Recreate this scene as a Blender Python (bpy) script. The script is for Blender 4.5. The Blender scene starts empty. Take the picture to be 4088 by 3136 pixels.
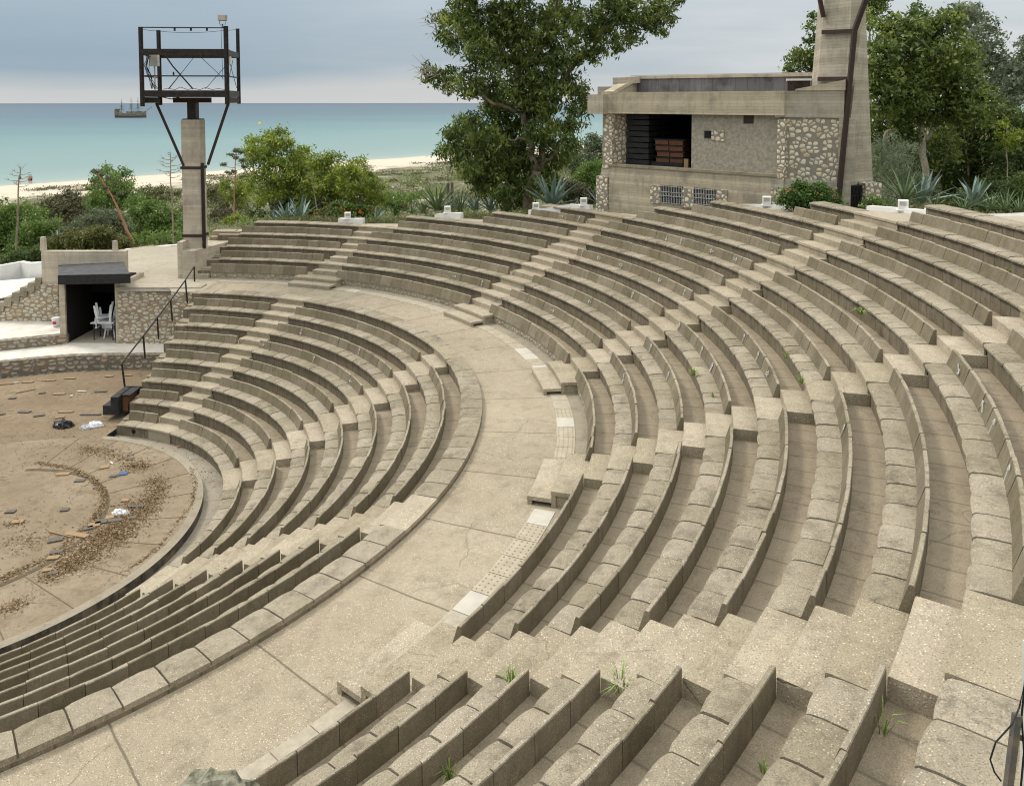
import bpy, math, random
import numpy as np
from math import sin, cos, pi, asin, atan2, hypot, radians
random.seed(7)
rng = np.random.default_rng(11)
scn = bpy.context.scene
COL = scn.collection

# ------------------------------------------------------------------ camera
F_PX, PITCH, PPY = 3194.37, 0.05749, -979.42
ZC = 15.7
cam_d = bpy.data.cameras.new('camera')
cam = bpy.data.objects.new('camera', cam_d)
COL.objects.link(cam)
cam.location = (0, 0, ZC)
cam.rotation_euler = (pi/2 - PITCH, 0, 0)
cam_d.sensor_width = 36
cam_d.lens = F_PX/4088*36
cam_d.shift_y = PPY/4088
cam_d.clip_start = 0.1
cam_d.clip_end = 20000
scn.camera = cam

# ------------------------------------------------------------------ light
scn.render.engine = 'CYCLES'
scn.cycles.filter_width = 1.1
scn.view_settings.view_transform = 'Standard'
scn.view_settings.look = 'None'
scn.view_settings.gamma = 1
scn.view_settings.exposure = 0.12
SUN_DIR = np.array([-0.58, 0.28, 0.765]); SUN_DIR /= np.linalg.norm(SUN_DIR)
sun_d = bpy.data.lights.new('sun', 'SUN')
sun_d.energy = 1.9
sun_d.angle = radians(12)
sun_d.color = (1.0, 0.935, 0.84)
sun = bpy.data.objects.new('sun', sun_d)
COL.objects.link(sun)
from mathutils import Vector
sun.rotation_euler = Vector(SUN_DIR).to_track_quat('Z', 'Y').to_euler()
sun.location = (-20, 10, 60)

world = bpy.data.worlds.new('World')
scn.world = world
world.use_nodes = True
wn, wl = world.node_tree.nodes, world.node_tree.links
wn.clear()
def W(t, **k):
    n = wn.new(t)
    for a, b in k.items(): setattr(n, a, b)
    return n
sky = W('ShaderNodeTexSky', sky_type='NISHITA')
sky.sun_disc = False
sky.sun_elevation = math.asin(SUN_DIR[2])
sky.sun_rotation = atan2(SUN_DIR[0], SUN_DIR[1])
sky.air_density = 1.0; sky.dust_density = 3.0
bg1 = W('ShaderNodeBackground'); bg1.inputs[1].default_value = 0.08
wl.new(sky.outputs[0], bg1.inputs[0])
tc = W('ShaderNodeTexCoord')
sep = W('ShaderNodeSeparateXYZ'); wl.new(tc.outputs['Generated'], sep.inputs[0])
def wmath(op, a, b=None, c=None):
    n = W('ShaderNodeMath', operation=op)
    for i, v in enumerate((a, b, c)):
        if v is None: continue
        if isinstance(v, (int, float)): n.inputs[i].default_value = v
        else: wl.new(v, n.inputs[i])
    return n.outputs[0]
def wramp(fac, stops):
    r = W('ShaderNodeValToRGB'); e = r.color_ramp.elements
    while len(e) < len(stops): e.new(0.5)
    for i, (p, c) in enumerate(stops): e[i].position = p; e[i].color = (*c, 1)
    wl.new(fac, r.inputs[0]); return r.outputs[0]
def wmix(fac, a, b):
    m = W('ShaderNodeMix', data_type='RGBA')
    for i, v in ((0, fac), (6, a), (7, b)):
        if isinstance(v, (int, float)): m.inputs[i].default_value = v
        elif isinstance(v, tuple): m.inputs[i].default_value = (*v, 1)
        else: wl.new(v, m.inputs[i])
    return m.outputs[2]
zz = sep.outputs[2]
# cloud layer: direction projected on a high deck, so streaks get thinner towards the horizon
den = wmath('ADD', wmath('MAXIMUM', zz, 0.0), 0.06)
px_ = wmath('DIVIDE', sep.outputs[0], den); py_ = wmath('DIVIDE', sep.outputs[1], den)
cmb = W('ShaderNodeCombineXYZ'); wl.new(px_, cmb.inputs[0]); wl.new(py_, cmb.inputs[1])
n1 = W('ShaderNodeTexNoise'); n1.inputs['Scale'].default_value = 0.55; n1.inputs['Detail'].default_value = 5; n1.inputs['Roughness'].default_value = 0.55
mp = W('ShaderNodeMapping'); mp.inputs['Scale'].default_value = (0.45, 1.3, 1); mp.inputs['Rotation'].default_value = (0, 0, 0.25)
wl.new(cmb.outputs[0], mp.inputs[0]); wl.new(mp.outputs[0], n1.inputs[0])
right = wmath('MULTIPLY_ADD', sep.outputs[0], 1.1, 0.42)      # storm cloud out over the sea on the left, paler to the right
cl = wmix(wmath('MINIMUM', wmath('MAXIMUM', right, 0.0), 1.0), (0.285, 0.385, 0.470), (0.560, 0.605, 0.630))
streak = wramp(n1.outputs[0], [(0.35, (0, 0, 0)), (0.70, (1, 1, 1))])
lift = wramp(zz, [(0.055, (0, 0, 0)), (0.125, (1, 1, 1))])
rc = wmath('MINIMUM', wmath('MAXIMUM', right, 0.12), 1.0)
cl = wmix(wmath('MULTIPLY', lift, 0.22), cl, (0.58, 0.68, 0.76))
n3 = W('ShaderNodeTexNoise'); n3.inputs['Scale'].default_value = 1.3; n3.inputs['Detail'].default_value = 6; n3.inputs['Roughness'].default_value = 0.6
mp3 = W('ShaderNodeMapping'); mp3.inputs['Scale'].default_value = (1.6, 1.6, 9); mp3.inputs['Rotation'].default_value = (0.03, 0.05, 0)
wl.new(tc.outputs['Generated'], mp3.inputs[0]); wl.new(mp3.outputs[0], n3.inputs[0])
soft = wramp(n3.outputs[0], [(0.42, (0, 0, 0)), (0.66, (1, 1, 1))])
cl = wmix(wmath('MULTIPLY', wmath('MULTIPLY', soft, rc), 0.70), cl, (0.74, 0.75, 0.76))
cl = wmix(wmath('MULTIPLY', wmath('MULTIPLY', streak, rc), 0.35), cl, (0.78, 0.78, 0.77))
# cream band of clear air above the sea horizon, ragged
n2 = W('ShaderNodeTexNoise'); n2.inputs['Scale'].default_value = 2.2; n2.inputs['Detail'].default_value = 3
mp2 = W('ShaderNodeMapping'); mp2.inputs['Scale'].default_value = (1.2, 1.2, 6)
wl.new(tc.outputs['Generated'], mp2.inputs[0]); wl.new(mp2.outputs[0], n2.inputs[0])
hz = wmath('ADD', zz, wmath('MULTIPLY', wmath('SUBTRACT', n2.outputs[0], 0.5), 0.05))
band = wramp(wmath('MULTIPLY', hz, 10.0), [(0.0, (1, 1, 1)), (0.16, (0.85, 0.85, 0.85)), (0.42, (0, 0, 0))])
cl = wmix(wmath('MULTIPLY', band, 0.85), cl, (0.650, 0.650, 0.625))
up_ = wmath('MINIMUM', wmath('MAXIMUM', wmath('MULTIPLY', wmath('SUBTRACT', zz, 0.22), 2.5), 0.0), 1.0)
cl = wmix(wmath('MULTIPLY', up_, 0.85), cl, (0.68, 0.67, 0.63))
zen = wramp(zz, [(0.22, (1, 1, 1)), (0.75, (1.0, 1.0, 1.0))])
bright = wmath('MULTIPLY_ADD', wmath('MINIMUM', wmath('MAXIMUM', wmath('MULTIPLY', wmath('SUBTRACT', zz, 0.2), 2.0), 0.0), 1.0), 1.5, 1.0)
bg2 = W('ShaderNodeBackground')
wl.new(cl, bg2.inputs[0]); wl.new(bright, bg2.inputs[1])
mixs = W('ShaderNodeMixShader'); mixs.inputs[0].default_value = 0.93
wl.new(bg1.outputs[0], mixs.inputs[1]); wl.new(bg2.outputs[0], mixs.inputs[2])
wo = W('ShaderNodeOutputWorld'); wl.new(mixs.outputs[0], wo.inputs[0])

# ------------------------------------------------------------------ measuring helpers (survey of the photo, source pixels 4088 x 3136)
_c, _s = cos(PITCH), sin(PITCH)
def ray(u, v):
    V = (v - 1568 - PPY)/F_PX
    return np.array([(u - 2044)/F_PX, _c - V*_s, -_s - V*_c])
O = np.array([0, 0, ZC])
def G(u, v, z): d = ray(u, v); return d*((z - ZC)/d[2]) + O
def A(u, v, y): d = ray(u, v); return d*(y/d[1]) + O
def hx(u, v, x): d = ray(u, v); return d*(x/d[0]) + O
def plane_hit(u, v, p, n): d = ray(u, v); return d*(np.dot(np.array(p) - O, n)/np.dot(d, n)) + O

# ------------------------------------------------------------------ mesh builder
class MB:
    def __init__(s): s.v = []; s.f = []; s.uv = []; s.t = []; s.has_uv = False
    def quad(s, a, b, c, d, uv=None, t=None):
        i = len(s.v); s.v += [a, b, c, d]; s.f.append((i, i+1, i+2, i+3)); s.uv.append(uv); s.t.append(t)
        if uv: s.has_uv = True
    def add(s, vs, fs, t=None):
        i = len(s.v); s.v += [tuple(x) for x in vs]
        for f in fs: s.f.append(tuple(i+k for k in f)); s.uv.append(None); s.t.append(t)
    def box(s, c, d, rz=0, t=None, taper=1.0, shear=(0, 0)):
        cx, cy, cz = c; dx, dy, dz = d[0]/2, d[1]/2, d[2]/2; vs = []
        for k, (z, m, q) in enumerate(((-dz, 1, 0), (dz, taper, 1))):
            for x, y in ((-dx, -dy), (dx, -dy), (dx, dy), (-dx, dy)):
                X, Y = x*m + q*shear[0], y*m + q*shear[1]
                vs.append((cx + X*cos(rz) - Y*sin(rz), cy + X*sin(rz) + Y*cos(rz), cz + z))
        s.add(vs, [(3, 2, 1, 0), (4, 5, 6, 7), (0, 1, 5, 4), (1, 2, 6, 5), (2, 3, 7, 6), (3, 0, 4, 7)], t)
    def beam(s, p, q, w, h, t=None, up=(0, 0, 1)):
        p = np.array(p, float); q = np.array(q, float); d = q - p; d /= np.linalg.norm(d)
        u = np.array(up, float)
        if abs(np.dot(u, d)) > .95: u = np.array([1., 0, 0])
        a = np.cross(d, u); a /= np.linalg.norm(a); b = np.cross(a, d)
        vs = [x + a*i*w/2 + b*j*h/2 for x in (p, q) for i, j in ((-1, -1), (1, -1), (1, 1), (-1, 1))]
        s.add(vs, [(0, 1, 2, 3), (7, 6, 5, 4), (4, 5, 1, 0), (5, 6, 2, 1), (6, 7, 3, 2), (7, 4, 0, 3)], t)
    def tube(s, pts, r, n=7, t=None, cap=True):
        pts = [np.array(p, float) for p in pts]
        rs = r if isinstance(r, (list, tuple, np.ndarray)) else [r]*len(pts)
        base = len(s.v); ref = np.array([0.31, 0.17, 0.93])
        for i, p in enumerate(pts):
            d = pts[min(i+1, len(pts)-1)] - pts[max(i-1, 0)]
            L = np.linalg.norm(d); d = d/L if L > 1e-9 else np.array([0, 0, 1.])
            a = np.cross(d, ref); la = np.linalg.norm(a)
            a = a/la if la > 1e-3 else np.array([1., 0, 0]); b = np.cross(d, a)
            for k in range(n):
                w = 2*pi*k/n; s.v.append(tuple(p + rs[i]*(a*cos(w) + b*sin(w))))
        for i in range(len(pts)-1):
            for k in range(n):
                j = base + i*n; k2 = (k+1) % n
                s.f.append((j+k, j+k2, j+n+k2, j+n+k)); s.uv.append(None); s.t.append(t)
        if cap:
            s.f.append(tuple(base + k for k in range(n))[::-1]); s.uv.append(None); s.t.append(t)
            s.f.append(tuple(base + (len(pts)-1)*n + k for k in range(n))); s.uv.append(None); s.t.append(t)
    def prism(s, poly, z0, z1, t=None):
        n = len(poly)
        vs = [(x, y, z0) for x, y in poly] + [(x, y, z1) for x, y in poly]
        s.add(vs, [tuple(range(n))[::-1], tuple(range(n, 2*n))] + [(i, (i+1) % n, n+(i+1) % n, n+i) for i in range(n)], t)
    def loft(s, rings, t=None, cap=True):
        n = len(rings[0]); vs = [tuple(p) for r in rings for p in r]; fs = []
        for i in range(len(rings)-1):
            for k in range(n): fs.append((i*n+k, i*n+(k+1) % n, (i+1)*n+(k+1) % n, (i+1)*n+k))
        if cap: fs += [tuple(range(n))[::-1], tuple(range((len(rings)-1)*n, len(rings)*n))]
        s.add(vs, fs, t)
    def build(s, name, mat, parent=None, loc=None, smooth=False, bevel=0, kind=None, mat2=None):
        mi = [1 if (t is not None and t >= 10) else 0 for t in s.t]; s.t = [t - 10 if (t is not None and t >= 10) else t for t in s.t]
        if parent is not None: o0 = np.array(parent.get('_w', (0, 0, 0)))
        elif loc is not None: o0 = np.array(loc, float)
        else: o0 = np.zeros(3)
        me = bpy.data.meshes.new(name)
        V = np.array(s.v, float) - o0
        me.from_pydata(V.tolist(), [], s.f)
        if any(t is not None for t in s.t):
            at = me.attributes.new('tint', 'FLOAT', 'FACE')
            at.data.foreach_set('value', np.array([0.5 if t is None else t for t in s.t], dtype=np.float32))
        uvl = me.uv_layers.new(name='UVMap')
        P = np.array(s.v, float); out = []
        for f, uv in zip(s.f, s.uv):
            if uv: out += list(uv); continue
            a, b, c = P[f[0]], P[f[1]], P[f[2]]
            nn = np.cross(b - a, c - b)
            if abs(nn[2]) > 0.7*np.linalg.norm(nn): out += [(P[i][0], P[i][1]) for i in f]
            else:
                tx = np.array([-nn[1], nn[0]]); L = np.linalg.norm(tx); tx = tx/L if L > 1e-9 else np.array([1., 0])
                if abs(tx[0]) > abs(tx[1]) and tx[0] < 0 or abs(tx[1]) >= abs(tx[0]) and tx[1] < 0: tx = -tx
                out += [(P[i][0]*tx[0] + P[i][1]*tx[1], P[i][2]) for i in f]
        uvl.data.foreach_set('uv', np.array(out, dtype=np.float32).ravel())
        me.materials.append(mat)
        if mat2 is not None: me.materials.append(mat2); me.polygons.foreach_set('material_index', mi)
        if smooth: me.polygons.foreach_set('use_smooth', [True]*len(me.polygons))
        me.update()
        ob = bpy.data.objects.new(name, me); COL.objects.link(ob)
        if parent is not None: ob.parent = parent
        else: ob.location = o0
        ob['_w'] = tuple(float(x) for x in o0)
        if bevel:
            m = ob.modifiers.new('bevel', 'BEVEL'); m.width = bevel; m.segments = 2; m.limit_method = 'ANGLE'; m.angle_limit = radians(40)
        if kind: ob['kind'] = kind
        return ob
def tag(o, label, cat, group=None, kind=None):
    o['label'] = label; o['category'] = cat
    if group: o['group'] = group
    if kind: o['kind'] = kind
    return o
def thing(name, label, cat, loc, group=None):
    o = bpy.data.objects.new(name, None); COL.objects.link(o)
    o.empty_display_size = 0.2
    o.location = tuple(float(x) for x in loc); o['_w'] = tuple(float(x) for x in loc)
    return tag(o, label, cat, group)

# ------------------------------------------------------------------ materials
def new_mat(name):
    m = bpy.data.materials.new(name); m.use_nodes = True
    nt = m.node_tree; nt.nodes.clear()
    out = nt.nodes.new('ShaderNodeOutputMaterial'); b = nt.nodes.new('ShaderNodeBsdfPrincipled')
    nt.links.new(b.outputs[0], out.inputs[0])
    return m, nt, b
class NT:
    def __init__(s, nt): s.nt = nt; s.n = nt.nodes; s.l = nt.links
    def set(s, node, i, v):
        if v is None: return
        if isinstance(v, (int, float)): node.inputs[i].default_value = v
        elif isinstance(v, (tuple, list)): node.inputs[i].default_value = (*v, 1) if len(v) == 3 and node.inputs[i].type == 'RGBA' else tuple(v)
        else: s.l.new(v, node.inputs[i])
    def math(s, op, a, b=None, c=None, clamp=False):
        n = s.n.new('ShaderNodeMath'); n.operation = op; n.use_clamp = clamp
        for i, v in enumerate((a, b, c)): s.set(n, i, v)
        return n.outputs[0]
    def mix(s, f, a, b, mode='MIX'):
        n = s.n.new('ShaderNodeMix'); n.data_type = 'RGBA'; n.blend_type = mode
        s.set(n, 0, f); s.set(n, 6, a); s.set(n, 7, b); return n.outputs[2]
    def ramp(s, f, stops):
        n = s.n.new('ShaderNodeValToRGB'); e = n.color_ramp.elements
        while len(e) < len(stops): e.new(.5)
        for i, (p, c) in enumerate(stops):
            if isinstance(c, (int, float)): c = (c, c, c)
            e[i].position = p; e[i].color = (*c, 1)
        s.l.new(f, n.inputs[0]); return n.outputs[0]
    def pos(s): return s.n.new('ShaderNodeNewGeometry').outputs['Position']
    def uv(s): n = s.n.new('ShaderNodeUVMap'); n.uv_map = 'UVMap'; return n.outputs[0]
    def attr(s, a): n = s.n.new('ShaderNodeAttribute'); n.attribute_name = a; return n
    def map(s, v, sc, loc=(0, 0, 0)):
        n = s.n.new('ShaderNodeMapping'); n.inputs['Scale'].default_value = sc; n.inputs['Location'].default_value = loc
        s.l.new(v, n.inputs[0]); return n.outputs[0]
    def noise(s, v, sc, det=4, rough=.55, dim='3D'):
        n = s.n.new('ShaderNodeTexNoise'); n.noise_dimensions = dim
        n.inputs['Scale'].default_value = sc; n.inputs['Detail'].default_value = det; n.inputs['Roughness'].default_value = rough
        s.l.new(v, n.inputs['Vector']); return n.outputs[0]
    def vor(s, v, sc, feat='F1', rnd=1.0, dim='3D'):
        n = s.n.new('ShaderNodeTexVoronoi'); n.feature = feat; n.voronoi_dimensions = dim
        n.inputs['Scale'].default_value = sc; n.inputs['Randomness'].default_value = rnd
        s.l.new(v, n.inputs['Vector']); return n
    def bump(s, h, st, dist, b):
        n = s.n.new('ShaderNodeBump'); n.inputs['Strength'].default_value = st; n.inputs['Distance'].default_value = dist
        s.l.new(h, n.inputs['Height']); s.l.new(n.outputs[0], b.inputs['Normal'])
    def sepz(s, v):
        n = s.n.new('ShaderNodeSeparateXYZ'); s.l.new(v, n.inputs[0]); return n.outputs

def concrete(name, c_lo, c_hi, speck=.5, spot_sc=52, dirt=.4, dirt_c=(.082, .067, .043), streak=0.0, tint=.18, joints=None, rough=.93, big=.6, bump=.5, jdark=.45, crack=0, pmin=.15):
    """weathered washed-aggregate concrete: pale pebbles, blotches, dark lichen, drip streaks"""
    m, nt, b = new_mat(name); T = NT(nt); P = T.pos()
    n_big = T.noise(P, big, 5, .6)
    n_mid = T.noise(P, 5.0, 6, .65)
    col = T.mix(T.ramp(n_big, [(.30, 0), (.68, 1)]), c_lo, c_hi)
    col = T.mix(T.math('MULTIPLY', T.ramp(n_mid, [(.35, 0), (.75, 1)]), .35), col, tuple(x*.72 for x in c_lo))
    v = T.vor(P, spot_sc)
    vc = T.sepz(v.outputs['Color'])
    keep = T.math('GREATER_THAN', vc[0], .55)
    spot = T.math('MULTIPLY', T.ramp(v.outputs['Distance'], [(.22, 1), (.42, 0)]), keep)
    patch = T.ramp(T.noise(P, 1.3, 4), [(.38, pmin), (.60, 1)])
    spot = T.math('MULTIPLY', T.math('MULTIPLY', spot, patch), speck)
    pale = T.mix(vc[1], (.80, .75, .62), (.62, .50, .34))
    col = T.mix(spot, col, pale)
    v2 = T.vor(P, spot_sc*1.1)
    dk = T.math('MULTIPLY', T.ramp(v2.outputs['Distance'], [(.16, 1), (.34, 0)]), T.math('GREATER_THAN', T.sepz(v2.outputs['Color'])[1], .55))
    col = T.mix(T.math('MULTIPLY', dk, .75*min(1, speck+.3)), col, tuple(x*.38 for x in c_lo))
    gr_ = T.noise(P, 70, 3, .8)
    col = T.mix(T.math('MULTIPLY', T.ramp(gr_, [(.40, 1), (.58, 0)]), .52), col, tuple(x*.42 for x in c_lo))
    li = T.math('MULTIPLY', T.ramp(T.noise(P, 9, 6, .75), [(.54, 0), (.62, 1)]), T.ramp(T.noise(P, .9, 3), [(.42, 0), (.60, 1)]))
    col = T.mix(T.math('MULTIPLY', li, dirt*1.1, clamp=True), col, tuple(x*.32 for x in c_lo))
    n_d = T.noise(P, 2.3, 7, .7)
    col = T.mix(T.math('MULTIPLY', T.ramp(n_d, [(.50, 0), (.66, 1)]), dirt), col, dirt_c)
    h = T.math('ADD', T.math('MULTIPLY', n_mid, .5), T.math('MULTIPLY', spot, .5))
    if crack:
        cn = nt.nodes.new('ShaderNodeTexNoise'); cn.inputs['Scale'].default_value = 2.2; cn.inputs['Detail'].default_value = 6; nt.links.new(P, cn.inputs['Vector'])
        va = nt.nodes.new('ShaderNodeVectorMath'); va.operation = 'MULTIPLY_ADD'; nt.links.new(cn.outputs['Color'], va.inputs[0]); va.inputs[1].default_value = (.5, .5, .5); nt.links.new(P, va.inputs[2])
        cv_ = T.vor(va.outputs[0], .42, 'DISTANCE_TO_EDGE')
        ck = T.math('MULTIPLY', T.ramp(cv_.outputs['Distance'], [(.001, 1), (.006, 0)]), T.ramp(T.noise(P, .5, 2), [(.50, 0), (.58, 1)]))
        col = T.mix(T.math('MULTIPLY', ck, crack), col, tuple(x*.30 for x in c_lo)); h = T.math('SUBTRACT', h, ck)
    if streak:
        U = T.uv(); n_s = T.noise(T.map(U, (4.5, 1.0, 1)), 1.6, 6, .72, '2D')
        col = T.mix(T.math('MULTIPLY', T.ramp(n_s, [(.42, 0), (.66, 1)]), streak), col, dirt_c)
        n_g = T.noise(T.map(U, (1.1, 1.6, 1), (3, 5, 0)), 1.5, 4, .6, '2D')
        col = T.mix(T.math('MULTIPLY', T.ramp(n_g, [(.52, 0), (.72, 1)]), streak*.6), col, (.30, .235, .13))
    if joints:
        U = T.sepz(T.uv()); wob = T.math('MULTIPLY', T.math('SUBTRACT', T.noise(P, 3.0, 2), .5), .03)
        d = None
        for ax, per in zip((0, 1), joints):
            if not per: continue
            fr = T.math('FRACT', T.math('DIVIDE', T.math('ADD', U[ax], wob), per))
            e = T.math('MULTIPLY', T.math('MINIMUM', fr, T.math('SUBTRACT', 1.0, fr)), per)
            d = e if d is None else T.math('MINIMUM', d, e)
        jt = T.ramp(T.math('MULTIPLY', d, 20), [(.12, 1), (.40, 0)])
        col = T.mix(T.math('MULTIPLY', jt, jdark*1.5, clamp=True), col, tuple(x*.28 for x in c_lo))
        h = T.math('SUBTRACT', h, T.math('MULTIPLY', jt, .6))
    if tint:
        a = T.attr('tint')
        f = T.math('MULTIPLY_ADD', T.math('SUBTRACT', a.outputs['Fac'], .5), tint*2, 1.0)
        g = nt.nodes.new('ShaderNodeCombineColor')
        nt.links.new(f, g.inputs[0]); nt.links.new(f, g.inputs[1]); nt.links.new(T.math('MULTIPLY_ADD', T.math('SUBTRACT', a.outputs['Fac'], .5), tint*2.6, 1.0), g.inputs[2])
        col = T.mix(1.0, col, g.outputs[0], 'MULTIPLY')
    nt.links.new(col, b.inputs['Base Color']); b.inputs['Roughness'].default_value = rough
    b.inputs['Specular IOR Level'].default_value = .25
    T.bump(h, bump, .02, b)
    return m

def boards(name, c1, c2, stain=.5, stain_c=(.10, .095, .085), h_=.11, vert=False):
    """board-marked cast concrete"""
    m, nt, b = new_mat(name); T = NT(nt); U = T.uv(); P = T.pos()
    s = T.sepz(U); row = T.math('FLOOR', T.math('DIVIDE', s[0 if vert else 1], h_))
    wn_ = nt.nodes.new('ShaderNodeTexWhiteNoise'); wn_.noise_dimensions = '1D'; nt.links.new(row, wn_.inputs['W'])
    fr = T.math('FRACT', T.math('DIVIDE', s[0 if vert else 1], h_))
    line = T.ramp(fr, [(.0, 1), (.07, 0)])
    grain = T.noise(T.map(U, (1.2, 22, 1) if not vert else (22, 1.2, 1)), 1.6, 5, .6, '2D')
    col = T.mix(T.math('ADD', T.math('MULTIPLY', wn_.outputs['Value'], .55), T.math('MULTIPLY', grain, .5)), c1, c2)
    col = T.mix(T.math('MULTIPLY', line, .55), col, tuple(x*.45 for x in c1))
    n_d = T.noise(P, 1.1, 7, .68)
    col = T.mix(T.math('MULTIPLY', T.ramp(n_d, [(.48, 0), (.64, 1)]), stain), col, stain_c)
    n_s = T.noise(T.map(U, (5, .7, 1)), 1.3, 5, .65, '2D')
    col = T.mix(T.math('MULTIPLY', T.ramp(n_s, [(.50, 0), (.70, 1)]), stain*.6), col, stain_c)
    nt.links.new(col, b.inputs['Base Color']); b.inputs['Roughness'].default_value = .92
    b.inputs['Specular IOR Level'].default_value = .2
    T.bump(T.math('ADD', T.math('MULTIPLY', grain, .5), T.math('MULTIPLY', line, -.7)), .5, .015, b)
    return m

def rubble(name, mortar, s1, s2, sc=(4.2, 6.0), gap=.10, rnd=.85, dirty=.3):
    """rubble masonry, stones bedded in grey mortar (UV in metres)"""
    m, nt, b = new_mat(name); T = NT(nt)
    U0 = T.uv()
    wob = nt.nodes.new('ShaderNodeTexNoise'); wob.noise_dimensions = '2D'; wob.inputs['Scale'].default_value = 5; wob.inputs['Detail'].default_value = 3
    nt.links.new(U0, wob.inputs['Vector'])
    vm = nt.nodes.new('ShaderNodeVectorMath'); vm.operation = 'MULTIPLY_ADD'
    nt.links.new(wob.outputs['Color'], vm.inputs[0]); vm.inputs[1].default_value = (.07, .07, 0); nt.links.new(U0, vm.inputs[2])
    U = T.map(vm.outputs[0], (sc[0], sc[1], 1))
    ve = T.vor(U, 1.0, 'DISTANCE_TO_EDGE', rnd, '2D'); vc = T.vor(U, 1.0, 'F1', rnd, '2D'); vm2 = T.vor(U, 1.0, 'F1', rnd, '2D'); vm2.distance = 'MINKOWSKI'; vm2.inputs['Exponent'].default_value = 2.6
    rr = T.sepz(vc.outputs['Color'])
    thr = T.math('MULTIPLY_ADD', rr[2], .10, gap)
    st = T.math('MULTIPLY', T.math('SUBTRACT', ve.outputs['Distance'], T.math('MULTIPLY', thr, .72)), 26, clamp=True)
    st = T.math('MINIMUM', st, T.math('MULTIPLY', T.math('SUBTRACT', T.math('MULTIPLY_ADD', rr[1], .16, .36), vm2.outputs['Distance']), 22, clamp=True))
    stone = T.mix(rr[0], s1, s2)
    stone = T.mix(T.math('MULTIPLY', rr[1], .38), stone, tuple(x*.55 for x in s1))
    stone = T.mix(T.math('MULTIPLY', T.math('GREATER_THAN', rr[1], .86), .40), stone, (.52, .33, .15))
    fine = T.noise(U0, 24, 5, .6, '2D')
    stone = T.mix(T.math('MULTIPLY', T.ramp(fine, [(.4, 0), (.8, 1)]), .35), stone, tuple(x*.5 for x in s1))
    mo = T.mix(T.noise(U0, 9, 4, .6, '2D'), tuple(x*.7 for x in mortar), tuple(x*1.25 for x in mortar))
    col = T.mix(st, mo, stone)
    n_d = T.noise(U0, 1.6, 6, .7, '2D')
    col = T.mix(T.math('MULTIPLY', T.ramp(n_d, [(.48, 0), (.66, 1)]), dirty), col, (.09, .08, .065))
    nt.links.new(col, b.inputs['Base Color']); b.inputs['Roughness'].default_value = .9
    dome = T.math('MULTIPLY', T.math('MINIMUM', T.math('SUBTRACT', ve.outputs['Distance'], thr), .25), 4)
    T.bump(T.math('ADD', T.math('MULTIPLY', dome, st), T.math('MULTIPLY', fine, .15)), .8, .03, b)
    return m

def plain(name, c, rough=.7, metal=0, var=.25, sc=6, c2=None, spec=.4, bump=0):
    m, nt, b = new_mat(name); T = NT(nt)
    n = T.noise(T.pos(), sc, 5, .6)
    c2 = c2 or tuple(x*(1-var) for x in c)
    nt.links.new(T.mix(T.ramp(n, [(.35, 0), (.68, 1)]), c, c2), b.inputs['Base Color'])
    b.inputs['Roughness'].default_value = rough; b.inputs['Metallic'].default_value = metal
    b.inputs['Specular IOR Level'].default_value = spec
    if bump: T.bump(n, bump, .02, b)
    return m

def leaf_mat(name, c_dark, c_mid, c_light, tr=.35):
    m = bpy.data.materials.new(name); m.use_nodes = True; nt = m.node_tree; nt.nodes.clear(); T = NT(nt)
    a = T.attr('tint').outputs['Fac']
    col = T.ramp(a, [(0, c_dark), (.5, c_mid), (1, c_light)])
    d = nt.nodes.new('ShaderNodeBsdfDiffuse'); t = nt.nodes.new('ShaderNodeBsdfTranslucent'); g = nt.nodes.new('ShaderNodeBsdfGlossy')
    g.inputs['Roughness'].default_value = .45; g.inputs['Color'].default_value = (.8, .85, .8, 1)
    nt.links.new(col, d.inputs[0]); nt.links.new(col, t.inputs[0])
    m1 = nt.nodes.new('ShaderNodeMixShader'); m1.inputs[0].default_value = tr
    nt.links.new(d.outputs[0], m1.inputs[1]); nt.links.new(t.outputs[0], m1.inputs[2])
    m2 = nt.nodes.new('ShaderNodeMixShader'); m2.inputs[0].default_value = .045
    nt.links.new(m1.outputs[0], m2.inputs[1]); nt.links.new(g.outputs[0], m2.inputs[2])
    o = nt.nodes.new('ShaderNodeOutputMaterial'); nt.links.new(m2.outputs[0], o.inputs[0])
    return m

M = {}
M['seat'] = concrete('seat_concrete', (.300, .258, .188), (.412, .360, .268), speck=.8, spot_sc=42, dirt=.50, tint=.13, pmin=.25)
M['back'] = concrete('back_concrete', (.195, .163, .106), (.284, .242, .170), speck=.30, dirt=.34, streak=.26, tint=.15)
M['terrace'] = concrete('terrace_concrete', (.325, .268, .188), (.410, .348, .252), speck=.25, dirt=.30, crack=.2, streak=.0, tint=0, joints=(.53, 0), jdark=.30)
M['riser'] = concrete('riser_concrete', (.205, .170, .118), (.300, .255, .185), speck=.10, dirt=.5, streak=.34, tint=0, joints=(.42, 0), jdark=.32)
M['step'] = concrete('step_concrete', (.375, .318, .228), (.485, .420, .312), speck=1.0, spot_sc=34, dirt=.30, crack=.22, pmin=.55, tint=.13)
M['diazoma'] = concrete('diazoma_concrete', (.355, .298, .212), (.470, .402, .298), speck=1.0, spot_sc=34, dirt=.26, crack=.32, pmin=.45, tint=0, joints=(1.921, 0), big=.35, jdark=.5)
M['paving'] = concrete('paving_concrete', (.42, .37, .285), (.51, .455, .36), speck=.25, dirt=.15, tint=0, joints=(2.0, 2.0), big=.4, jdark=.25)
M['stage'] = concrete('stage_concrete', (.215, .158, .098), (.365, .288, .195), speck=.15, dirt=.75, crack=.6, dirt_c=(.16, .12, .08), tint=0, big=.45)
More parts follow.
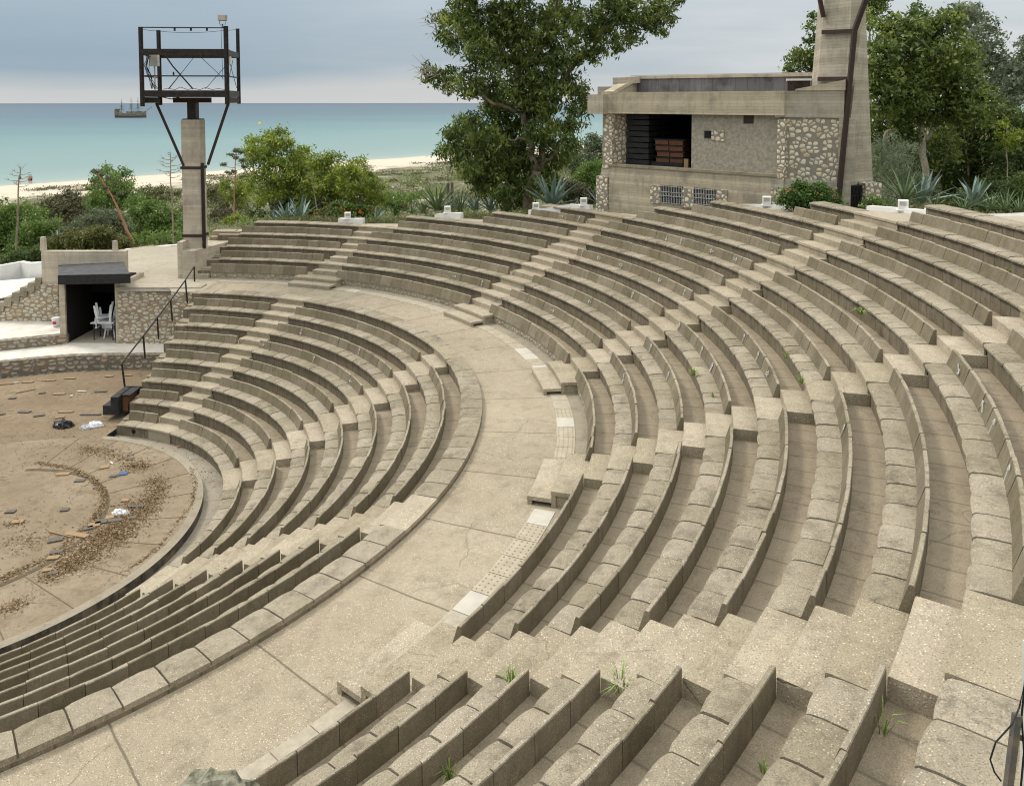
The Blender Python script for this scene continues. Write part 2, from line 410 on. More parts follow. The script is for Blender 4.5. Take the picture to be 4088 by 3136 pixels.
M['rimdark'] = concrete('curb_concrete', (.10, .09, .075), (.20, .18, .14), speck=.05, dirt=.7, dirt_c=(.02, .019, .017), streak=.8, tint=0)
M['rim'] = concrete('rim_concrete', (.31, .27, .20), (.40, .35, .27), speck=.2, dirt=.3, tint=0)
M['orch'] = concrete('orchestra_concrete', (.240, .182, .118), (.370, .300, .212), speck=.2, dirt=.75, crack=.4, dirt_c=(.17, .125, .08), tint=0, big=.5)
M['boards'] = boards('board_concrete', (.330, .280, .195), (.560, .490, .365), .38)
M['boards_grey'] = boards('board_concrete_grey', (.285, .255, .195), (.500, .450, .355), .34)
M['boards_pillar'] = boards('board_concrete_pillar', (.40, .35, .265), (.60, .53, .42), .30)
M['plaster'] = plain('rough_plaster', (.37, .335, .265), .95, var=.38, sc=9, bump=.9)
M['darkplaster'] = boards('roof_parapet_paint', (.13, .12, .13), (.22, .21, .22), .6, (.05, .045, .045), h_=.5, vert=True)
M['rubble_b'] = rubble('rubble_building', (.25, .225, .18), (.80, .73, .58), (.74, .60, .40), sc=(5.0, 5.6), gap=.07, rnd=.95, dirty=.2)
M['rubble_k'] = rubble('rubble_kiosk', (.30, .24, .165), (.62, .57, .46), (.72, .67, .54), sc=(3.9, 6.6), gap=.06, rnd=.9, dirty=.25)
M['rubble_s'] = rubble('rubble_stage', (.19, .155, .11), (.36, .33, .27), (.45, .41, .32), sc=(3.2, 5.8), gap=.11, dirty=.5)
M['rubble_d'] = rubble('rubble_base', (.28, .245, .185), (.42, .37, .28), (.52, .44, .30), sc=(6.0, 7.5), gap=.10, dirty=.35)
M['white'] = plain('whitewash', (.80, .79, .76), .85, var=.12, sc=2.5)
M['whitefloor'] = plain('whitewashed_floor', (.74, .71, .65), .9, sc=1.8, c2=(.58, .54, .46), bump=.2)
M['marble'] = plain('pale_slab', (.52, .49, .42), .7, var=.15, sc=4)
M['greyslab'] = plain('grey_slab', (.43, .38, .295), .85, var=.25, sc=9)
M['black'] = plain('black_steel', (.014, .013, .013), .5, .3, sc=9, c2=(.045, .032, .024))
M['blackpaint'] = plain('black_paint', (.012, .012, .013), .6, sc=5, c2=(.026, .026, .028))
M['canopy'] = plain('canopy_felt', (.040, .042, .047), .75, sc=4, c2=(.085, .085, .09))
M['rust'] = plain('rusty_steel', (.055, .030, .022), .7, .2, sc=12, c2=(.030, .020, .018))
M['grate'] = plain('window_grille_paint', (.50, .49, .47), .6, var=.4, sc=12)
M['grateblack'] = plain('black_grille', (.012, .012, .012), .6)
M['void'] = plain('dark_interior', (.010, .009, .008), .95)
M['woodblack'] = plain('black_boards', (.014, .014, .014), .7, sc=3, c2=(.028, .026, .024))
M['woodred'] = plain('brown_boards', (.17, .075, .035), .75, sc=14, c2=(.10, .045, .022))
M['woodpale'] = plain('scrap_wood', (.33, .23, .13), .85, sc=16, c2=(.26, .17, .09))
M['wooddark'] = plain('scrap_wood_dark', (.085, .082, .078), .8, sc=16, c2=(.16, .13, .095))
M['plastic'] = plain('white_plastic', (.74, .75, .77), .35, var=.06, sc=3)
M['boxwhite'] = plain('box_enamel', (.62, .61, .55), .45, var=.15, sc=5)
M['foam'] = plain('grey_pipe', (.42, .41, .38), .6, var=.15)
M['chalk'] = plain('chalk_paint', (.60, .60, .57), .9, var=.2, sc=30)
M['bark'] = plain('eucalyptus_bark', (.30, .235, .175), .9, sc=2.5, c2=(.13, .095, .07), bump=.5)
M['barkpale'] = plain('pale_bark', (.46, .40, .32), .9, sc=2.5, c2=(.24, .19, .14), bump=.4)
M['barkgrey'] = plain('grey_bark', (.20, .175, .15), .95, sc=6, c2=(.10, .085, .07), bump=.5)
M['stalk'] = plain('dry_stalk', (.33, .26, .20), .9, sc=4, c2=(.20, .15, .11))
M['stalkred'] = plain('rusty_stalk', (.42, .14, .075), .8, sc=1.2, c2=(.30, .22, .15))
M['leaf_euc'] = leaf_mat('eucalyptus_leaf', (.032, .058, .010), (.118, .170, .030), (.310, .360, .080), .46)
M['leaf_eucgrey'] = leaf_mat('grey_gum_leaf', (.060, .085, .048), (.155, .195, .115), (.31, .35, .22), .42)
M['leaf_lime'] = leaf_mat('lime_leaf', (.070, .105, .014), (.215, .285, .032), (.470, .520, .080), .42)
M['leaf_olive'] = leaf_mat('olive_leaf', (.060, .085, .042), (.130, .165, .085), (.230, .265, .150), .32)
M['leaf_dark'] = leaf_mat('dark_leaf', (.034, .060, .016), (.090, .138, .034), (.185, .240, .065), .42)
M['leaf_green'] = leaf_mat('green_leaf', (.055, .105, .018), (.135, .220, .040), (.260, .350, .080), .42)
M['leaf_brown'] = leaf_mat('brown_scrub_leaf', (.050, .050, .024), (.110, .105, .050), (.190, .175, .090), .25)
M['leaf_scrub'] = leaf_mat('scrub_leaf', (.060, .068, .022), (.135, .145, .050), (.235, .230, .100), .28)
M['leaf_hedge'] = leaf_mat('hedge_leaf', (.060, .060, .018), (.135, .145, .035), (.24, .22, .06), .35)
M['leaf_lant'] = leaf_mat('lantana_leaf', (.025, .065, .010), (.060, .135, .020), (.120, .220, .035), .3)
M['flower'] = plain('orange_flower', (.75, .20, .025), .7, var=.3, sc=20)
M['agave'] = plain('agave_blue', (.26, .34, .31), .6, sc=3, c2=(.17, .24, .20))
M['yucca'] = plain('yucca_green', (.13, .20, .09), .6, sc=3, c2=(.22, .27, .13))
M['grass'] = plain('grass_green', (.14, .26, .04), .7, sc=9, c2=(.26, .30, .08))
M['litter'] = leaf_mat('dry_leaf', (.10, .060, .028), (.24, .155, .075), (.46, .34, .20), .1)
M['skin'] = plain('skin', (.42, .22, .14), .6, var=.1)
M['cloth_b'] = plain('dark_cloth', (.012, .012, .015), .8)
M['cloth_w'] = plain('white_cloth', (.7, .7, .7), .8)
M['hullblack'] = plain('ship_hull', (.075, .080, .095), .7, sc=.8, c2=(.11, .105, .11))  # ship colours are lightened: distance haze painted into them
M['hullgold'] = plain('ship_wood', (.24, .20, .145), .7, sc=.8, c2=(.10, .075, .055))
M['hullpale'] = plain('ship_trim', (.36, .31, .20), .7, var=.3, sc=1)
M['buoy'] = plain('yellow_buoy', (.85, .62, .03), .5, var=.05)
M['rock'] = plain('lichen_rock', (.30, .285, .215), .95, sc=22, c2=(.08, .08, .05), bump=1.0)
M['blue'] = plain('blue_card', (.07, .12, .25), .6)
M['red'] = plain('red_print', (.55, .04, .03), .5)
M['bag'] = plain('black_bag', (.018, .019, .022), .35)
M['clear'] = plain('clear_plastic', (.36, .38, .40), .15, var=.2, sc=18)
M['cable'] = plain('cable', (.010, .010, .010), .6)

# ------------------------------------------------------------------ theatre geometry (metres, centre of the curves)
CX, CY = -13.0711, 18.2790
SC = .85
RB = lambda k: (6.50251 + k)*SC                                   # lower tiers: radius / height of the top of backrest k
ZB = lambda k: ZC + (-11.80778 + k*.44929)*SC
RU = lambda k: (17.58314 + 1.02213*k)*SC if k else 14.931         # upper tiers
ZU = lambda k: ZC + (-7.98811 + .46419*k)*SC if k else 8.9227
HL, HU = .3819, .3946
SEAT = .27                                                        # backrest rises .27 above the seat
DZ = 8.33                                                         # level of the broad walkway between the two tiers
PHI_L = 1.578                                                     # left end of the seating
PHI_R = -1.75
def pol(r, ph, z): return (CX + r*cos(ph), CY + r*sin(ph), z)
seatL = lambda k: ZB(k) - SEAT
seatU = lambda k: ZU(k) - SEAT

XEND = .85
def phi_end(r): return math.acos(XEND/r)
def revolve(mb_list, prof, p0, p1, step=.03, clip=False):
    """prof: [(r,z,which)] which = index of the mesh for the segment that starts there"""
    n = max(1, int(abs(p1-p0)/step)); ph = [p0 + (p1-p0)*i/n for i in range(n+1)]
    L = [0]
    for a, b in zip(prof, prof[1:]): L.append(L[-1] + hypot(b[0]-a[0], b[1]-a[1]))
    for j in range(len(prof)-1):
        (r0, z0, w), (r1, z1, _) = prof[j], prof[j+1]
        if w is None: continue
        rm = max(r0, r1)
        for i in range(n):
            a, b = ph[i], ph[i+1]
            if clip and i == 0:
                mb_list[w].quad(pol(r0, phi_end(r0), z0), pol(r0, b, z0), pol(r1, b, z1), pol(r1, phi_end(r1), z1),
                            uv=[(phi_end(r0)*rm, L[j]), (b*rm, L[j]), (b*rm, L[j+1]), (phi_end(r1)*rm, L[j+1])]); continue
            mb_list[w].quad(pol(r0, a, z0), pol(r0, b, z0), pol(r1, b, z1), pol(r1, a, z1),
                            uv=[(a*rm, L[j]), (b*rm, L[j]), (b*rm, L[j+1]), (a*rm, L[j+1])])

# lower and upper stepped slab: floors (0) and risers (1)
T0, T1 = MB(), MB()
DITCH = 5.40
prof = [(5.30, DITCH, 0)]
zf = DITCH
for k in range(1, 9):
    rf = RB(k) - .395
    prof += [(rf, zf, 1), (rf, seatL(k) - .065, 0), (RB(k) - .04, seatL(k) - .065, 1)]
    zf = seatL(k) - .02 if k < 8 else DZ
    prof += [(RB(k) - .04, zf, 0)]
prof[-2] = (12.37, seatL(8) - .065, 1); prof[-1] = (12.37, DZ - .03, 0); prof.append((14.93, DZ - .03, None))
revolve([T0, T1], prof[1:], 1.43, PHI_R, clip=True)
def upper_prof(nmax, zback):
    p = [(14.80, DZ - .1, None), (14.84, DZ - .03, 1), (14.84, seatU(1) - HU - .06, 0)]
    zf = seatU(1) - HU
    p = [(14.86, DZ - .05, 1), (14.86, zf, 0)]
    for k in range(1, nmax + 1):
        rf = RU(k) - .395
        p += [(rf, zf, 1), (rf, seatU(k) - .065, 0), (RU(k) - .04, seatU(k) - .065, 1)]
        zf = seatU(k) - .02
        p += [(RU(k) - .04, zf, 0)]
    p.append((RU(nmax) + .10, zf, 1)); p.append((RU(nmax) + .10, zf - .5, None))
    return p
sections = [(1.575, 1.500, 3), (1.500, 1.150, 4), (1.150, 1.111, 4), (1.111, .903, 5), (.903, .800, 6), (.800, .585, 7), (.585, .548, 7), (.548, .454, 8),
            (.454, .280, 9), (.280, .110, 10), (.110, -.62, 11), (-.62, PHI_R, 7)]
for a, b, n in sections: revolve([T0, T1], upper_prof(n, 0), a, b)
# closing faces of the left ends of both tiers
def endcap(mb, prof, ph, zbot):
    for a, b in zip(prof, prof[1:]):
        if abs(a[0]-b[0]) < 1e-6: continue
        if ph is None: pa, pb = phi_end(a[0]), phi_end(b[0])
        else: pa = pb = ph
        mb.quad(pol(a[0], pa, zbot), pol(b[0], pb, zbot), pol(b[0], pb, b[1]), pol(a[0], pa, a[1])); continue
        mb.quad(pol(a[0], ph, zbot), pol(b[0], ph, zbot), pol(b[0], ph, b[1]), pol(a[0], ph, a[1]))
endcap(T1, prof[1:], None, 5.0)
endcap(T1, upper_prof(3, 0), 1.575, 7.9)
endcap(T1, [q_ for q_ in upper_prof(11, 0) if q_[0] > RU(7) - .05], -.62, 11.0)
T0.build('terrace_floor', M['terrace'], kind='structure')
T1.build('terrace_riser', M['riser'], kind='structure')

# ------------------------------------------------------------------ benches
def slab_row(mb, Rb, zt, p0, p1, depth=.47, w=.53, overhang=0, lip=.065, back=-.055):
    """a row of precast seat slabs: bulging rounded nose, slightly crowned, gap at the joints"""
    r = Rb - depth/2; n = max(1, round(abs(p1-p0)*r/w)); dp = (p1-p0)/n
    for i in range(n):
        a, b = p0 + dp*i, p0 + dp*(i+1); g = .0115/r*(-1 if dp < 0 else 1); a += g; b -= g
        dz = random.uniform(-.007, .007); dr = random.uniform(-.007, .007); t = random.random(); tl = random.uniform(-.004, .004)
        m = 6; base = len(mb.v); np_ = 6; nzs = [random.uniform(-.004, .004) for _ in range(7)]
        for j in range(m+1):
            s = j/m; ph = a + (b-a)*s; c = 4*s*(1-s); cc = 1 - abs(2*s-1)**4; bul = .008*c + .004*cc - .008 + dr + nzs[j]; cr = .004*c + .006*cc + dz + tl*(s-.5)*2
            ch = .007*(1-cc)  # corners worn
            rf = Rb - depth - bul
            R2 = Rb + back
            for (rr, z) in ((rf + .035, zt - lip - .012), (rf + .004, zt - lip), (rf + ch, zt - .034 + cr), (rf + .030 + ch, zt - .013 + cr), (rf + .15, zt + .002 + cr), (R2, zt + .006 + cr*.4)):
                mb.v.append(pol(rr, ph, z))
        for j in range(m):
            for k in range(np_-1):
                q = base + j*np_ + k; mb.f.append((q, q+1, q+np_+1, q+np_)); mb.uv.append(None); mb.t.append(t)
        if back > -.05:
            qb = base + np_ - 1
            for j in range(m): 
                pa, pb = mb.v[qb + j*np_], mb.v[qb + (j+1)*np_]; mb.quad(pa, pb, (pb[0], pb[1], zt - .11), (pa[0], pa[1], zt - .11), t=t)
        mb.add([pol(Rb-depth+.03, a, zt-lip), pol(Rb+back, a, zt-lip), pol(Rb+back, b, zt-lip), pol(Rb-depth+.03, b, zt-lip)], [(0, 3, 2, 1)], t)
        for e, q in ((0, base), (1, base + m*np_)):
            pt = [mb.v[q+k] for k in range(np_)] + [pol(Rb+back, a if e == 0 else b, zt-lip)]
            mb.add(pt, [tuple(range(7)) if e else tuple(range(7))[::-1]], t)
def panel_row(mb, Rb, ztop, zbot, p0, p1, w=.53, top=.05, foot=.15):
    n = max(1, round(abs(p1-p0)*Rb/w)); dp = (p1-p0)/n
    for i in range(n):
        a, b = p0 + dp*i, p0 + dp*(i+1); g = .004/Rb*(-1 if dp < 0 else 1); a += g; b -= g
        dz = random.uniform(-.010, .008); dr = random.uniform(-.008, .008); dr2 = dr + random.uniform(-.006, .006); t = random.random(); m = 3
        base = len(mb.v)
        for j in range(m+1):
            s = j/m; ph = a + (b-a)*s; d = dr + (dr2-dr)*s; c = 4*s*(1-s)
            wv = .005*(1-c)
            for rr, z in ((Rb-foot, zbot), (Rb-top+d-.002, ztop+dz-.012-wv), (Rb-top+.008+d, ztop+dz-wv), (Rb-.007+d, ztop+dz-wv), (Rb+d, ztop+dz-.012-wv), (Rb+.003, zbot)):
                mb.v.append(pol(rr, ph, z))
        for j in range(m):
            for k in range(5):
                q = base + j*6 + k; mb.f.append((q, q+1, q+7, q+6))
                r_ = Rb; zz_ = [mb.v[x][2] for x in (q, q+1, q+7, q+6)]
                aa, bb = a + (b-a)*j/m, a + (b-a)*(j+1)/m
                mb.uv.append([(aa*r_, zz_[0]), (aa*r_, zz_[1]), (bb*r_, zz_[2]), (bb*r_, zz_[3])] if k not in (2,) else None); mb.t.append(t + 10 if k in (1, 2, 3) else t)
        mb.add([mb.v[base+k] for k in range(6)], [(5, 4, 3, 2, 1, 0)], t)
        mb.add([mb.v[base+m*6+k] for k in range(6)], [(0, 1, 2, 3, 4, 5)], t)
ORD = ['', 'first', 'second', 'third', 'fourth', 'fifth', 'sixth', 'seventh', 'eighth', 'ninth', 'tenth', 'eleventh']
benches = {}
def bench(kind, k, wedge, s0, e0, where, seat0=None, back=True):
    Rk, Zk = (RB(k), ZB(k)) if kind == 'L' else (RU(k), ZU(k))
    tier = 'lower' if kind == 'L' else 'upper'
    s_seat = s0 if seat0 is None else seat0
    if back: lab = 'concrete bench, %s row of the %s tier, %s' % (ORD[k], tier, where)
    else: lab = 'backless top bench of the %s tier, %s' % (tier, where)
    mid = (s_seat + e0)/2
    t = thing('concrete_bench', lab, 'bench', pol(Rk - .25, mid, Zk - SEAT), 'curved concrete benches of the theatre')
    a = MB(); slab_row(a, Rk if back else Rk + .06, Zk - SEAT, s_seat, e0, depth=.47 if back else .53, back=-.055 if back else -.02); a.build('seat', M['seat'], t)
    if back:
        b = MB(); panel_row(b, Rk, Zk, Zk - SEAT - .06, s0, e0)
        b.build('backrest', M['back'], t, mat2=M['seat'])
    benches[(kind, k, wedge)] = t
    return t
A1, A2, A3, U4 = 1.1562, .3892, -.3786, -.2346
wl_, wu_ = .594, .543
LW0s = [1.393, 1.425, 1.440, 1.437, 1.458, 1.445, 1.471]
for k in range(1, 9):
    r = RB(k); wr = asin(wl_/r)
    e1 = A1 + wr + .035
    bench('L', k, 0, LW0s[min(k, 7)-1], [1.232, 1.226, 1.208, 1.203, 1.200, 1.195, 1.195, 1.194][k-1], 'left of the leftmost stairway', back=k < 8)
    s1 = [1.083, 1.077, 1.099, 1.094, 1.095, 1.094, 1.088, 1.092][k-1]
    bench('L', k, 1, s1, A2 + wr, 'between the two far stairways', back=k < 8)
    bench('L', k, 2, [.285, .290, .310, .305, .305, .322, .332, .335][k-1], A3 + wr, 'between the middle and the nearest stairways', back=k < 8)
    bench('L', k, 3, A3 - wr, PHI_R, 'nearest the camera at lower left', back=k < 8)
bench('L', 8, 1, 1, 1, '') if 0 else None
U0s = [1.534, 1.535, 1.518]; U0e = [1.235, 1.218, 1.216, 1.214]
for k in range(1, 4): bench('U', k, 0, U0s[k-1], U0e[k-1], 'beside the lamp pillar')
bench('U', 4, 0, 1.498, U0e[3], 'beside the lamp pillar', back=False)
U1s = [1.161, 1.165, 1.159, 1.114, .906, .809]; U1seat = [None, None, None, 1.151, 1.111, .903]; U1e = [.676, .677, .669, .673, .662, .661]
for k in range(1, 7): bench('U', k, 1, U1s[k-1], U1e[k-1], 'in the far block left of the building', U1seat[k-1])
bench('U', 7, 1, .803, .657, 'in the far block left of the building', back=False)
U2s = [.595, .590, .589, .574, .582, .593, .564, .471, .282]; U2seat = [None]*6 + [.583, .548, .454]; U2e = [.193, .203, .190, .192, .187, .189, .191, .184, .191]
for k in range(1, 10): bench('U', k, 2, U2s[k-1], U2e[k-1], 'in the block below the building', U2seat[k-1])
bench('U', 10, 2, .280, .186, 'in the block below the building', back=False)
U3s = [.120, .118, .114, .111, .120, .122, .116, .116, .105, .101]
for k in range(1, 11): bench('U', k, 3, U3s[k-1], U4 + asin(wu_/RU(k)), 'in the block at the right edge')
bench('U', 11, 3, .110, U4 + .023, 'in the block at the right edge', back=False)
for k in range(1, 11): bench('U', k, 4, U4 - asin(wu_/RU(k)), -.590, 'in the short block right of the walkway')
bench('U', 11, 4, U4 - .023, -.590, 'in the short block right of the walkway', back=False)
for k in range(1, 7): bench('U', k, 5, -.652, PHI_R, 'in the block nearest the camera')
bench('U', 7, 5, -.652, PHI_R, 'in the block nearest the camera', back=False)

# low panel wall along the outer side of the broad walkway
for i, (a, b, wh) in enumerate([(1.539, 1.251, 'beside the lamp pillar'), (1.152, .674, 'left of the second walkway steps'), (.589, .199, 'curving between two flights of walkway steps'),
                                (.123, U4 + .0365, 'short length at the right of the walkway'), (U4 - .0365, -.590, 'right of the nearest box steps'), (-.654, PHI_R, 'nearest the camera')]):
    t = thing('parapet_wall', 'low concrete panel wall on rubble stone along the walkway, ' + wh, 'wall', pol(14.85, (a+b)/2, DZ), 'panel walls along the outer edge of the walkway')
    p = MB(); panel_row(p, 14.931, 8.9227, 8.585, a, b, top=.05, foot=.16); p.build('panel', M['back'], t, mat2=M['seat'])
    s = MB(); revolve([s], [(14.80, DZ - .04, 0), (14.80, 8.585, 0), (14.85, 8.585, None)], a, b)
    endcap(s, [(14.80, 8.58), (14.93, 8.58)], a, DZ - .04); endcap(s, [(14.80, 8.58), (14.93, 8.58)], b, DZ - .04)
    s.build('stone_base', M['rubble_d'], t)

# ------------------------------------------------------------------ walkway, drain covers
d = MB(); revolve([d], [(12.372, DZ, 0), (14.80, DZ, None)], 1.56, PHI_R, .03)
for f in range(len(d.uv)): d.uv[f] = [((a - 0)*12.3935/ (max(14.80, 1))*1.0, b) if 0 else (a/14.80*12.39 - .4033*12.39 + .5*0, b) for a, b in d.uv[f]]
d.build('walkway', M['diazoma'], kind='structure')
WHITE = [1.071, .682, .360, .303, .255, -.036, -.337, -.501]; GREY = [.225, .081, -.30, .04, -.55, .62]
m, nt, b_ = new_mat('perforated_cover'); T = NT(nt); P_ = T.pos()
uvs = T.sepz(T.uv())
fx = T.math('SUBTRACT', T.math('FRACT', T.math('DIVIDE', uvs[0], .105)), .5); fy = T.math('SUBTRACT', T.math('FRACT', T.math('DIVIDE', uvs[1], .105)), .5)
rr_ = T.math('SQRT', T.math('ADD', T.math('MULTIPLY', fx, fx), T.math('MULTIPLY', fy, fy)))
hole = T.math('LESS_THAN', rr_, .15)
base_c = T.mix(T.ramp(T.noise(P_, 5, 5), [(.3, 0), (.7, 1)]), (.35, .30, .22), (.44, .385, .29))
nt.links.new(T.mix(hole, base_c, (.13, .11, .08)), b_.inputs['Base Color']); b_.inputs['Roughness'].default_value = .9
T.bump(T.math('SUBTRACT', 1.0, hole), .8, .02, b_); M['perf'] = m
n = int((1.50 - -1.2)*14.3/.53); dp = -2.7/n
for i in range(n):
    a = 1.50 + dp*i; b = a + dp; mid = (a+b)/2
    if any(abs(mid - x) < .048 for x in (1.21, .63, .162, -.2346, -.621)): continue
    dw = min(abs(mid - x) for x in WHITE); dg = min(abs(mid - x) for x in GREY)
    mb = MB(); g = .008/14.3
    r0, r1 = 14.10 + random.uniform(-.01, .01), 14.50
    zt = DZ + .012
    ring = [(r, ph) for r, ph in ((r0, a-g), (r1, a-g), (r1, b+g), (r0, b+g))]
    vs = [pol(r, ph, DZ - .03) for r, ph in ring] + [pol(r, ph, zt) for r, ph in ring]
    mb.add(vs, [(0, 1, 5, 4), (1, 2, 6, 5), (2, 3, 7, 6), (3, 0, 4, 7)])
    L_ = abs(a-b)*14.3
    mb.quad(*vs[4:], uv=[(0, 0), (0, .42), (L_, .42), (L_, 0)])
    if dw < .0187:
        o = mb.build('drain_cover', M['marble'], loc=pol(14.3, mid, DZ)); tag(o, 'plain white slab covering the drain along the walkway', 'drain cover', 'white drain slabs')
    elif dg < .0187 or mid < -.56 or .70 < mid < 1.0 or mid > 1.1:
        o = mb.build('drain_cover', M['greyslab'], loc=pol(14.3, mid, DZ)); tag(o, 'plain grey slab covering the drain along the walkway', 'drain cover', 'grey drain slabs')
    else:
        o = mb.build('drain_cover', M['perf'], loc=pol(14.3, mid, DZ)); tag(o, 'perforated concrete slab over the drain along the walkway', 'drain cover', 'perforated drain covers')
mb = MB(); revolve([mb], [(14.52, DZ + .005, 0), (14.80, DZ + .02, None)], 1.5, -1.25); mb.build('gutter_strip', M['rim'], kind='structure')

# ------------------------------------------------------------------ stairways
def stepbox(mb, r0, r1, a, b, z0, z1, t, wear=0):
    m = max(1, int(abs(a-b)*r1/.4)); base = len(mb.v)
    for j in range(m+1):
        ph = a + (b-a)*j/m
        for r, z in ((r0, z0), (r0, z1-.012), (r0+.012, z1), (r1, z1), (r1, z0)): mb.v.append(pol(r, ph, z))
    for j in range(m):
        for k in range(4):
            q = base + j*5 + k; mb.f.append((q, q+1, q+6, q+5)); mb.uv.append(None); mb.t.append(t)
    mb.add([mb.v[base+k] for k in range(5)], [(4, 3, 2, 1, 0)], t); mb.add([mb.v[base+m*5+k] for k in range(5)], [(0, 1, 2, 3, 4)], t)
def gap(kind, k, wa, wb):
    a, b = benches.get((kind, k, wa)), benches.get((kind, k, wb)); return None
def stair(kind, label, edges, nmax, first_box=2, diaz=None):
    """edges(k) -> (phi_high, phi_low) of the aisle at row k"""
    t = thing('stairway', label, 'stairs', pol(RB(1) if kind == 'L' else 14.6, sum(edges(1))/2, DITCH if kind == 'L' else DZ), 'stairways up through the benches')
    Rf, sf, h = (RB, seatL, HL) if kind == 'L' else (RU, seatU, HU)
    for k in range(1, nmax + 1):
        a, b = edges(k); r1 = Rf(k) - .035
        if k >= first_box:
            zf = sf(k) - h - .02; lo = MB(); e = .035/Rf(k)
            ra = Rf(k-1) + .002 if (kind == 'L' or k > 1) else 14.935
            stepbox(lo, ra, Rf(k) - .40, a + e*.3, b - (e*.9 if b > -.6 else 0), zf - .02, zf + h/2 + random.uniform(-.008, .008), random.random())
            lo.build('step', M['step'], t)
        up = MB(); g = .004/Rf(k)
        stepbox(up, Rf(k) - .472, Rf(k) + .045, a - g, b + g, sf(k) - .068, sf(k) + random.uniform(-.004, .008), random.random())
        rf = Rf(k) - .445
        stepbox(up, rf, rf + .03, a - g, b + g, sf(k) - h - .02, sf(k) - .06, .35)
        up.build('step', M['step'], t)
    if diaz:
        a, b = diaz
        for r0, z1, w in ((13.93, DZ + .16, .0), (14.38, 8.635, .0)):
            s = MB(); e = .02
            stepbox(s, r0, r0 + .47, a + e, b - e, z1 - .075, z1, random.random())
            stepbox(s, r0 + .01, r0 + .09, a + e, b - e, DZ - .02, z1 - .07, .3)
            if r0 > 14: stepbox(s, r0 + .08, r0 + .46, a + e - .003, b - e + .003, DZ - .02, z1 - .074, .3)
            else:
                stepbox(s, r0 + .08, r0 + .46, a + e, a + e - .006, DZ - .02, z1 - .074, .3)
            s.build('step', M['step'], t)
        s = MB(); stepbox(s, 14.80, 14.96, a + .003, b - .003, DZ - .02, seatU(1) - HU + .004, .4); s.build('step', M['step'], t)
    return t
stair('L', 'leftmost stairway of the lower tier, climbing from the stage side to the walkway', lambda k: ([1.232, 1.226, 1.208, 1.203, 1.200, 1.195, 1.195, 1.194][k-1], [1.083, 1.077, 1.099, 1.094, 1.095, 1.094, 1.088, 1.092][k-1]), 8)
stair('L', 'middle stairway of the lower tier, curving up to the bend of the walkway', lambda k: (A2 + asin(wl_/RB(k)), [.285, .290, .310, .305, .305, .322, .332, .335][k-1]), 8)
stair('L', 'nearest stairway of the lower tier, seen end on at lower left', lambda k: (A3 + asin(wl_/RB(k)), A3 - asin(wl_/RB(k))), 8)
e_ = lambda L1, L2: (lambda k: (L1[min(k, len(L1))-1], L2[min(k, len(L2))-1]))
stair('U', 'second stairway from the lamp pillar, between the two far blocks', e_(U0e, U1s[:4]), 4, 1, (1.251, 1.152))
stair('U', 'stairway of the upper tier left of the building corner', e_(U1e + [.657], U2s[:6] + [.583]), 7, 1, (.674, .589))
stair('U', 'stairway of the upper tier below the tall concrete tower', e_(U2e + [.186], U3s), 10, 1, (.199, .123))
stair('U', 'stairway of the upper tier rising to the right edge', lambda k: (U4 + asin(wu_/RU(k)), U4 - asin(wu_/RU(k))), 11, 1, (U4 + .0365, U4 - .0365))
stair('U', 'broad pebbly stairway of the upper tier nearest the camera', lambda k: (-.590, -.652), 7, 1, (-.590, -.654))
# narrow steps beside the pillar pedestal
t = thing('stairway', 'narrow steps squeezed between the lamp pillar pedestal and the benches', 'stairs', pol(15, 1.585, DZ), 'stairways up through the benches')
for i in range(8):
    s = MB(); z1 = DZ + .19*(i+1); r0 = 14.62 + .43*i
    stepbox(s, r0, r0 + .45, 1.585 + (.012 if i > 4 else 0), 1.541, z1 - .25, z1, random.random()); s.build('step', M['step'], t)

# ------------------------------------------------------------------ orchestra and stage
RIM = 5.42; SZ = 5.60
orch = MB()
revolve([orch], [(.02, SZ, 0), (3.15, SZ, 0), (5.22, SZ + .004, None)], pi + .4, -pi + .4, .05)
ob = orch.build('orchestra_floor', M['orch'], kind='structure')
stg = MB()
# stage platform: broad floor running out to the stone wall on the left
poly = [(CX + .75, CY + 5.2), (CX + .85, CY + 6.2), (-12.22, 25.4), (-12.3, 28.0), (-12.9, 29.9), (-16.8, 29.4), (-19.5, 28.4), (-24, 26), (-27, 21), (-27, 6), (-18, 4), (-13.0, 8.0), (CX + .75, CY - 5.2), (CX+.1, CY)]
stg.add([(x, y, SZ - .006) for x, y in poly], [tuple(range(len(poly)))[::-1]])
stg.build('stage_floor', M['stage'], kind='structure')
rim = MB(); rim2 = MB()
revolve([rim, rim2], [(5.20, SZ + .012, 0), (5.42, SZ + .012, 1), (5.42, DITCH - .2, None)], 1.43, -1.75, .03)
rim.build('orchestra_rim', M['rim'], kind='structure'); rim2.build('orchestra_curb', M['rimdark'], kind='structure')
# slab joints and the inner channel
jm = MB()
for ph in np.arange(-1.3, 1.66, .238):
    a, b = pol(3.25, ph, 0), pol(5.2, ph, 0)
    jm.beam((a[0], a[1], SZ + .004), (b[0], b[1], SZ + .008), .022, .006)
jm.build('slab_joints', plain('joint_dirt', (.15, .115, .08), .95), kind='structure')
ch = MB(); revolve([ch], [(3.10, SZ + .006, 0), (3.22, SZ + .008, None)], 1.66, -1.3)
ch.build('drain_channel', plain('channel_dirt', (.13, .10, .065), .95, var=.4, sc=8), kind='structure')
dt = MB(); revolve([dt], [(5.40, DITCH + .004, 0), (6.05, DITCH + .004, None)], 1.43, PHI_R)
dt.build('orchestra_gutter', concrete('gutter_concrete', (.33, .29, .225), (.41, .365, .29), speck=.15, dirt=.3, tint=0, joints=(1.0, 0), jdark=.3), kind='structure')

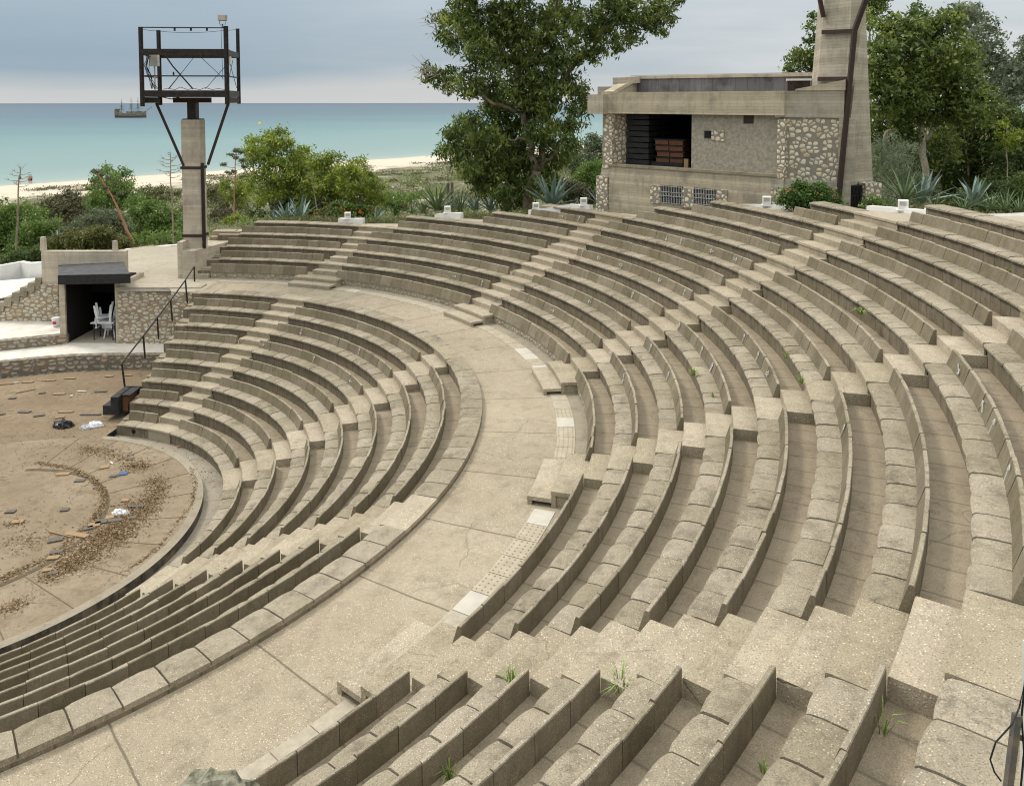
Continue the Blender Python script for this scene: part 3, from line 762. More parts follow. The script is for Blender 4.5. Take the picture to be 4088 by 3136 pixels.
# ------------------------------------------------------------------ upper paving ring and surrounding ground
KN = [(1.62, 2.9), (1.53, 3.0), (1.44, 3.85), (1.2, 3.98), (1.114, 4.0), (1.04, 4.8), (.906, 4.98), (.86, 5.7), (.809, 5.95), (.74, 6.8), (.66, 6.95), (.564, 7.0), (.53, 7.8), (.471, 7.95), (.45, 8.4), (.365, 8.98), (.282, 9.0), (.24, 9.6), (.105, 9.97), (.05, 10.8), (-.02, 10.97), (-.62, 10.97)]
def lev(ph):
    if ph < -.62: return seatU(7) - .03
    if ph > 1.62: return seatU(3) - .02
    for (a, na), (b, nb) in zip(KN, KN[1:]):
        if b <= ph <= a:
            s = (a-ph)/(a-b); n_ = na + (nb-na)*s; return ZC + (-7.98811 + .46419*n_)*SC - SEAT - .022
def rin(ph):
    for a, b, n_ in sections:
        if b <= ph <= a: return RU(n_) + .09
    return RU(4)
KO = [(1.75, 18.4), (1.48, 18.4), (1.26, 18.5), (1.036, 19.95), (.80, 20.5), (.70, 20.9), (.60, 21.6), (.45, 22.7), (.365, 23.1), (.30, 24.0), (.20, 24.95), (.065, 26.0), (-.3, 26.6), (-.62, 26.6), (-.63, 22.6), (-1.75, 22.6)]
def rout(ph):
    for (a, ra), (b, rb) in zip(KO, KO[1:]):
        if b <= ph <= a: return ra + (rb-ra)*(a-ph)/(a-b)
    return 18.4
pv = MB()
phs = sorted(set([round(x, 4) for x in np.arange(-1.75, 1.62, .03)] + [x for s_ in sections for x in (s_[0]-1e-4, s_[0]+1e-4)] + [-.6201, -.6199]), reverse=True)
phs = [p for p in phs if -1.75 < p < 1.62]
for a, b in zip(phs, phs[1:]):
    m_ = (a+b)/2; ra, rb = rin(m_), rin(m_); 
    la = lev(a if a < -.62 or b > -.62 else -.61); lb = lev(b if not (a > -.62 > b) else -.61)
    oa, ob_ = rout(a), rout(b)
    pv.quad(pol(ra, a, la), pol(ra, b, lb), pol(ob_, b, lb), pol(oa, a, la), uv=[(a*20, ra), (b*20, ra), (b*20, ob_), (a*20, oa)])
pv.build('upper_paving', M['paving'], kind='structure')

def base_terrain(x, y):
    D = (x + 95.6)*(-.756) + (y - 148.7)*.655          # <0 inland, 0 at the shoreline
    xs = [-400, -200, -170, -150, -140, -128, -118, -100, -75, -55, -38, -26, -14, -6, 0, 12, 60]
    zs = [26, 13.5, 10.6, 8.9, 7.7, 6.7, 6.1, 4.7, 3.0, 2.0, 1.55, 1.15, .75, .4, 0, -1.0, -4]
    z = np.interp(D, xs, zs)
    z = z + np.where(D < -22, .38*np.sin(x*.23+.5)*np.cos(y*.19) + .22*np.sin(x*.51+y*.37), 0)*np.clip((-D-30)/30, 0, 1)
    return z, D
def tz(x, y): return float(base_terrain(np.array(x, float), np.array(y, float))[0])
def ground_z(x, y):
    r = hypot(x-CX, y-CY); ph = atan2(y-CY, x-CX)
    z = tz(x, y)
    if -1.75 < ph < 1.62:
        ro = rout(ph); L = lev(ph) - .06
        s = min(1, max(0, (r-ro)/14)); s = s*s*(3-2*s)
        return L*(1-s) + z*s
    if ph >= 1.62:
        w = min(1, (ph-1.62)/.5); L = 7.9 - 1.0*w; s = min(1, max(0, (r-22.5)/8)); return L*(1-s) + z*s
    return z
gr = MB(); NPH = 360
rad = [0, .5, 1.2, 2.2, 3.5, 5, 7, 9.5, 12.5, 16, 20, 25, 31, 38, 46, 55, 65, 76, 88, 100, 113, 126, 140, 155, 172, 190, 215, 250, 300, 380, 500, 700]
ring = []
for i in range(NPH):
    ph = -pi + 2*pi*i/NPH; row = []
    for d_ in rad:
        r0 = rout(ph) if -1.75 < ph < 1.62 else (22.6 if ph > 1.66 else 21.0)
        r = r0 + d_; x, y = CX + r*cos(ph), CY + r*sin(ph); row.append((x, y, ground_z(x, y)))
    ring.append(row)
for i in range(NPH):
    j = (i+1) % NPH
    for k in range(len(rad)-1): gr.quad(ring[i][k], ring[j][k], ring[j][k+1], ring[i][k+1])
m, nt, b_ = new_mat('ground_soil'); T = NT(nt); P_ = T.pos(); sp = T.sepz(P_)
D_ = T.math('ADD', T.math('MULTIPLY', T.math('ADD', sp[0], 95.6), -.756), T.math('MULTIPLY', T.math('SUBTRACT', sp[1], 148.7), .655))
nz = T.noise(P_, .12, 5, .65)
Dn = T.math('ADD', D_, T.math('MULTIPLY', T.math('SUBTRACT', nz, .5), 50))
sandf = T.ramp(T.math('DIVIDE', T.math('ADD', Dn, 60), 50), [(.26, 0), (.52, 1)])
spots = T.ramp(T.noise(P_, .16, 5, .7), [(.56, 0), (.62, 1)])
sandf = T.math('MAXIMUM', sandf, T.math('MULTIPLY', spots, .6))
sand = T.mix(T.noise(P_, .6, 4), (.50, .43, .335), (.62, .545, .435))
wet = T.ramp(T.math('DIVIDE', T.math('ADD', D_, 5), 5), [(.1, 0), (.75, 1)])
sand = T.mix(T.math('MULTIPLY', wet, .5), sand, (.45, .39, .30))
veg = T.mix(T.ramp(T.noise(P_, .5, 6, .7), [(.35, 0), (.65, 1)]), (.075, .085, .030), (.150, .135, .070))
nt.links.new(T.mix(sandf, veg, sand), b_.inputs['Base Color']); b_.inputs['Roughness'].default_value = .95
T.bump(T.noise(P_, 2.5, 6, .7), .6, .15, b_)
o = gr.build('ground', m, kind='structure', smooth=True)

# sea: one flat sheet to the horizon, colour follows the depth of the water
sea = MB(); nx = []
cp = [(-7000, -7000), (7000, -7000), (7000, 7000), (-7000, 7000)]
sd = MB(); N_ = 96
ctr = len(sd.v)
vs = [(0, 0, 0)] + [(7136*cos(2*pi*i/N_), 7136*sin(2*pi*i/N_), 0) for i in range(N_)]
sd.add(vs, [(0, 1+i, 1+(i+1) % N_) for i in range(N_)])
m, nt, b_ = new_mat('sea_water'); T = NT(nt); P_ = T.pos(); sp = T.sepz(P_)
D_ = T.math('ADD', T.math('MULTIPLY', T.math('ADD', sp[0], 95.6), -.756), T.math('MULTIPLY', T.math('SUBTRACT', sp[1], 148.7), .655))
Dn = T.math('ADD', D_, T.math('MULTIPLY', T.math('SUBTRACT', T.noise(T.map(P_, (.35, 1, 1)), .010, 6, .65), .5), T.math('MULTIPLY', D_, .9)))
lg = T.math('DIVIDE', T.math('LOGARITHM', T.math('MAXIMUM', Dn, 1.0), 10.0), 3.8)
col = T.ramp(lg, [(.0, (.33, .36, .31)), (.20, (.25, .335, .31)), (.40, (.195, .280, .268)), (.56, (.155, .255, .252)), (.645, (.105, .195, .215)), (.74, (.075, .130, .165)), (.95, (.055, .088, .125))])
nt.links.new(col, b_.inputs['Base Color']); b_.inputs['Roughness'].default_value = .38; b_.inputs['IOR'].default_value = 1.33
b_.inputs['Specular IOR Level'].default_value = .35
wv = T.noise(T.map(P_, (.6, 1.4, 1)), .8, 5, .65)
T.bump(wv, .5, .25, b_)
sd.build('sea', m, kind='structure')
bpy.data.objects['sea'].location.z = .0
#@@PART2
# ------------------------------------------------------------------ leaves
def leaf_mesh(name, mat, cen, size, tint, parent=None, loc=None, droop=0.0, aspect=.45, flat=0.0, kind=None, up=0.0):
    """cen (n,3) leaf clump centres, size (n,), tint (n,): one small bent quad per leaf clump"""
    n = len(cen)
    o0 = np.array(parent['_w']) if parent is not None else (np.array(loc, float) if loc is not None else np.zeros(3))
    d = rng.normal(size=(n, 3)); d[:, 2] = d[:, 2]*(1-flat) - droop*1.6 + up*1.6; d /= np.linalg.norm(d, axis=1)[:, None]
    e = rng.normal(size=(n, 3)); e -= (e*d).sum(1)[:, None]*d; e /= np.linalg.norm(e, axis=1)[:, None]
    L = size[:, None]*d*.5; Wd = size[:, None]*aspect*e*.5
    V = np.empty((n, 4, 3)); V[:, 0] = cen - L; V[:, 1] = cen + Wd; V[:, 2] = cen + L; V[:, 3] = cen - Wd
    V = (V - o0).reshape(-1, 3)
    me = bpy.data.meshes.new(name)
    me.vertices.add(4*n); me.vertices.foreach_set('co', V.astype(np.float32).ravel())
    me.loops.add(4*n); me.loops.foreach_set('vertex_index', np.arange(4*n, dtype=np.int32))
    me.polygons.add(n); me.polygons.foreach_set('loop_start', np.arange(0, 4*n, 4, dtype=np.int32)); me.polygons.foreach_set('loop_total', np.full(n, 4, dtype=np.int32))
    me.update(calc_edges=True)
    at = me.attributes.new('tint', 'FLOAT', 'FACE'); at.data.foreach_set('value', np.clip(tint, 0, 1).astype(np.float32))
    me.materials.append(mat)
    ob = bpy.data.objects.new(name, me); COL.objects.link(ob)
    if parent is not None: ob.parent = parent
    else: ob.location = o0
    ob['_w'] = tuple(float(x) for x in o0)
    if kind: ob['kind'] = kind
    return ob
def blob_leaves(blobs, per, leaf, clump=.55, shell=.5, tv=.22):
    """blobs: (x,y,z,rx,ry,rz). Leaves gather in clumps spread through each blob, so gaps stay between them"""
    C, S_, T_ = [], [], []
    for (x, y, z, rx, ry, rz) in blobs:
        vol = (rx*ry*rz)**(2/3)
        nc = max(5, int(vol/(clump**2)*8.5))
        u = rng.normal(size=(nc, 3)); u /= np.linalg.norm(u, axis=1)[:, None]
        rad_ = (shell + (1-shell)*rng.random(nc))**.7*(.88+.3*rng.random(nc))
        cc = np.array([x, y, z]) + u*rad_[:, None]*np.array([rx, ry, rz])
        ct = .5 + tv*rng.normal(size=nc)
        k = per
        p = np.repeat(cc, k, 0) + rng.normal(size=(nc*k, 3))*clump*np.array([.42, .42, .30])
        C.append(p); S_.append(leaf*1.12*(.6+.8*rng.random(nc*k))); T_.append(np.repeat(ct, k) + .16*rng.normal(size=nc*k))
    return np.concatenate(C), np.concatenate(S_), np.concatenate(T_)
PXM = 1.8667          # the lists below were read from a 2190 px wide copy of the photo
def blobs_px(lst, y, dy=1.0, squash=1.0, depthf=1.0):
    out = []
    for b in lst:
        u, v, r = b[:3]; yy = y + (b[3] if len(b) > 3 else random.uniform(-dy, dy))
        P = A(u*PXM, v*PXM, yy); R = r*PXM/F_PX*yy
        out.append((P[0], P[1], P[2], R, R*depthf, R*squash))
    return out
def wpt(u, v, y): return A(u*PXM, v*PXM, y)
def limb(mb, pts, r0, r1, n=7, jit=.06):
    P = [np.array(p, float) for p in pts]; out = []
    for i in range(len(P)-1):
        for k in range(4):
            s = k/4; out.append(P[i]*(1-s) + P[i+1]*s + (rng.normal(size=3)*jit if (i or k) else 0))
    out.append(P[-1]); m_ = len(out)
    mb.tube(out, [r0 + (r1-r0)*(i/(m_-1))**.8 for i in range(m_)], n)

# ------------------------------------------------------------------ white curb with small lamp boxes round the upper paving
def curb_run(label, a, b, h=.10, w=.22, dr=-.05):
    mb = MB(); n = max(2, int(abs(a-b)/.04)); ps = [a + (b-a)*i/n for i in range(n+1)]
    rings = []
    for p in ps:
        r = rout(p) + dr; z = lev(p); rings.append([pol(r, p, z - .15), pol(r, p, z + h), pol(r + w, p, z + h), pol(r + w, p, z - .3)])
    mb.loft(rings); o = mb.build('white_curb', M['white'], loc=pol(rout(a), a, lev(a))); tag(o, label, 'curb', 'whitewashed curbs behind the seating')
curb_run('whitewashed curb flaring from the lamp box nearest the lime green trees', 1.285, 1.225, h=.24)
curb_run('whitewashed curb flaring from the lamp box beneath the yuccas', 1.062, 1.00, h=.24)
curb_run('whitewashed curb between the big gum tree and the building corner', .83, .69, h=.24)
curb_run('whitewashed curb along the foot of the building front', .44, .31, h=.12)
curb_run('long whitewashed curb below the agaves at the right edge', .24, -.4, h=.14)
def lampbox(u, v, ph, label, w=.28, h=.32):
    r = rout(ph) + .05; z = lev(ph) + (.20 if ph > .5 else .06); c = pol(r, ph, z)
    d = atan2(-c[1], -c[0]) ; rz = d + pi/2
    t = thing('lamp_box', label, 'lamp', c, 'white lamp boxes on the curb')
    a = MB(); a.box((c[0], c[1], c[2] + h/2), (w, .26, h), rz); a.box((c[0] - .0, c[1], c[2] + .06), (w*1.35, .30, .10), rz, taper=.6); a.build('housing', M['white'], t, bevel=.02)
    g = MB(); f = np.array([cos(d), sin(d)])
    for k in range(4): g.box((c[0] + f[0]*.132, c[1] + f[1]*.132, c[2] + h*.55 + k*.032), (w*.62, .012, .014), rz)
    g.build('louvre', M['plaster'], t)
for a_ in ((1383, 888, 1.262, 'white lamp box on the curb in front of the lime green trees'), (1780, 862, 1.036, 'white lamp box on the curb in front of the green yuccas'),
           (2148, 858, .815, 'white lamp box half hidden behind a bench below the big gum tree'), (2320, 838, .705, 'white lamp box beside the left corner of the building'),
           (3060, 818, .368, 'white lamp box at the foot of the building front left of the orange bush'), (3595, 828, .200, 'white lamp box on the curb right of the barred door')): lampbox(*a_)
b = MB(); c = pol(25.2, .155, lev(.155)); b.box((c[0], c[1], c[2] + .12), (.55, .4, .3), .3); o = b.build('painted_stone', M['white'], loc=c, bevel=.08); tag(o, 'rounded whitewashed stone beside the lamp box on the right curb', 'stone')

# ------------------------------------------------------------------ lamp pillar with steel platform
YP = 33.6
pb = A(741, 970, YP); ZT9 = pb[2]
t = thing('lighting_pillar', 'square concrete pillar carrying a black steel lighting platform beside the benches', 'lighting tower', (-13.6, 34, DZ))
ped = MB()
p1 = G(530+.0, 0, 0) if 0 else None
xl, xr = -13.72, -13.20
yf = 32.95; zt = 9.50
ped.add([(xl, yf, 7.6), (xr, yf, 7.6), (xr + .75, yf + 2.6, 7.6), (xl, yf + 2.6, 7.6), (xl, yf, zt), (xr, yf, zt), (xr + .75, yf + 2.6, zt), (xl, yf + 2.6, zt)], [(0, 1, 5, 4), (1, 2, 6, 5), (2, 3, 7, 6), (3, 0, 4, 7), (4, 5, 6, 7)])
ped.box((xl - .12, yf + 1.2, 9.0), (.22, 2.2, 1.7)); ped.build('pedestal', M['boards_pillar'], t)
x0 = A(732, 960, YP)[0]; x1 = A(807, 960, YP)[0]; ztop = A(770, 478, YP)[2]
pl = MB(); pl.box(((x0+x1)/2, YP + .31, (9.45+ztop)/2), (x1-x0, .62, ztop-9.45)); pl.build('column', M['boards_pillar'], t, bevel=.02)
def band(v): 
    z = A(780, v, YP)[2]; b = MB(); w = .035
    b.box(((x0+x1)/2, YP - .02, z), (x1-x0+.09, .035, .11)); b.box((x1 + .02, YP + .31, z), (.035, .66, .11)); b.box((x0 - .02, YP + .31, z), (.035, .66, .11)); b.build('steel_band', M['rust'], t)
band(670); band(941)
pp = MB(); xs_ = x1 + .30*0 + .10
pz0 = A(832, 965, YP)[2]; pz1 = A(832, 650, YP)[2]
pp.beam((x1 + .10, YP - .03, 9.5), (x1 + .10, YP - .03, pz1), .11, .11); pp.build('side_post', M['black'], t)
# platform corners measured at two depths
YF, YB = 32.6, 35.2
FL = (A(565, 300, YF)[0], YF); FR = (A(897, 300, YF)[0], YF + .2); BL = (A(636, 300, YB)[0], YB); BR = (A(951, 300, YB)[0], YB)
zf_ = lambda v, y=YF: A(700, v, y)[2]
zb, zt_ = zf_(424), zf_(108)
for (x, y), h0, h1, w in ((FL, zf_(425), zf_(108), .12), (FR, zf_(418), zf_(103), .13), (BL, zf_(420, YB), zf_(121, YB), .12), (BR, zf_(415, YB), zf_(115, YB), .10)):
    q = MB(); q.beam((x, y, h0), (x, y, h1), w, w); q.beam((x + .03, y - .02, h0), (x + .03, y - .02, h1), .03, w*1.3); q.build('post', M['black'], t)
def rect(z0, z1, name, w=.10, front=True, back=True, sides=True, mat='black'):
    q = MB(); z = (z0+z1)/2; h = abs(z1-z0)
    if front: q.beam((*FL, z), (*FR, z), w, h)
    if back: q.beam((*BL, z), (*BR, z), w, h)
    if sides: q.beam((*FL, z), (*BL, z), w, h); q.beam((*FR, z), (*BR, z), w, h)
    q.build(name, M[mat], t)
rect(zf_(387), zf_(362), 'lower_beam', .12); rect(zf_(219), zf_(197), 'upper_beam', .12)
rect(zf_(306), zf_(301), 'mid_rail', .05, back=False); rect(zf_(112), zf_(108), 'top_rail', .05, back=False, sides=False)
q = MB(); zd = zf_(361); q.add([(*FL, zd), (*FR, zd), (*BR, zd), (*BL, zd), (*FL, zd - .05), (*FR, zd - .05), (*BR, zd - .05), (*BL, zd - .05)], [(0, 1, 2, 3), (7, 6, 5, 4), (0, 4, 5, 1), (1, 5, 6, 2), (2, 6, 7, 3), (3, 7, 4, 0)])
q.build('deck', M['rust'], t)
q = MB(); zd = zf_(195); q.add([(FL[0], FL[1], zd), (FR[0], FR[1], zd), (FR[0], FR[1] + .5, zd), (FL[0], FL[1] + .5, zd), (FL[0], FL[1], zd-.04), (FR[0], FR[1], zd-.04), (FR[0], FR[1] + .5, zd-.04), (FL[0], FL[1] + .5, zd-.04)], [(0, 1, 2, 3), (7, 6, 5, 4), (0, 4, 5, 1), (1, 5, 6, 2), (2, 6, 7, 3), (3, 7, 4, 0)]); q.build('shelf', M['rust'], t)
q = MB()
for (a_, b_c) in ((FL, BL), (FR, BR)): q.beam((a_[0], a_[1], zf_(400)), (b_c[0], b_c[1], zf_(400)), .10, .24)
cxp = (x0+x1)/2; q.beam((cxp - .72, YP + .3, zf_(400)), (cxp + .72, YP + .3, zf_(400)), .5, .22); q.build('cross_beam', M['rust'], t)
q = MB(); q.box((cxp + .02, YP + .3, (ztop + zf_(408))/2), (.36, .36, zf_(408) - ztop + .1)); q.box((cxp + .02, YP + .3, ztop + .02), (.7, .55, .04)); q.build('neck', M['black'], t)
for (ua, va, ub, vb) in ((734, 662, 624, 412), (830, 658, 912, 412)):
    q = MB(); q.beam(A(ua, va, YP), A(ub, vb, YF + .9), .09, .09); q.build('brace', M['rust'], t)
q = MB()
for (a_, b_) in (((780, 222), (675, 355)), ((795, 222), (890, 312)), ((897, 268), (820, 356)), ((672, 355), (725, 290)), ((930, 240), (905, 352)), ((912, 232), (945, 352))):
    q.tube([A(*a_, YB), A(*b_, YB)], .012, 5)
q.build('tie_rods', M['black'], t)
q = MB()
def wire(pts, y, r=.012, sag=0):
    P = [A(*p, y) for p in pts]; out = []
    for i in range(len(P)-1):
        for k in range(6):
            s = k/6; p = P[i]*(1-s) + P[i+1]*s; p = p.copy(); p[2] -= sag*4*s*(1-s)*np.linalg.norm(P[i+1]-P[i]); out.append(p)
    out.append(P[-1]); q.tube(out, r, 5)
wire([(660, 222), (690, 265), (730, 310), (770, 355)], YF + 1, .03); wire([(563, 116), (625, 124), (897, 122), (948, 117)], YF + .5, .010, .03)
for k in range(7): wire([(575 + random.randint(0, 30), 222), (575 + random.randint(0, 20), 262 + random.randint(-9, 9)), (590 + random.randint(0, 18), 305), (620 + random.randint(-15, 10), 355)], YF + .5, .012)
wire([(648, 388), (685, 396), (715, 388)], YF + .3, .02); wire([(882, 98), (885, 200), (890, 320)], YF + .1, .008)
for k in range(5): wire([(650+50*k, 358), (670 + 50*k, 350 + random.randint(-3, 4)), (700 + 50*k, 359)], YF + .6, .012)
q.build('cables', M['cable'], t)
for (u0, v0_, u1, v1, y, mt) in ((600, 215, 632, 265, YF + .9, 'boxwhite'), (902, 213, 920, 258, YF + .9, 'boxwhite')):
    q = MB(); a_ = A(u0, v1, y); b_ = A(u1, v0_, y); q.box(((a_[0]+b_[0])/2, y, (a_[2]+b_[2])/2), (b_[0]-a_[0], .22, b_[2]-a_[2])); c1 = MB()
    o = q.build('junction_box', M[mt], t, bevel=.01)
    c1.tube([((a_[0]+b_[0])/2, y, a_[2]), ((a_[0]+b_[0])/2, y, zf_(358))], .035, 6); c1.build('conduit', M['boxwhite'], o)
q = MB()
for u in (697, 762, 826): p = A(u, 112, YF); q.box((p[0], YF, p[2] - .05), (.07, .05, .14))
p = A(693, 297, YF); q.box((p[0], YF, p[2] + .03), (.05, .05, .14)); q.build('clamps', M['black'], t)
fl = thing('floodlight', 'square floodlight on top of the steel lighting platform', 'floodlight', A(882, 103, YF))
p = A(886, 72, YF); q = MB(); q.box((p[0], YF + .05, p[2]), (.34, .22, .23), .15, shear=(.03, -.08)); q.build('housing', M['foam'], fl, bevel=.02)
q = MB(); q.box((p[0] + .012, YF - .085, p[2]), (.29, .02, .19), .15, shear=(.03, -.07)); q.build('lens', M['boxwhite'], fl)
q = MB(); q.tube([(p[0] - .12, YF + .05, p[2]), (p[0] - .12, YF + .05, p[2] - .25), (p[0] + .12, YF + .05, p[2] - .25), (p[0] + .12, YF + .05, p[2])], .012, 5); q.tube([(p[0], YF + .05, p[2] - .25), (p[0], YF + .05, p[2] - .40)], .02, 6); q.build('bracket', M['black'], fl)

# ------------------------------------------------------------------ kiosk on the left with canopy
YK = 31.2; YW = 33.2
k0 = A(239, 1336, YK); xL0, xL1 = A(239, 1300, YK)[0], A(262, 1300, YK)[0]; xR = A(457, 1300, YK)[0]
zk0 = 6.12
ztp = A(300, 1135, YK)[2]
t = thing('concrete_kiosk', 'small concrete kiosk with dark doorway and sloping black canopy beside the stage', 'kiosk', ((xL0+xR)/2, YK, zk0))
wx0, wx1 = A(166, 1050, YW)[0], A(499, 1050, YW)[0]; ztopw = A(300, 1003, YW)[2]
q = MB()
q.box(((xL0+xL1)/2, (YK+YW)/2, (zk0+ztp)/2 - .1), (xL1-xL0, YW-YK, ztp-zk0+.2)); q.box((xR + .08, (YK+YW)/2 + .1, (zk0+ztp)/2), (.16, YW-YK, ztp-zk0))
q.box(((wx0+xL1)/2, YW + .14, (8.0+ztopw)/2), (xL1-wx0, .3, ztopw-8.0)); q.box(((xL1+wx1)/2, YW + .142, (ztp+.06+ztopw)/2), (wx1-xL1-.004, .3, ztopw-ztp-.06)); q.box(((wx1+xR+.16)/2 + .003, YW + .14, (7.6+ztp)/2), (xR+.15-wx1, .28, ztp-7.6))
q.build('wall', M['boards_pillar'], t)
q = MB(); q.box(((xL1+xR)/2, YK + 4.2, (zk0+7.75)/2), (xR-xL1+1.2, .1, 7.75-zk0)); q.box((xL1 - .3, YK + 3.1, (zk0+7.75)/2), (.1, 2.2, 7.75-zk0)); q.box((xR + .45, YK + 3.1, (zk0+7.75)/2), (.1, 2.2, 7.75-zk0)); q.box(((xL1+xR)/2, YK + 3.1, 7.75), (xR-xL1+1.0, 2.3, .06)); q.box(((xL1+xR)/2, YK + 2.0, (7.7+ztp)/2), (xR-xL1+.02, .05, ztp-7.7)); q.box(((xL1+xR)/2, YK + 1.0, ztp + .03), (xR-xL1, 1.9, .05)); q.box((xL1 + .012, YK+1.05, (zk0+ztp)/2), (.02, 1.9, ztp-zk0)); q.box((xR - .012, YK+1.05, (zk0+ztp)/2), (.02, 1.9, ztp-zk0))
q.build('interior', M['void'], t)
q = MB(); q.box(((xL1+xR)/2, YK + 2.1, zk0 - .02), (xR-xL1+.9, 4.0, .06)); q.build('floor', M['greyslab'], t)
q = MB(); yc = 30.85
ca, cb = A(232, 1100, yc), A(520, 1094, yc); cc, cd = A(232, 1058, YW), A(492, 1045, YW); th = .33
q.add([ca, cb, cd, cc, ca - [0, 0, th], cb - [0, 0, th], cd - [0, 0, th*.6], cc - [0, 0, th*.6]], [(0, 1, 2, 3), (7, 6, 5, 4), (0, 4, 5, 1), (1, 5, 6, 2), (2, 6, 7, 3), (3, 7, 4, 0)])
o = q.build('canopy', M['canopy'], t)
q = MB(); q.add([ca + [0, -.03, .02], cb + [0.02, -.03, .02], cb + [0.02, -.03, -th-.02], ca + [0, -.03, -th-.02], ca + [0, 0, .02], cb + [0, 0, .02], cb + [0, 0, -th-.02], ca + [0, 0, -th-.02]], [(3, 2, 1, 0), (4, 5, 6, 7), (0, 1, 5, 4), (1, 2, 6, 5), (2, 3, 7, 6), (3, 0, 4, 7)]); q.build('fascia', M['blackpaint'], o)
q = MB()
for u, h_, w_ in ((174, .58, .2), (460, .42, .17)):
    q = MB(); p = A(u, 1005, YW + .2); q.box((p[0], YW + .2, ztopw + h_/2), (w_, .2, h_), taper=.8); q.build('stub_post', M['boards_pillar'], t)

# table with two upturned plastic chairs in the doorway
TY = YK + .45; TB = A(385, 1372, TY); tx0, tx1 = A(362, 1290, TY)[0], A(457, 1290, TY)[0]; tzt = A(400, 1287, TY)[2]
t = thing('table', 'pale table standing in the dark kiosk doorway', 'table', ((tx0+tx1)/2, TY, zk0))
q = MB(); q.box(((tx0+tx1)/2, TY + .25, tzt - .02), (tx1-tx0, .62, .04)); q.build('tabletop', M['plastic'], t, bevel=.015)
for x in (tx0 + .12, tx1 - .08):
    for y in (TY, TY + .5): q = MB(); q.tube([(x, y, zk0), (x, y, tzt - .03)], .022, 6); q.build('leg', M['black'], t)
def chair(name, label, c, rz, flip=False, s=1.0, zoff=0):
    t = thing(name, label, 'chair', c); R = lambda x, y, z: (c[0] + s*(x*cos(rz) - y*sin(rz)), c[1] + s*(x*sin(rz) + y*cos(rz)), c[2] + s*((.46 - z) if flip else z))
    def slab(name, pts, th, nrm):
        q = MB(); n_ = len(pts); P = [R(*p) for p in pts]; Q = [R(p[0] + nrm[0]*th, p[1] + nrm[1]*th, p[2] + nrm[2]*th) for p in pts]
        q.add(P + Q, [tuple(range(n_)), tuple(range(n_, 2*n_))[::-1]] + [(i, i+n_, (i+1) % n_ + n_, (i+1) % n_) for i in range(n_)]); q.build(name, M['plastic'], t)
    slab('seat', [(-.24, -.22, .44), (-.1, -.27, .43), (.1, -.27, .43), (.24, -.22, .44), (.22, .22, .43), (-.22, .22, .43)], .02, (0, 0, 1))
    slab('backrest', [(-.21, .22, .50), (.21, .22, .50), (.23, .29, .78), (.13, .31, .84), (-.13, .31, .84), (-.23, .29, .78)], .02, (0, -1, 0))
    for sx in (-1, 1):
        for sy in (-1, 1):
            q = MB(); q.loft([[R(sx*(.20+.07*k) + a_, sy*(.19+.05*k) + b_, .44*(1-k)) for a_, b_ in ((-.035, -.02), (.035, -.02), (.03, .025), (-.03, .025))] for k in (0, .5, 1)]); q.build('leg', M['plastic'], t)
        q = MB(); q.loft([[R(sx*.26 + a_, y_, z_ + b_) for a_, b_ in ((-.03, -.012), (.03, -.012), (.03, .012), (-.03, .012))] for y_, z_ in ((-.24, .64), (-.05, .66), (.12, .66), (.27, .70))]); q.tube([R(sx*.255, -.22, .64), R(sx*.25, -.24, .44)], .022, 6); q.build('armrest', M['plastic'], t)
chair('plastic_chair', 'lower white plastic chair upside down on the kiosk table', ((tx0+tx1)/2 + .02, TY + .22, tzt + .0), 0.15, True, 1.12)
chair('plastic_chair', 'second white plastic chair stacked upside down on top of the first', ((tx0+tx1)/2 - .04, TY + .20, tzt + .20), 0.35, True, 1.12)
chair('plastic_chair', 'white plastic chair standing under the kiosk table', ((tx0+tx1)/2 + .08, TY + .5, zk0), pi + .1, False, .78)
q = MB(); p = A(224, 1290, 32.4); q.loft([[(p[0] + r*cos(a_), 32.4 + r*sin(a_), z) for a_ in np.arange(0, 2*pi, .5)] for r, z in ((.13, 6.5), (.17, 6.85))]); o = q.build('bucket', M['plastic'], loc=(p[0], 32.4, 6.5)); tag(o, 'white plastic paint bucket on the terrace beside the kiosk', 'bucket')
q = MB(); q.add([(p[0] - .06, 32.24, 6.6), (p[0] + .09, 32.25, 6.6), (p[0] + .1, 32.235, 6.72), (p[0] - .05, 32.225, 6.72)], [(0, 1, 2, 3)]); q.build('label', M['red'], o)

# stone wall right of the kiosk
t = thing('stone_wall', 'cream rubble stone wall between the kiosk and the lower benches', 'wall', (-14.6, YK, zk0))
xw = A(800, 1200, YK)[0]
q = MB(); q.box(((xR + .16 + xw)/2, YK + .25, (5.6+8.28)/2), (xw-xR-.16, .5, 8.28-5.6)); q.build('masonry', M['rubble_k'], t)
q = MB(); q.box(((xR + .1 + xw)/2, YK + .3, 8.335), (xw-xR-.04, .66, .12)); q.build('coping', M['greyslab'], t, bevel=.02)
q = MB(); q.tube([A(470, 1160, YK - .05), A(620, 1160, YK - .05), A(765, 1161, YK - .05)], .035, 7); q.tube([A(470, 1166, YK - .03), A(520, 1190, YK - .03), A(600, 1210, YK - .03), A(700, 1190, YK - .03), A(780, 1160, YK - .03)], .006, 4); o = q.build('water_pipe', M['foam'], loc=A(470, 1161, YK)); tag(o, 'grey pipe running along the top of the cream stone wall', 'pipe')
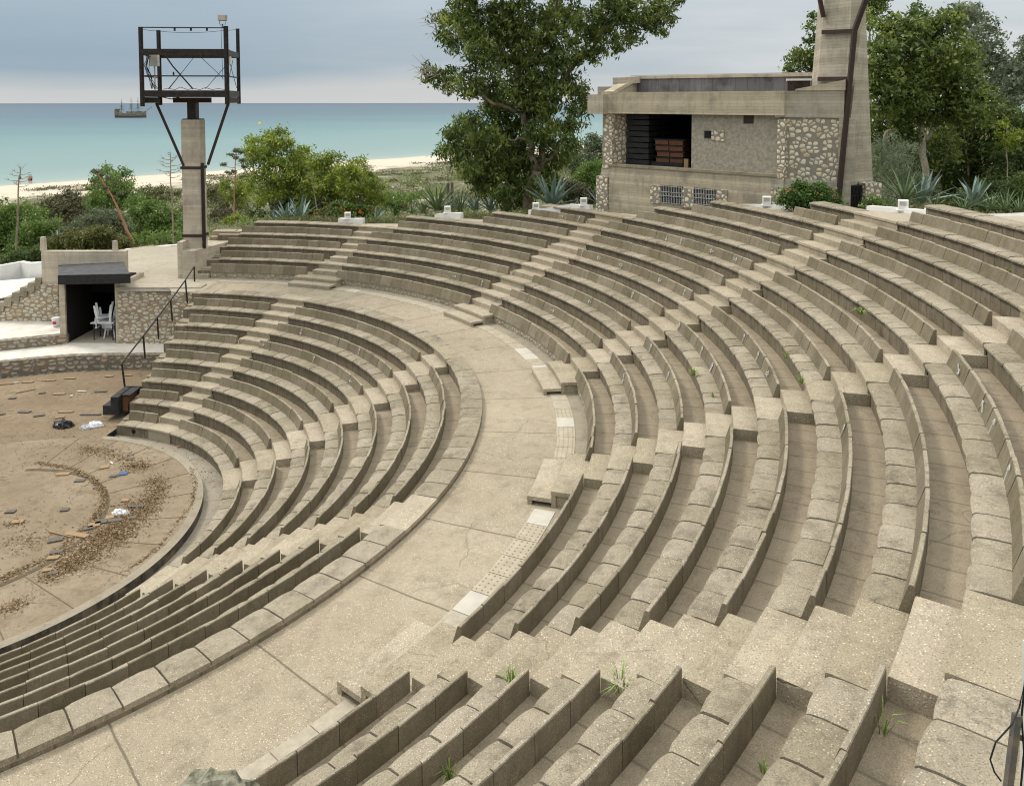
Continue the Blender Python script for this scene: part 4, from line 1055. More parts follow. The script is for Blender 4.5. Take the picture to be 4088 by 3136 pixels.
# pale ramp behind it
q = MB(); rp = [(-15.9, YW + .3, 8.33), (-15.9, YK + .5, 8.33), (-13.7, YK + .5, 8.33), (-13.3, 33.0, 8.33), (-13.8, 36.5, 8.30), (-15.2, 42.5, 8.0), (-19.5, 42.3, 8.0), (-24, 40.5, 7.6), (-20, YW + 3.5, 7.95)]
q.add(rp, [tuple(range(len(rp)))]); q.build('pale_ramp', M['paving'], kind='structure')
q = MB(); rp = [(-13.2, YK - .55, 8.336), (-12.1, 30.62, 8.336), (-12.1, 33.2, 8.336), (-13.7, 33.2, 8.336), (-13.7, YK + .3, 8.336)]
q.add(rp, [tuple(range(len(rp)))[::-1]]); q.build('landing', M['paving'], kind='structure')
q = MB(); cv = [(-12.9, 5.3), (-13.6, 5.3)]
q.box((-12.75, 30.9, 6.9), (.9, .58, 2.86)); o = q.build('stone_pier', M['rubble_k'], loc=(-12.75, 30.9, 5.5)); tag(o, 'stone pier where the cream wall meets the benches under the black handrail', 'wall')
# white back curb, left
q = MB(); run = [A(500, 1005, 41.6), A(560, 1001, 41.9), A(640, 992, 42.3), A(722, 985, 42.6)]
q.loft([[p + [0, 0, -.5], p + [0, 0, .12], p + [-.1, .3, .12], p + [-.1, .3, -.5]] for p in run]); o = q.build('white_curb', M['white'], loc=run[0]); tag(o, 'low whitewashed curb behind the pale ramp left of the lamp pillar', 'curb', 'whitewashed curbs behind the seating')
wz = 7.1
q = MB(); run = [(-30.5, 36.0), A(0, 1100, 37.3)[:2], A(85, 1085, 38.2)[:2], A(118, 1085, 37.4)[:2], A(175, 1080, 37.4)[:2], (-17.6, 37.4)]
tops = [7.55, A(0, 1060, 37.3)[2], A(92, 1045, 38.2)[2], A(118, 1051, 37.4)[2], A(168, 1046, 37.4)[2], 7.95]
q.loft([[(x, y, 5.8), (x, y, z), (x - .05, y + .28, z), (x - .05, y + .28, 5.8)] for (x, y), z in zip(run, tops)]); o = q.build('white_wall', M['white'], loc=(-22, 37, 6)); tag(o, 'curved whitewashed low wall behind the kiosk at the left edge', 'wall')
q = MB(); rp = [(-31, 33.6, 6.75), (-23.5, 33.5, 6.9), (wx0 - .1, 33.5, 7.85), (wx0 + .1, 37.5, 7.6), (-31, 36.2, 6.9)]
q.add(rp, [tuple(range(len(rp)))]); q.build('white_ramp', M['whitefloor'], kind='structure')
# stepped stone wall left of the kiosk
YS = 33.2
t = thing('stepped_wall', 'stone wall with stepped concrete coping going down left of the kiosk', 'wall', (-20, YS, 6.4))
steps_ = [(410, 500), (345, 505), (270, 555), (195, 600), (115, 650), (40, 695), (-40, 745), (-120, 790), (-420, 830)]
q = MB(); q2 = MB()
for i in range(len(steps_)-1):
    (ua, va), (ub, vb) = steps_[i], steps_[i+1]
    xa, xb = A(ua*.411, 1200, YS)[0], A(ub*.411, 1200, YS)[0]; zt2 = A(100, 900 + vb*.411, YS)[2]
    if i == 0: zt2 = A(100, 900+505*.411, YS)[2]
    q.box(((xa+xb)/2, YS + .2, (5.9+zt2-.36)/2), (xa-xb+.002, .4, zt2-.36-5.9))
    q2.box(((xa+xb)/2, YS + .16, zt2 - .18), (xa-xb-.015, .5, .36), t=random.random(), shear=(.04, .05))
xa = A(575*.411, 1200, YS)[0]; xb = A(410*.411, 1200, YS)[0]; q.box(((xa+xb)/2, YS + .1, (5.9+8.05)/2), (xa-xb, .35, 8.05-5.9))
q.build('masonry', M['rubble_k'], t); q2.build('coping', M['seat'], t)
# white terraces
ztc = 6.48
q = MB(); tl_ = [(0, 1364), (120, 1352), (210, 1343), (267, 1336)]; fr = [G(u, v, ztc) for u, v in tl_]
fr = [np.array([fr[0][0] - 8, fr[0][1] - 2.2, ztc])] + fr
q.add([tuple(p) for p in fr] + [(xL0, YW, ztc), (-32, YW, ztc)], [tuple(range(len(fr)+2))]); q.build('white_terrace', M['whitefloor'], kind='structure')
q = MB(); q.loft([[p + [0, 0, -.5], p + [0, 0, .015], p + [-.03, .35, .015], p + [-.03, .35, -.5]] for p in fr]); o = q.build('low_stone_wall', M['rubble_s'], loc=fr[2] - [0, 0, .4]); tag(o, 'low stone step wall edging the upper white terrace left of the kiosk', 'wall')
zl = 6.12
topl = [(0, 1447), (130, 1434), (267, 1423), (400, 1419), (578, 1418)]; fr = [G(u, v, zl) for u, v in topl]
fr = [np.array([fr[0][0] - 3.5, fr[0][1] - 1.6, zl]), ] + fr + [np.array([-13.3, fr[-1][1] + .05, zl])]
fr[-1] = np.array([-12.6, fr[-2][1] + .02, zl])
fr = [np.array([fr[0][0] - 5, fr[0][1] - 4, zl])] + fr
q = MB(); q.add([tuple(p) for p in fr] + [(-12.6, YK + .1, zl), (-32, YK + 1.6, zl)], [tuple(range(len(fr)+2))]); q.build('white_ledge', M['whitefloor'], kind='structure')
q = MB(); q.loft([[p + [0, 0, -1], p + [0, -.0, .012], p + [0, .3, .012], p + [0, .3, -1]] for p in fr]); o = q.build('stage_wall', M['rubble_s'], loc=fr[3] - [0, 0, .6]); tag(o, 'curved rubble stone wall along the back of the stage floor', 'wall')

# black two-step box on the seat end
t = thing('stage_steps', 'black painted wooden two-step box with an open brown side at the bench end', 'steps', (-12.8, 24.9, 5.78))
yb = 24.85; P0 = A(411, 1656, yb); P1 = A(443, 1656, yb); P2 = A(470, 1658, yb); zb0 = P0[2]; z1 = A(430, 1619, yb)[2]; z2 = A(460, 1585, yb)[2]; dpt = 1.0
q = MB()
q.box(((P0[0]+P1[0])/2, yb + dpt/2, (zb0+z1)/2), (P1[0]-P0[0], dpt, z1-zb0)); q.box(((P1[0]+P2[0])/2 + .015, yb + dpt/2, (zb0+z2)/2), (P2[0]-P1[0]+.03, dpt, z2-zb0)); q.box((P2[0] + .1, yb + dpt - .08, (zb0+z2)/2), (.5, .04, z2-zb0)); q.box((P2[0] + .15, yb + dpt/2 + .1, z2 - .02), (.32, dpt-.2, .04))
q.build('frame', M['blackpaint'], t)
q = MB(); q.box((P2[0] + .12, yb + dpt/2 + .1, (zb0+z2)/2 - .02), (.16, dpt*.7, z2-zb0-.1)); q.build('open_side', M['woodred'], t)
# handrail
posts = [((487, 1455), (503, 1554)), ((572, 1340), (579, 1423)), ((628, 1267), (633, 1348)), ((681, 1198), (688, 1276)), ((740, 1118), (748, 1205)), ((775, 1064), (777, 1121))]
t = thing('handrail', 'thin black handrail climbing the left edge of the lower benches', 'handrail', A(503, 1554, 26.1))
tops = []
for ((tu, tv), (bu, bv)), yy in zip(posts, (26.1, 27.2, 28.2, 29.2, 30.1, 32.4)):
    B = A(bu, bv, yy); Tt = A(tu, tv, yy); tops.append(Tt); q = MB(); q.beam(B - [0, 0, .3 if yy < 26.5 else .05], Tt, .045, .045); q.build('post', M['black'], t)
q = MB(); q.tube([tops[0] - [.02, .05, 0]] + tops[1:], .028, 7); q.build('rail', M['black'], t)

# ------------------------------------------------------------------ stone and concrete building with the tower
S3 = lambda x, y: (2340 + .54795*x, 280 + .54795*y)
BA = A(2411, 600, 32.2); BB = A(3094, 600, 27.4)
bd = np.array([BB[0]-BA[0], BB[1]-BA[1], 0]); BL_ = np.linalg.norm(bd); bd /= BL_; bn = np.array([bd[1], -bd[0], 0])   # outward normal, towards the theatre
if np.dot(bn[:2], -BA[:2]) < 0: bn = -bn
def FP(x, y, inset=0.0):
    u, v = S3(x, y); return plane_hit(u, v, BA - bn*inset, bn)
def along(p): return float(np.dot(p - BA, bd))
def fbox(mb, s0, s1, z0, z1, d0, d1, t=None):
    """box along the front: s metres from the left corner, d = depth behind the front plane"""
    c = BA + bd*(s0+s1)/2 - bn*(d0+d1)/2; mb.box((c[0], c[1], (z0+z1)/2), (s1-s0, abs(d1-d0), z1-z0), atan2(bd[1], bd[0]), t)
def fz(x, y, inset=0.0): return float(FP(x, y, inset)[2])
def fs(x, y, inset=0.0): return along(FP(x, y, inset))
bld = thing('stone_building', 'concrete and rubble stone building with flat roof and open dark bay above the benches', 'building', (BA[0], BA[1], 11.3))
zsill = fz(600, 716); zfb = fz(700, 322); zft = fz(700, 158)
sL = fs(165, 700); sR = fs(1380, 780); s_open0, s_open1 = fs(232, 500), fs(752, 500)
q = MB(); fbox(q, sL, sR + .1, 10.6, zsill - .04, 0, .3); q.build('lower_wall', M['boards'], bld)
q = MB(); fbox(q, sL, sR + .05, zsill - .06, zsill + .03, -.06, .42); q.build('sill', M['seat'], bld)
q = MB(); fbox(q, sL - .35, sR + .28, zfb, zft, -.05, .3); q.build('beam', M['boards'], bld)
q = MB(); fbox(q, s_open1, sR + .2, zsill, zfb, .16, .4)
q.build('plaster_wall', M['plaster'], bld)
# small window with broken block screen, and a vent patch
q = MB(); fbox(q, fs(848, 470), fs(896, 470), fz(870, 495), fz(870, 443), .13, .165); w_ = q.build('window', M['void'], bld)
q = MB(); fbox(q, fs(900, 470), fs(992, 470), fz(940, 516), fz(940, 441), .135, .17); q.build('block_screen', M['rubble_b'], w_)
q = MB(); fbox(q, fs(1133, 360), fs(1205, 360), fz(1170, 390), fz(1170, 333), .14, .17); q.build('rusty_plate', M['rust'], bld)
# left jamb, quoins
q = MB(); fbox(q, fs(120, 500), fs(188, 500), zsill - .2, zfb, .0, .34); c_ = fs(188, 500)
p0 = BA + bd*c_; 
q.add([p0 + [0, 0, 0] - [0, 0, p0[2]-zsill], p0 - bn*1.0 + bd*.34 - [0, 0, p0[2]-zsill], p0 - bn*1.0 + bd*.34 - [0, 0, p0[2]-zfb], p0 - [0, 0, p0[2]-zfb]], [(0, 1, 2, 3)])
fbox(q, fs(78, 880), fs(160, 880), 10.6, fz(120, 772), -.06, .34)
q.build('stone_jamb', M['rubble_b'], bld)
q = MB(); fbox(q, fs(110, 730), fs(170, 730), fz(120, 775), zsill - .18, 0, .33); q.build('concrete_pier', M['boards_grey'], bld)
# body behind (left side wall, back, roof slab)
q = MB(); 
def side(s_, d0, d1, z0, z1, w=.3): fbox(q, s_, s_ + w, z0, z1, d0, d1)
side(fs(110, 500), .35, 5.5, 10.4, zft - .1); fbox(q, fs(110, 500), sR + 1.0, 10.4, zft - .1, 5.2, 5.5); q.build('side_wall', M['boards_grey'], bld)
q = MB(); fbox(q, fs(110, 500), sR + .8, zfb + .1, zft - .25, .3, 5.5); q.build('roof_slab', M['greyslab'], bld)
# raised parapet round the roof: long back wall seen inside, sloping left flank
zpk = zft + .62
q = MB(); yb_ = 33.6
bk = [A(2340 + .548*x, 280 + .548*y, yy) for x, y, yy in ((375, 60, 36.2), (1690, 38, 31.6))]
k0_, k1_ = bk
for a_, b_, za, zb_ in ((k0_, k1_, k0_[2], k1_[2]),):
    q.beam(a_ - [0, 0, .45], b_ - [0, 0, .45], .25, .9)
pr = q.build('roof_parapet', M['darkplaster'], bld)
q = MB(); q.beam(k0_ + [0, 0, .03], k1_ + [0, 0, .03], .38, .13); l0 = BA + bd*fs(150, 155) - bn*.1; l0[2] = zft - .03
q.beam(l0, k0_ + [-.1, 0, .02], .38, .14); q.build('coping', M['boards'], pr)
q = MB(); q.beam(l0 - [0, 0, .35], k0_ - [.1, 0, .5], .22, .75); q.beam(A(2468, 324, 34.2), A(2535, 318, 36), .5, .3); q.build('parapet_flank', M['boards_grey'], bld)
q = MB(); q.beam(k0_ + [-.3, 0, .12], k1_ + [0, 0, .12], .05, .02); q.build('flashing', M['foam'], bld)
# protruding beam ends left
q = MB(); p = A(2358, 405, 32.9); 
a_ = A(2358, 404, 32.7); b_ = A(2420, 404, 32.0); q.beam((a_[0], a_[1], (zfb+zft)/2 - .05), (b_[0], b_[1], (zfb+zft)/2 - .05), .35, zft-zfb-.06); q.build('beam_end', M['boards_grey'], bld); q = MB()
a_ = A(2391, 345, 34); b_ = A(2480, 345, 33.6); q.beam((a_[0], a_[1], zft + .05), (b_[0], b_[1], zft + .05), .35, .42); q.build('beam_end', M['boards_grey'], bld)
# dark bay: lining, black board stack, brown board stack
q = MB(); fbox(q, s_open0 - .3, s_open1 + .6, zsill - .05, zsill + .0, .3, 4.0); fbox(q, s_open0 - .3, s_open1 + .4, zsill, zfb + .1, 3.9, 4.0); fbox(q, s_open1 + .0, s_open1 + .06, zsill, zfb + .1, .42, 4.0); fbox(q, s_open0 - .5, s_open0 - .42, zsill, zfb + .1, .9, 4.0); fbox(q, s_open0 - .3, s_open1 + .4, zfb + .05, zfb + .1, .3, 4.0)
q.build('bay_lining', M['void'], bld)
t = thing('board_stack', 'tall stack of black painted stage boxes filling the left of the dark bay', 'stack', BA + bd*1.6 - bn*1.2 + [0, 0, zsill-BA[2]])
rows_ = 9
for k in range(rows_):
    q = MB(); z0_ = zsill + .01 + (zfb-zsill-.02)*k/rows_; fbox(q, s_open0 - .05, fs(478 + random.randint(-2, 6), 500, .9), z0_, z0_ + (zfb-zsill)/rows_ - .035, .62 + random.uniform(0, .06), 2.2); q.build('box', M['woodblack'], t, bevel=.012)
t = thing('plank_stack', 'stack of four brown wooden stage crates on a black plinth in the dark bay', 'stack', BA + bd*3.4 - bn*1.1 + [0, 0, zsill-BA[2]])
q = MB(); fbox(q, fs(480, 690, .9), fs(712, 690, .9), zsill, fz(600, 673, .9), .8, 2.0); q.build('plinth', M['woodblack'], t)
for (y0_, y1_, xo) in ((505, 545, 0), (548, 588, 3), (592, 632, 14), (637, 673, 8)):
    q = MB(); s0_, s1_ = fs(502 + xo, 590, .85), fs(702 + xo*.3, 590, .85); za, zb_ = fz(600, y1_, .85), fz(600, y0_, .85)
    fbox(q, s0_, (s0_+s1_)/2 - .02, za, zb_ - .03, .85, 1.6); fbox(q, (s0_+s1_)/2 + .02, s1_, za, zb_ - .03, .85, 1.6); o = q.build('crate', M['woodred'], t, bevel=.008)
    q = MB(); fbox(q, s0_ - .03, s1_ + .10, zb_ - .028, zb_ + .006, .82, 1.6); q.build('board', M['woodblack'], o)
q = MB(); fbox(q, fs(712, 680, .5), fs(742, 680, .5), zsill, fz(725, 648, .5), .5, .6); q.build('plank', M['woodpale'], t)
# barred windows with stone surrounds
for (x0_, x1_, y0_, y1_) in ((540, 706, 842, 975), (783, 950, 862, 985)):
    q = MB(); za, zb_ = fz((x0_+x1_)/2, y1_), fz((x0_+x1_)/2, y0_); s0_, s1_ = fs(x0_, 900), fs(x1_, 900)
    fbox(q, s0_, s1_, za, zb_, -.012, .05); o = q.build('window', M['void'], bld)
    g_ = MB()
    for k in range(14):
        s_ = s0_ + (s1_-s0_)*(k+.5)/14; fbox(g_, s_-.007, s_+.007, za, zb_, -.06, -.045)
    for z_ in (za + .03, (za+zb_)/2 - .05, (za+zb_)/2 + .1, zb_ - .03): fbox(g_, s0_, s1_, z_-.008, z_+.008, -.075, -.06)
    for k in range(7):
        s_ = s0_ + (s1_-s0_)*(k+.5)/7; c = BA + bd*s_ + bn*.055
        for zc_, rr2 in (((za+zb_)/2 + .025, .055), (za + (zb_-za)*.22, .035)):
            g_.tube([(c[0] + bd[0]*rr2*cos(a_), c[1] + bd[1]*rr2*cos(a_), zc_ + rr2*1.3*sin(a_)) for a_ in np.arange(0, 2*pi + .1, pi/4)], .006, 4)
    g_.build('grille', M['grate'], o)
q = MB()
for (x0_, x1_, y0_, y1_) in ((472, 540, 838, 968), (706, 783, 862, 990), (952, 1030, 870, 975)): fbox(q, fs(x0_, 900), fs(x1_, 900), fz((x0_+x1_)/2, y1_), fz((x0_+x1_)/2, y0_), -.05, .1)
fbox(q, fs(700, 990), fs(960, 990), fz(830, 1010), fz(830, 984), -.06, .1)
q.build('stone_surround', M['rubble_b'], bld)
# wing wall between the front and the tower
TC = A(3352, 600, 26.5)
wd = np.array([TC[0]-BB[0], TC[1]-BB[1], 0]); wlen = np.linalg.norm(wd); wd /= wlen; wn_v = np.array([wd[1], -wd[0], 0])
if np.dot(wn_v[:2], -BB[:2]) < 0: wn_v = -wn_v
def wbox(mb, s0, s1, z0, z1a, z1b, d0, d1):
    vs = []
    for z in (0, 1):
        for s_, d_ in ((s0, d0), (s1, d0), (s1, d1), (s0, d1)):
            c = BB + wd*s_ - wn_v*d_; vs.append((c[0], c[1], z0 if z == 0 else (z1a if s_ == s0 else z1b)))
    mb.add(vs, [(3, 2, 1, 0), (4, 5, 6, 7), (0, 1, 5, 4), (1, 2, 6, 5), (2, 3, 7, 6), (3, 0, 4, 7)])
def wh(x, y):
    u, v = S3(x, y); p = plane_hit(u, v, BB, wn_v); return float(np.dot(p-BB, wd)), float(p[2])
s_a, z_a = wh(1525, 155); s_b, z_b = wh(1872, 82); s_m, z_m = wh(1600, 346)
q = MB(); wbox(q, -.02, max(s_a, .45), z_m - .0, z_a, z_a + .02, -.03, .3); wbox(q, max(s_a, .45), s_b + .05, z_m, z_a + .02, z_b, -.03, .3); q.build('wing_beam', M['boards_grey'], bld)
q = MB(); wbox(q, max(s_a, .45), s_b + .08, z_a + .02, z_a + .075, z_b + .055, -.06, .34); q.build('wing_coping', M['boards'], bld)
s_0, z_l = wh(1405, 800); s_1, _z = wh(1838, 500); s_2, z_l = wh(1600, 798)
q = MB(); wbox(q, s_0 + .12, s_1, z_l, z_m - .002, z_m - .002, 0.02, .3)
q.build('stone_panel', M['rubble_b'], bld)
q = MB(); fbox(q, fs(1395, 500), BL_ + .35, fz(1400, 795), fz(1400, 357), -.02, .42); fbox(q, fs(1352, 900), BL_ + .3, 10.6, fz(1380, 862), -.08, .3); q.build('stone_corner', M['rubble_b'], bld)
q = MB(); fbox(q, fs(1375, 820), BL_ + .33, fz(1400, 860), fz(1400, 796), -.02, .4); wbox(q, -.1, s_1 + .4, 10.6, z_l - .002, z_l - .002, -.02, .3); wbox(q, s_1 + .003, s_1 + .5, z_l, z_m, z_m, -.015, .3); q.build('lower_plinth', M['boards_grey'], bld)

R2 = lambda x, y: (3000 + .5357*x, .5357*y)
tw = thing('concrete_tower', 'tall tapering board-marked concrete tower rising at the right end of the building', 'tower', A(3370, 760, 26.6))
def edge(xa, ya, xb, yb_, y):
    (ua, va), (ub, vb) = R2(xa, ya), R2(xb, yb_)
    pa, pb_ = A(ua, va, y), A(ub, vb, y)
    return lambda z: np.array([pa[0] + (pb_[0]-pa[0])*(z-pa[2])/(pb_[2]-pa[2]), y, z])
eL = edge(545, 0, 495, 600, 27.5); eK1 = edge(735, 0, 660, 1330, 26.75); eK2 = edge(838, 0, 690, 1330, 26.55); eR = edge(848, 0, 903, 1340, 27.5)
q = MB(); rings = []
for z in (10.8, 13.0, 15, 17, 19.0, 21.5):
    L_, a_, b_, r_ = eL(z), eK1(z), eK2(z), eR(z)
    if b_[0] > r_[0] - .02: b_[0] = r_[0] - .02
    rings.append([L_, a_, a_ + [.03, -.06, 0], b_ + [-.02, -.05, 0], b_, r_, r_ + [.35, 1.6, 0], L_ + [.5, 1.9, 0]])
q.loft(rings); q.build('shaft', M['boards_grey'], tw)
q = MB(); q2 = MB()
zz1 = A(*R2(770, 222), 26.4); zz2 = A(*R2(735, 580), 26.4); zz3 = A(*R2(650, 1470), 26.4); zz0 = A(*R2(858, -20), 26.2); zz00 = zz0 + (zz0-zz1)*.8
q.beam(zz1, zz2, .13, .14); q.beam(zz2, zz3, .13, .14); q.build('steel_post', M['rust'], tw)
q = MB(); q.beam(zz00, zz1, .14, .14); q.build('strut', M['rust'], tw); q = MB(); zl1 = A(*R2(537, 130), 27.4); zl0 = A(*R2(508, -10), 27.4); q.beam(zl1, zl0 + (zl0-zl1)*.9, .12, .12); q.build('strut', M['rust'], tw)
q = MB()
for ya, yb_ in ((238, 232), (585, 588)):
    a_ = A(*R2(525 if ya < 300 else 495, ya + 4), 27.42); b_ = A(*R2(768 if ya < 300 else 728, yb_), 26.5); q.beam(a_, b_, .05, .14)
q.build('steel_band', M['rust'], tw)
# barred door and stone foot
q = MB(); a_ = A(*R2(700, 1380), 26.7); b_ = A(*R2(812, 1380), 26.95); dd_ = (b_-a_); dd_[2] = 0; z0_, z1_ = 10.9, A(*R2(750, 1380), 26.8)[2]
q.beam(a_ - [0, 0, a_[2]-(z0_+z1_)/2], b_ - [0, 0, b_[2]-(z0_+z1_)/2], .16, z1_-z0_); dr_ = q.build('door', M['void'], tw)
q = MB(); 
for k in range(11):
    s_ = k/10; p = a_*(1-s_) + b_*s_; q.beam((p[0], p[1] - .12, z0_), (p[0], p[1] - .12, z1_), .018, .018)
for z in (z1_ - .02, z1_ - .35, z1_ - .75): q.beam((a_[0], a_[1] - .13, z), (b_[0], b_[1] - .13, z), .025, .03)
for k in range(5):
    s_ = (k+.5)/5; p = a_*(1-s_) + b_*s_; q.tube([(p[0] + .07*cos(w), p[1] - .14, z1_ - .18 + .10*sin(w)) for w in np.arange(0, 6.4, .7)], .008, 4)
q.build('grille', M['grateblack'], dr_)
q = MB(); a2 = A(*R2(812, 1360), 26.9); b2 = A(*R2(930, 1360), 27.1); z1_ = A(*R2(870, 1362), 26.9)[2]
q.beam(a2 - [0, 0, a2[2]-(10.8+z1_)/2], b2 - [0, 0, b2[2]-(10.8+z1_)/2], .5, z1_-10.8); q.build('stone_foot', M['rubble_b'], tw)
# cooling unit on the roof
p = A(3188, 345, 29.6); q = MB(); q.box((p[0], 29.6, p[2] + .0), (.78, .45, .42), -.3); t = q.build('cooling_unit', M['rust'], loc=(p[0], 29.6, p[2] - .3)); tag(t, 'small red cooling unit with a white lid on the flat roof', 'cooling unit')
q = MB(); q.box((p[0], 29.6, p[2] + .24), (.86, .52, .07), -.3); q.build('lid', M['white'], t)
q = MB(); q.tube([(p[0] - .05, 29.38, p[2]), (p[0] - .05, 29.34, p[2])], .17, 14); q.build('fan', M['black'], t)

# ------------------------------------------------------------------ chalk arrows on the backrests
def chalk(kind, k, wedge, z, pt, ang, dbl=False, L=.20, extra=0):
    L = min(L, .22)
    Rk, Zk = (RB(k), ZB(k)) if kind == 'L' else (RU(k), ZU(k))
    Zs_ = {'1': (700, 800, .6548), '2': (1900, 1200, .6547), 'a': (2200, 800, .4566), 'b': (3088, 1200, .4566), 'c': (1400, 800, .4566), 'd': (600, 800, .4566)}[z]
    u, v = Zs_[0] + Zs_[2]*pt[0], Zs_[1] + Zs_[2]*pt[1]
    d = ray(u, v); zc_ = Zk - .12
    P = G(u, v, zc_); ph = atan2(P[1]-CY, P[0]-CX)
    par = benches.get((kind, k, wedge)); 
    if par is None: return
    rad_v = np.array([cos(ph), sin(ph), 0]); tan = np.array([sin(ph), -cos(ph), 0])      # tan: to the right seen from the stage
    nrm = -rad_v*.95 + np.array([0, 0, .32]); nrm /= np.linalg.norm(nrm); up = np.cross(tan, nrm); up = up if up[2] > 0 else -up
    c = np.array(pol(Rk - .05 - .055, ph, zc_ - .01)) + nrm*.012
    ca_, sa_ = cos(radians(ang)), sin(radians(ang)); D = tan*ca_ + up*sa_; N = -tan*sa_ + up*ca_
    q = MB(); w = .012
    def st(a, b): q.beam(c + D*a[0] + N*a[1], c + D*b[0] + N*b[1], w, .006, up=nrm)
    h = L/2
    if dbl: st((-h, .022), (h*.72, .022)); st((-h, -.022), (h*.72, -.022)); st((h, 0), (h*.35, .065)); st((h, 0), (h*.35, -.065))
    else: st((-h, 0), (h, 0)); st((h, 0), (h*.4, .05)); st((h, 0), (h*.4, -.05))
    for e in range(extra): st((-h + .05*e, -.06), (-h + .05*e + .01, .06))
    q.build('chalk_arrow', M['chalk'], par)
for a_ in [('U', 6, 1, 'a', (105, 135), 0), ('U', 6, 1, 'a', (287, 155), 75), ('U', 6, 2, 'a', (980, 325), -90), ('U', 6, 2, 'a', (1155, 355), 90, True), ('U', 6, 2, 'a', (1400, 440), 180, True), ('U', 6, 2, 'a', (1665, 510), 0, True),
           ('U', 4, 2, 'a', (262, 460), 90), ('U', 4, 2, 'a', (415, 500), 180, True), ('U', 4, 2, 'a', (585, 563), 0, True), ('U', 4, 2, 'a', (950, 695), 180, True), ('U', 4, 2, 'a', (1185, 800), 90),
           ('U', 3, 2, 'a', (748, 820), 90, True), ('U', 2, 2, 'a', (405, 875), 180), ('U', 1, 2, 'a', (45, 955), 0), ('U', 1, 1, 'c', (935, 655), 0), ('U', 1, 1, 'c', (1190, 715), 90),
           ('U', 3, 3, 'a', (1140, 1090), 20, True, .26), ('U', 3, 3, 'a', (1345, 1310), 90, True, .28), ('U', 3, 3, 'a', (1425, 1450), 80, True, .26, 4), ('U', 2, 3, 'a', (900, 1285), 90, True, .22), ('U', 2, 3, 'a', (1045, 1530), 90, True, .3),
           ('U', 1, 3, 'a', (540, 1350), 90, False, .24), ('U', 1, 3, 'a', (655, 1550), -60, False, .3, 2), ('U', 4, 3, 'a', (1680, 1200), 90), ('U', 4, 3, 'a', (1840, 1360), 90, True, .24), ('U', 4, 3, 'a', (1925, 1510), 10, True),
           ('U', 7, 4, 'b', (1725, 600), -30, False, .26), ('U', 7, 4, 'b', (1915, 930), 150, False, .26), ('U', 7, 4, 'b', (1950, 1100), 90, False, .3), ('U', 7, 4, 'b', (2115, 1520), 110, False, .3), ('U', 5, 4, 'b', (655, 1140), 90, False, .24),
           ('L', 6, 1, 'd', (1330, 1140), -90), ('L', 6, 1, 'd', (1827, 1320), 90), ('L', 5, 1, 'd', (1430, 1385), 90), ('L', 5, 1, 'd', (1755, 1575), 180), ('L', 5, 1, 'd', (1005, 1245), 0)]: chalk(*a_)
#@@PART3
# ------------------------------------------------------------------ trees and shrubs
def crown(t, mat, blobs, per, leaf, name='crown', **k):
    dk = {x: k.pop(x) for x in ('droop', 'aspect', 'flat', 'up') if x in k}
    c, s_, ti = blob_leaves(blobs, per, leaf, **k)
    return leaf_mesh(name, mat, c, s_, ti, t, **dk)
# the big gum tree in the centre
YT = 41.0
tb = wpt(1118, 452, YT); 
gum = thing('eucalyptus_tree', 'tall dark eucalyptus with drooping leaves and reddish trunk behind the middle of the seating', 'tree', (tb[0], YT, ground_z(tb[0], YT)))
big = [(1045, 400, 30), (1002, 352, 28), (1088, 428, 26), (1020, 372, 24), (1120, 425, 22), (1062, 300, 34), (965, 318, 18), (1100, 340, 44), (1025, 300, 26), (1180, 395, 24), (960, 30, 32), (1000, 8, 42), (990, 72, 42), (955, 92, 22), (1040, 60, 46), (1030, 122, 42), (922, 162, 22), (960, 172, 28), (1000, 182, 33), (1045, 182, 38), (1090, 30, 56), (1090, 112, 52), (1150, 60, 58), (1150, 142, 56), (1200, 40, 50), (1200, 120, 46), (1228, 180, 34),
       (1180, 200, 48), (1120, 192, 46), (1238, 228, 26), (1070, 240, 46), (1010, 272, 36), (975, 287, 30), (950, 322, 20), (988, 332, 28), (1040, 322, 42), (1100, 292, 48), (1160, 272, 46), (1213, 270, 32), (1190, 330, 33), (1130, 350, 42), (1070, 372, 38), (1032, 392, 22), (1100, 402, 30), (1150, 400, 26), (1210, 306, 24),
       (1060, 345, 40), (1080, 418, 22), (1000, 305, 30), (1140, 230, 50), (1170, 370, 30),
       (1262, 42, 38), (1255, 88, 30), (1310, 20, 38), (1300, 72, 28), (1350, 32, 36), (1345, 80, 24), (1390, 10, 32), (1398, 48, 26), (1430, 28, 22), (1413, 72, 9), (1440, -2, 18), (1288, 108, 13), (1262, 122, 16), (1318, 104, 10),
       (1000, -60, 55), (1100, -60, 65), (1200, -60, 65), (1300, -45, 55), (1390, -40, 40), (1050, -130, 50), (1150, -130, 60), (1260, -120, 50)]
crown(gum, M['leaf_euc'], blobs_px(big, YT, 1.7, 1.0, .9), 30, .25, clump=.44, shell=.2, droop=.6, aspect=.30, tv=.26)
br = MB()
limb(br, [tb - [0, 0, 1.6], wpt(1128, 420, YT), wpt(1147, 365, YT)], .30, .24)
limb(br, [wpt(1147, 365, YT), wpt(1135, 300, YT), wpt(1112, 220, YT), wpt(1108, 120, YT), wpt(1095, 30, YT), wpt(1080, -60, YT)], .22, .06)
limb(br, [wpt(1147, 365, YT), wpt(1170, 280, YT+.5), wpt(1185, 180, YT+.5), wpt(1180, 60, YT), wpt(1200, -60, YT)], .18, .05)
limb(br, [wpt(1180, 200, YT), wpt(1225, 140, YT), wpt(1265, 110, YT), wpt(1300, 50, YT), wpt(1345, 25, YT), wpt(1400, 25, YT), wpt(1430, 60, YT)], .13, .025)
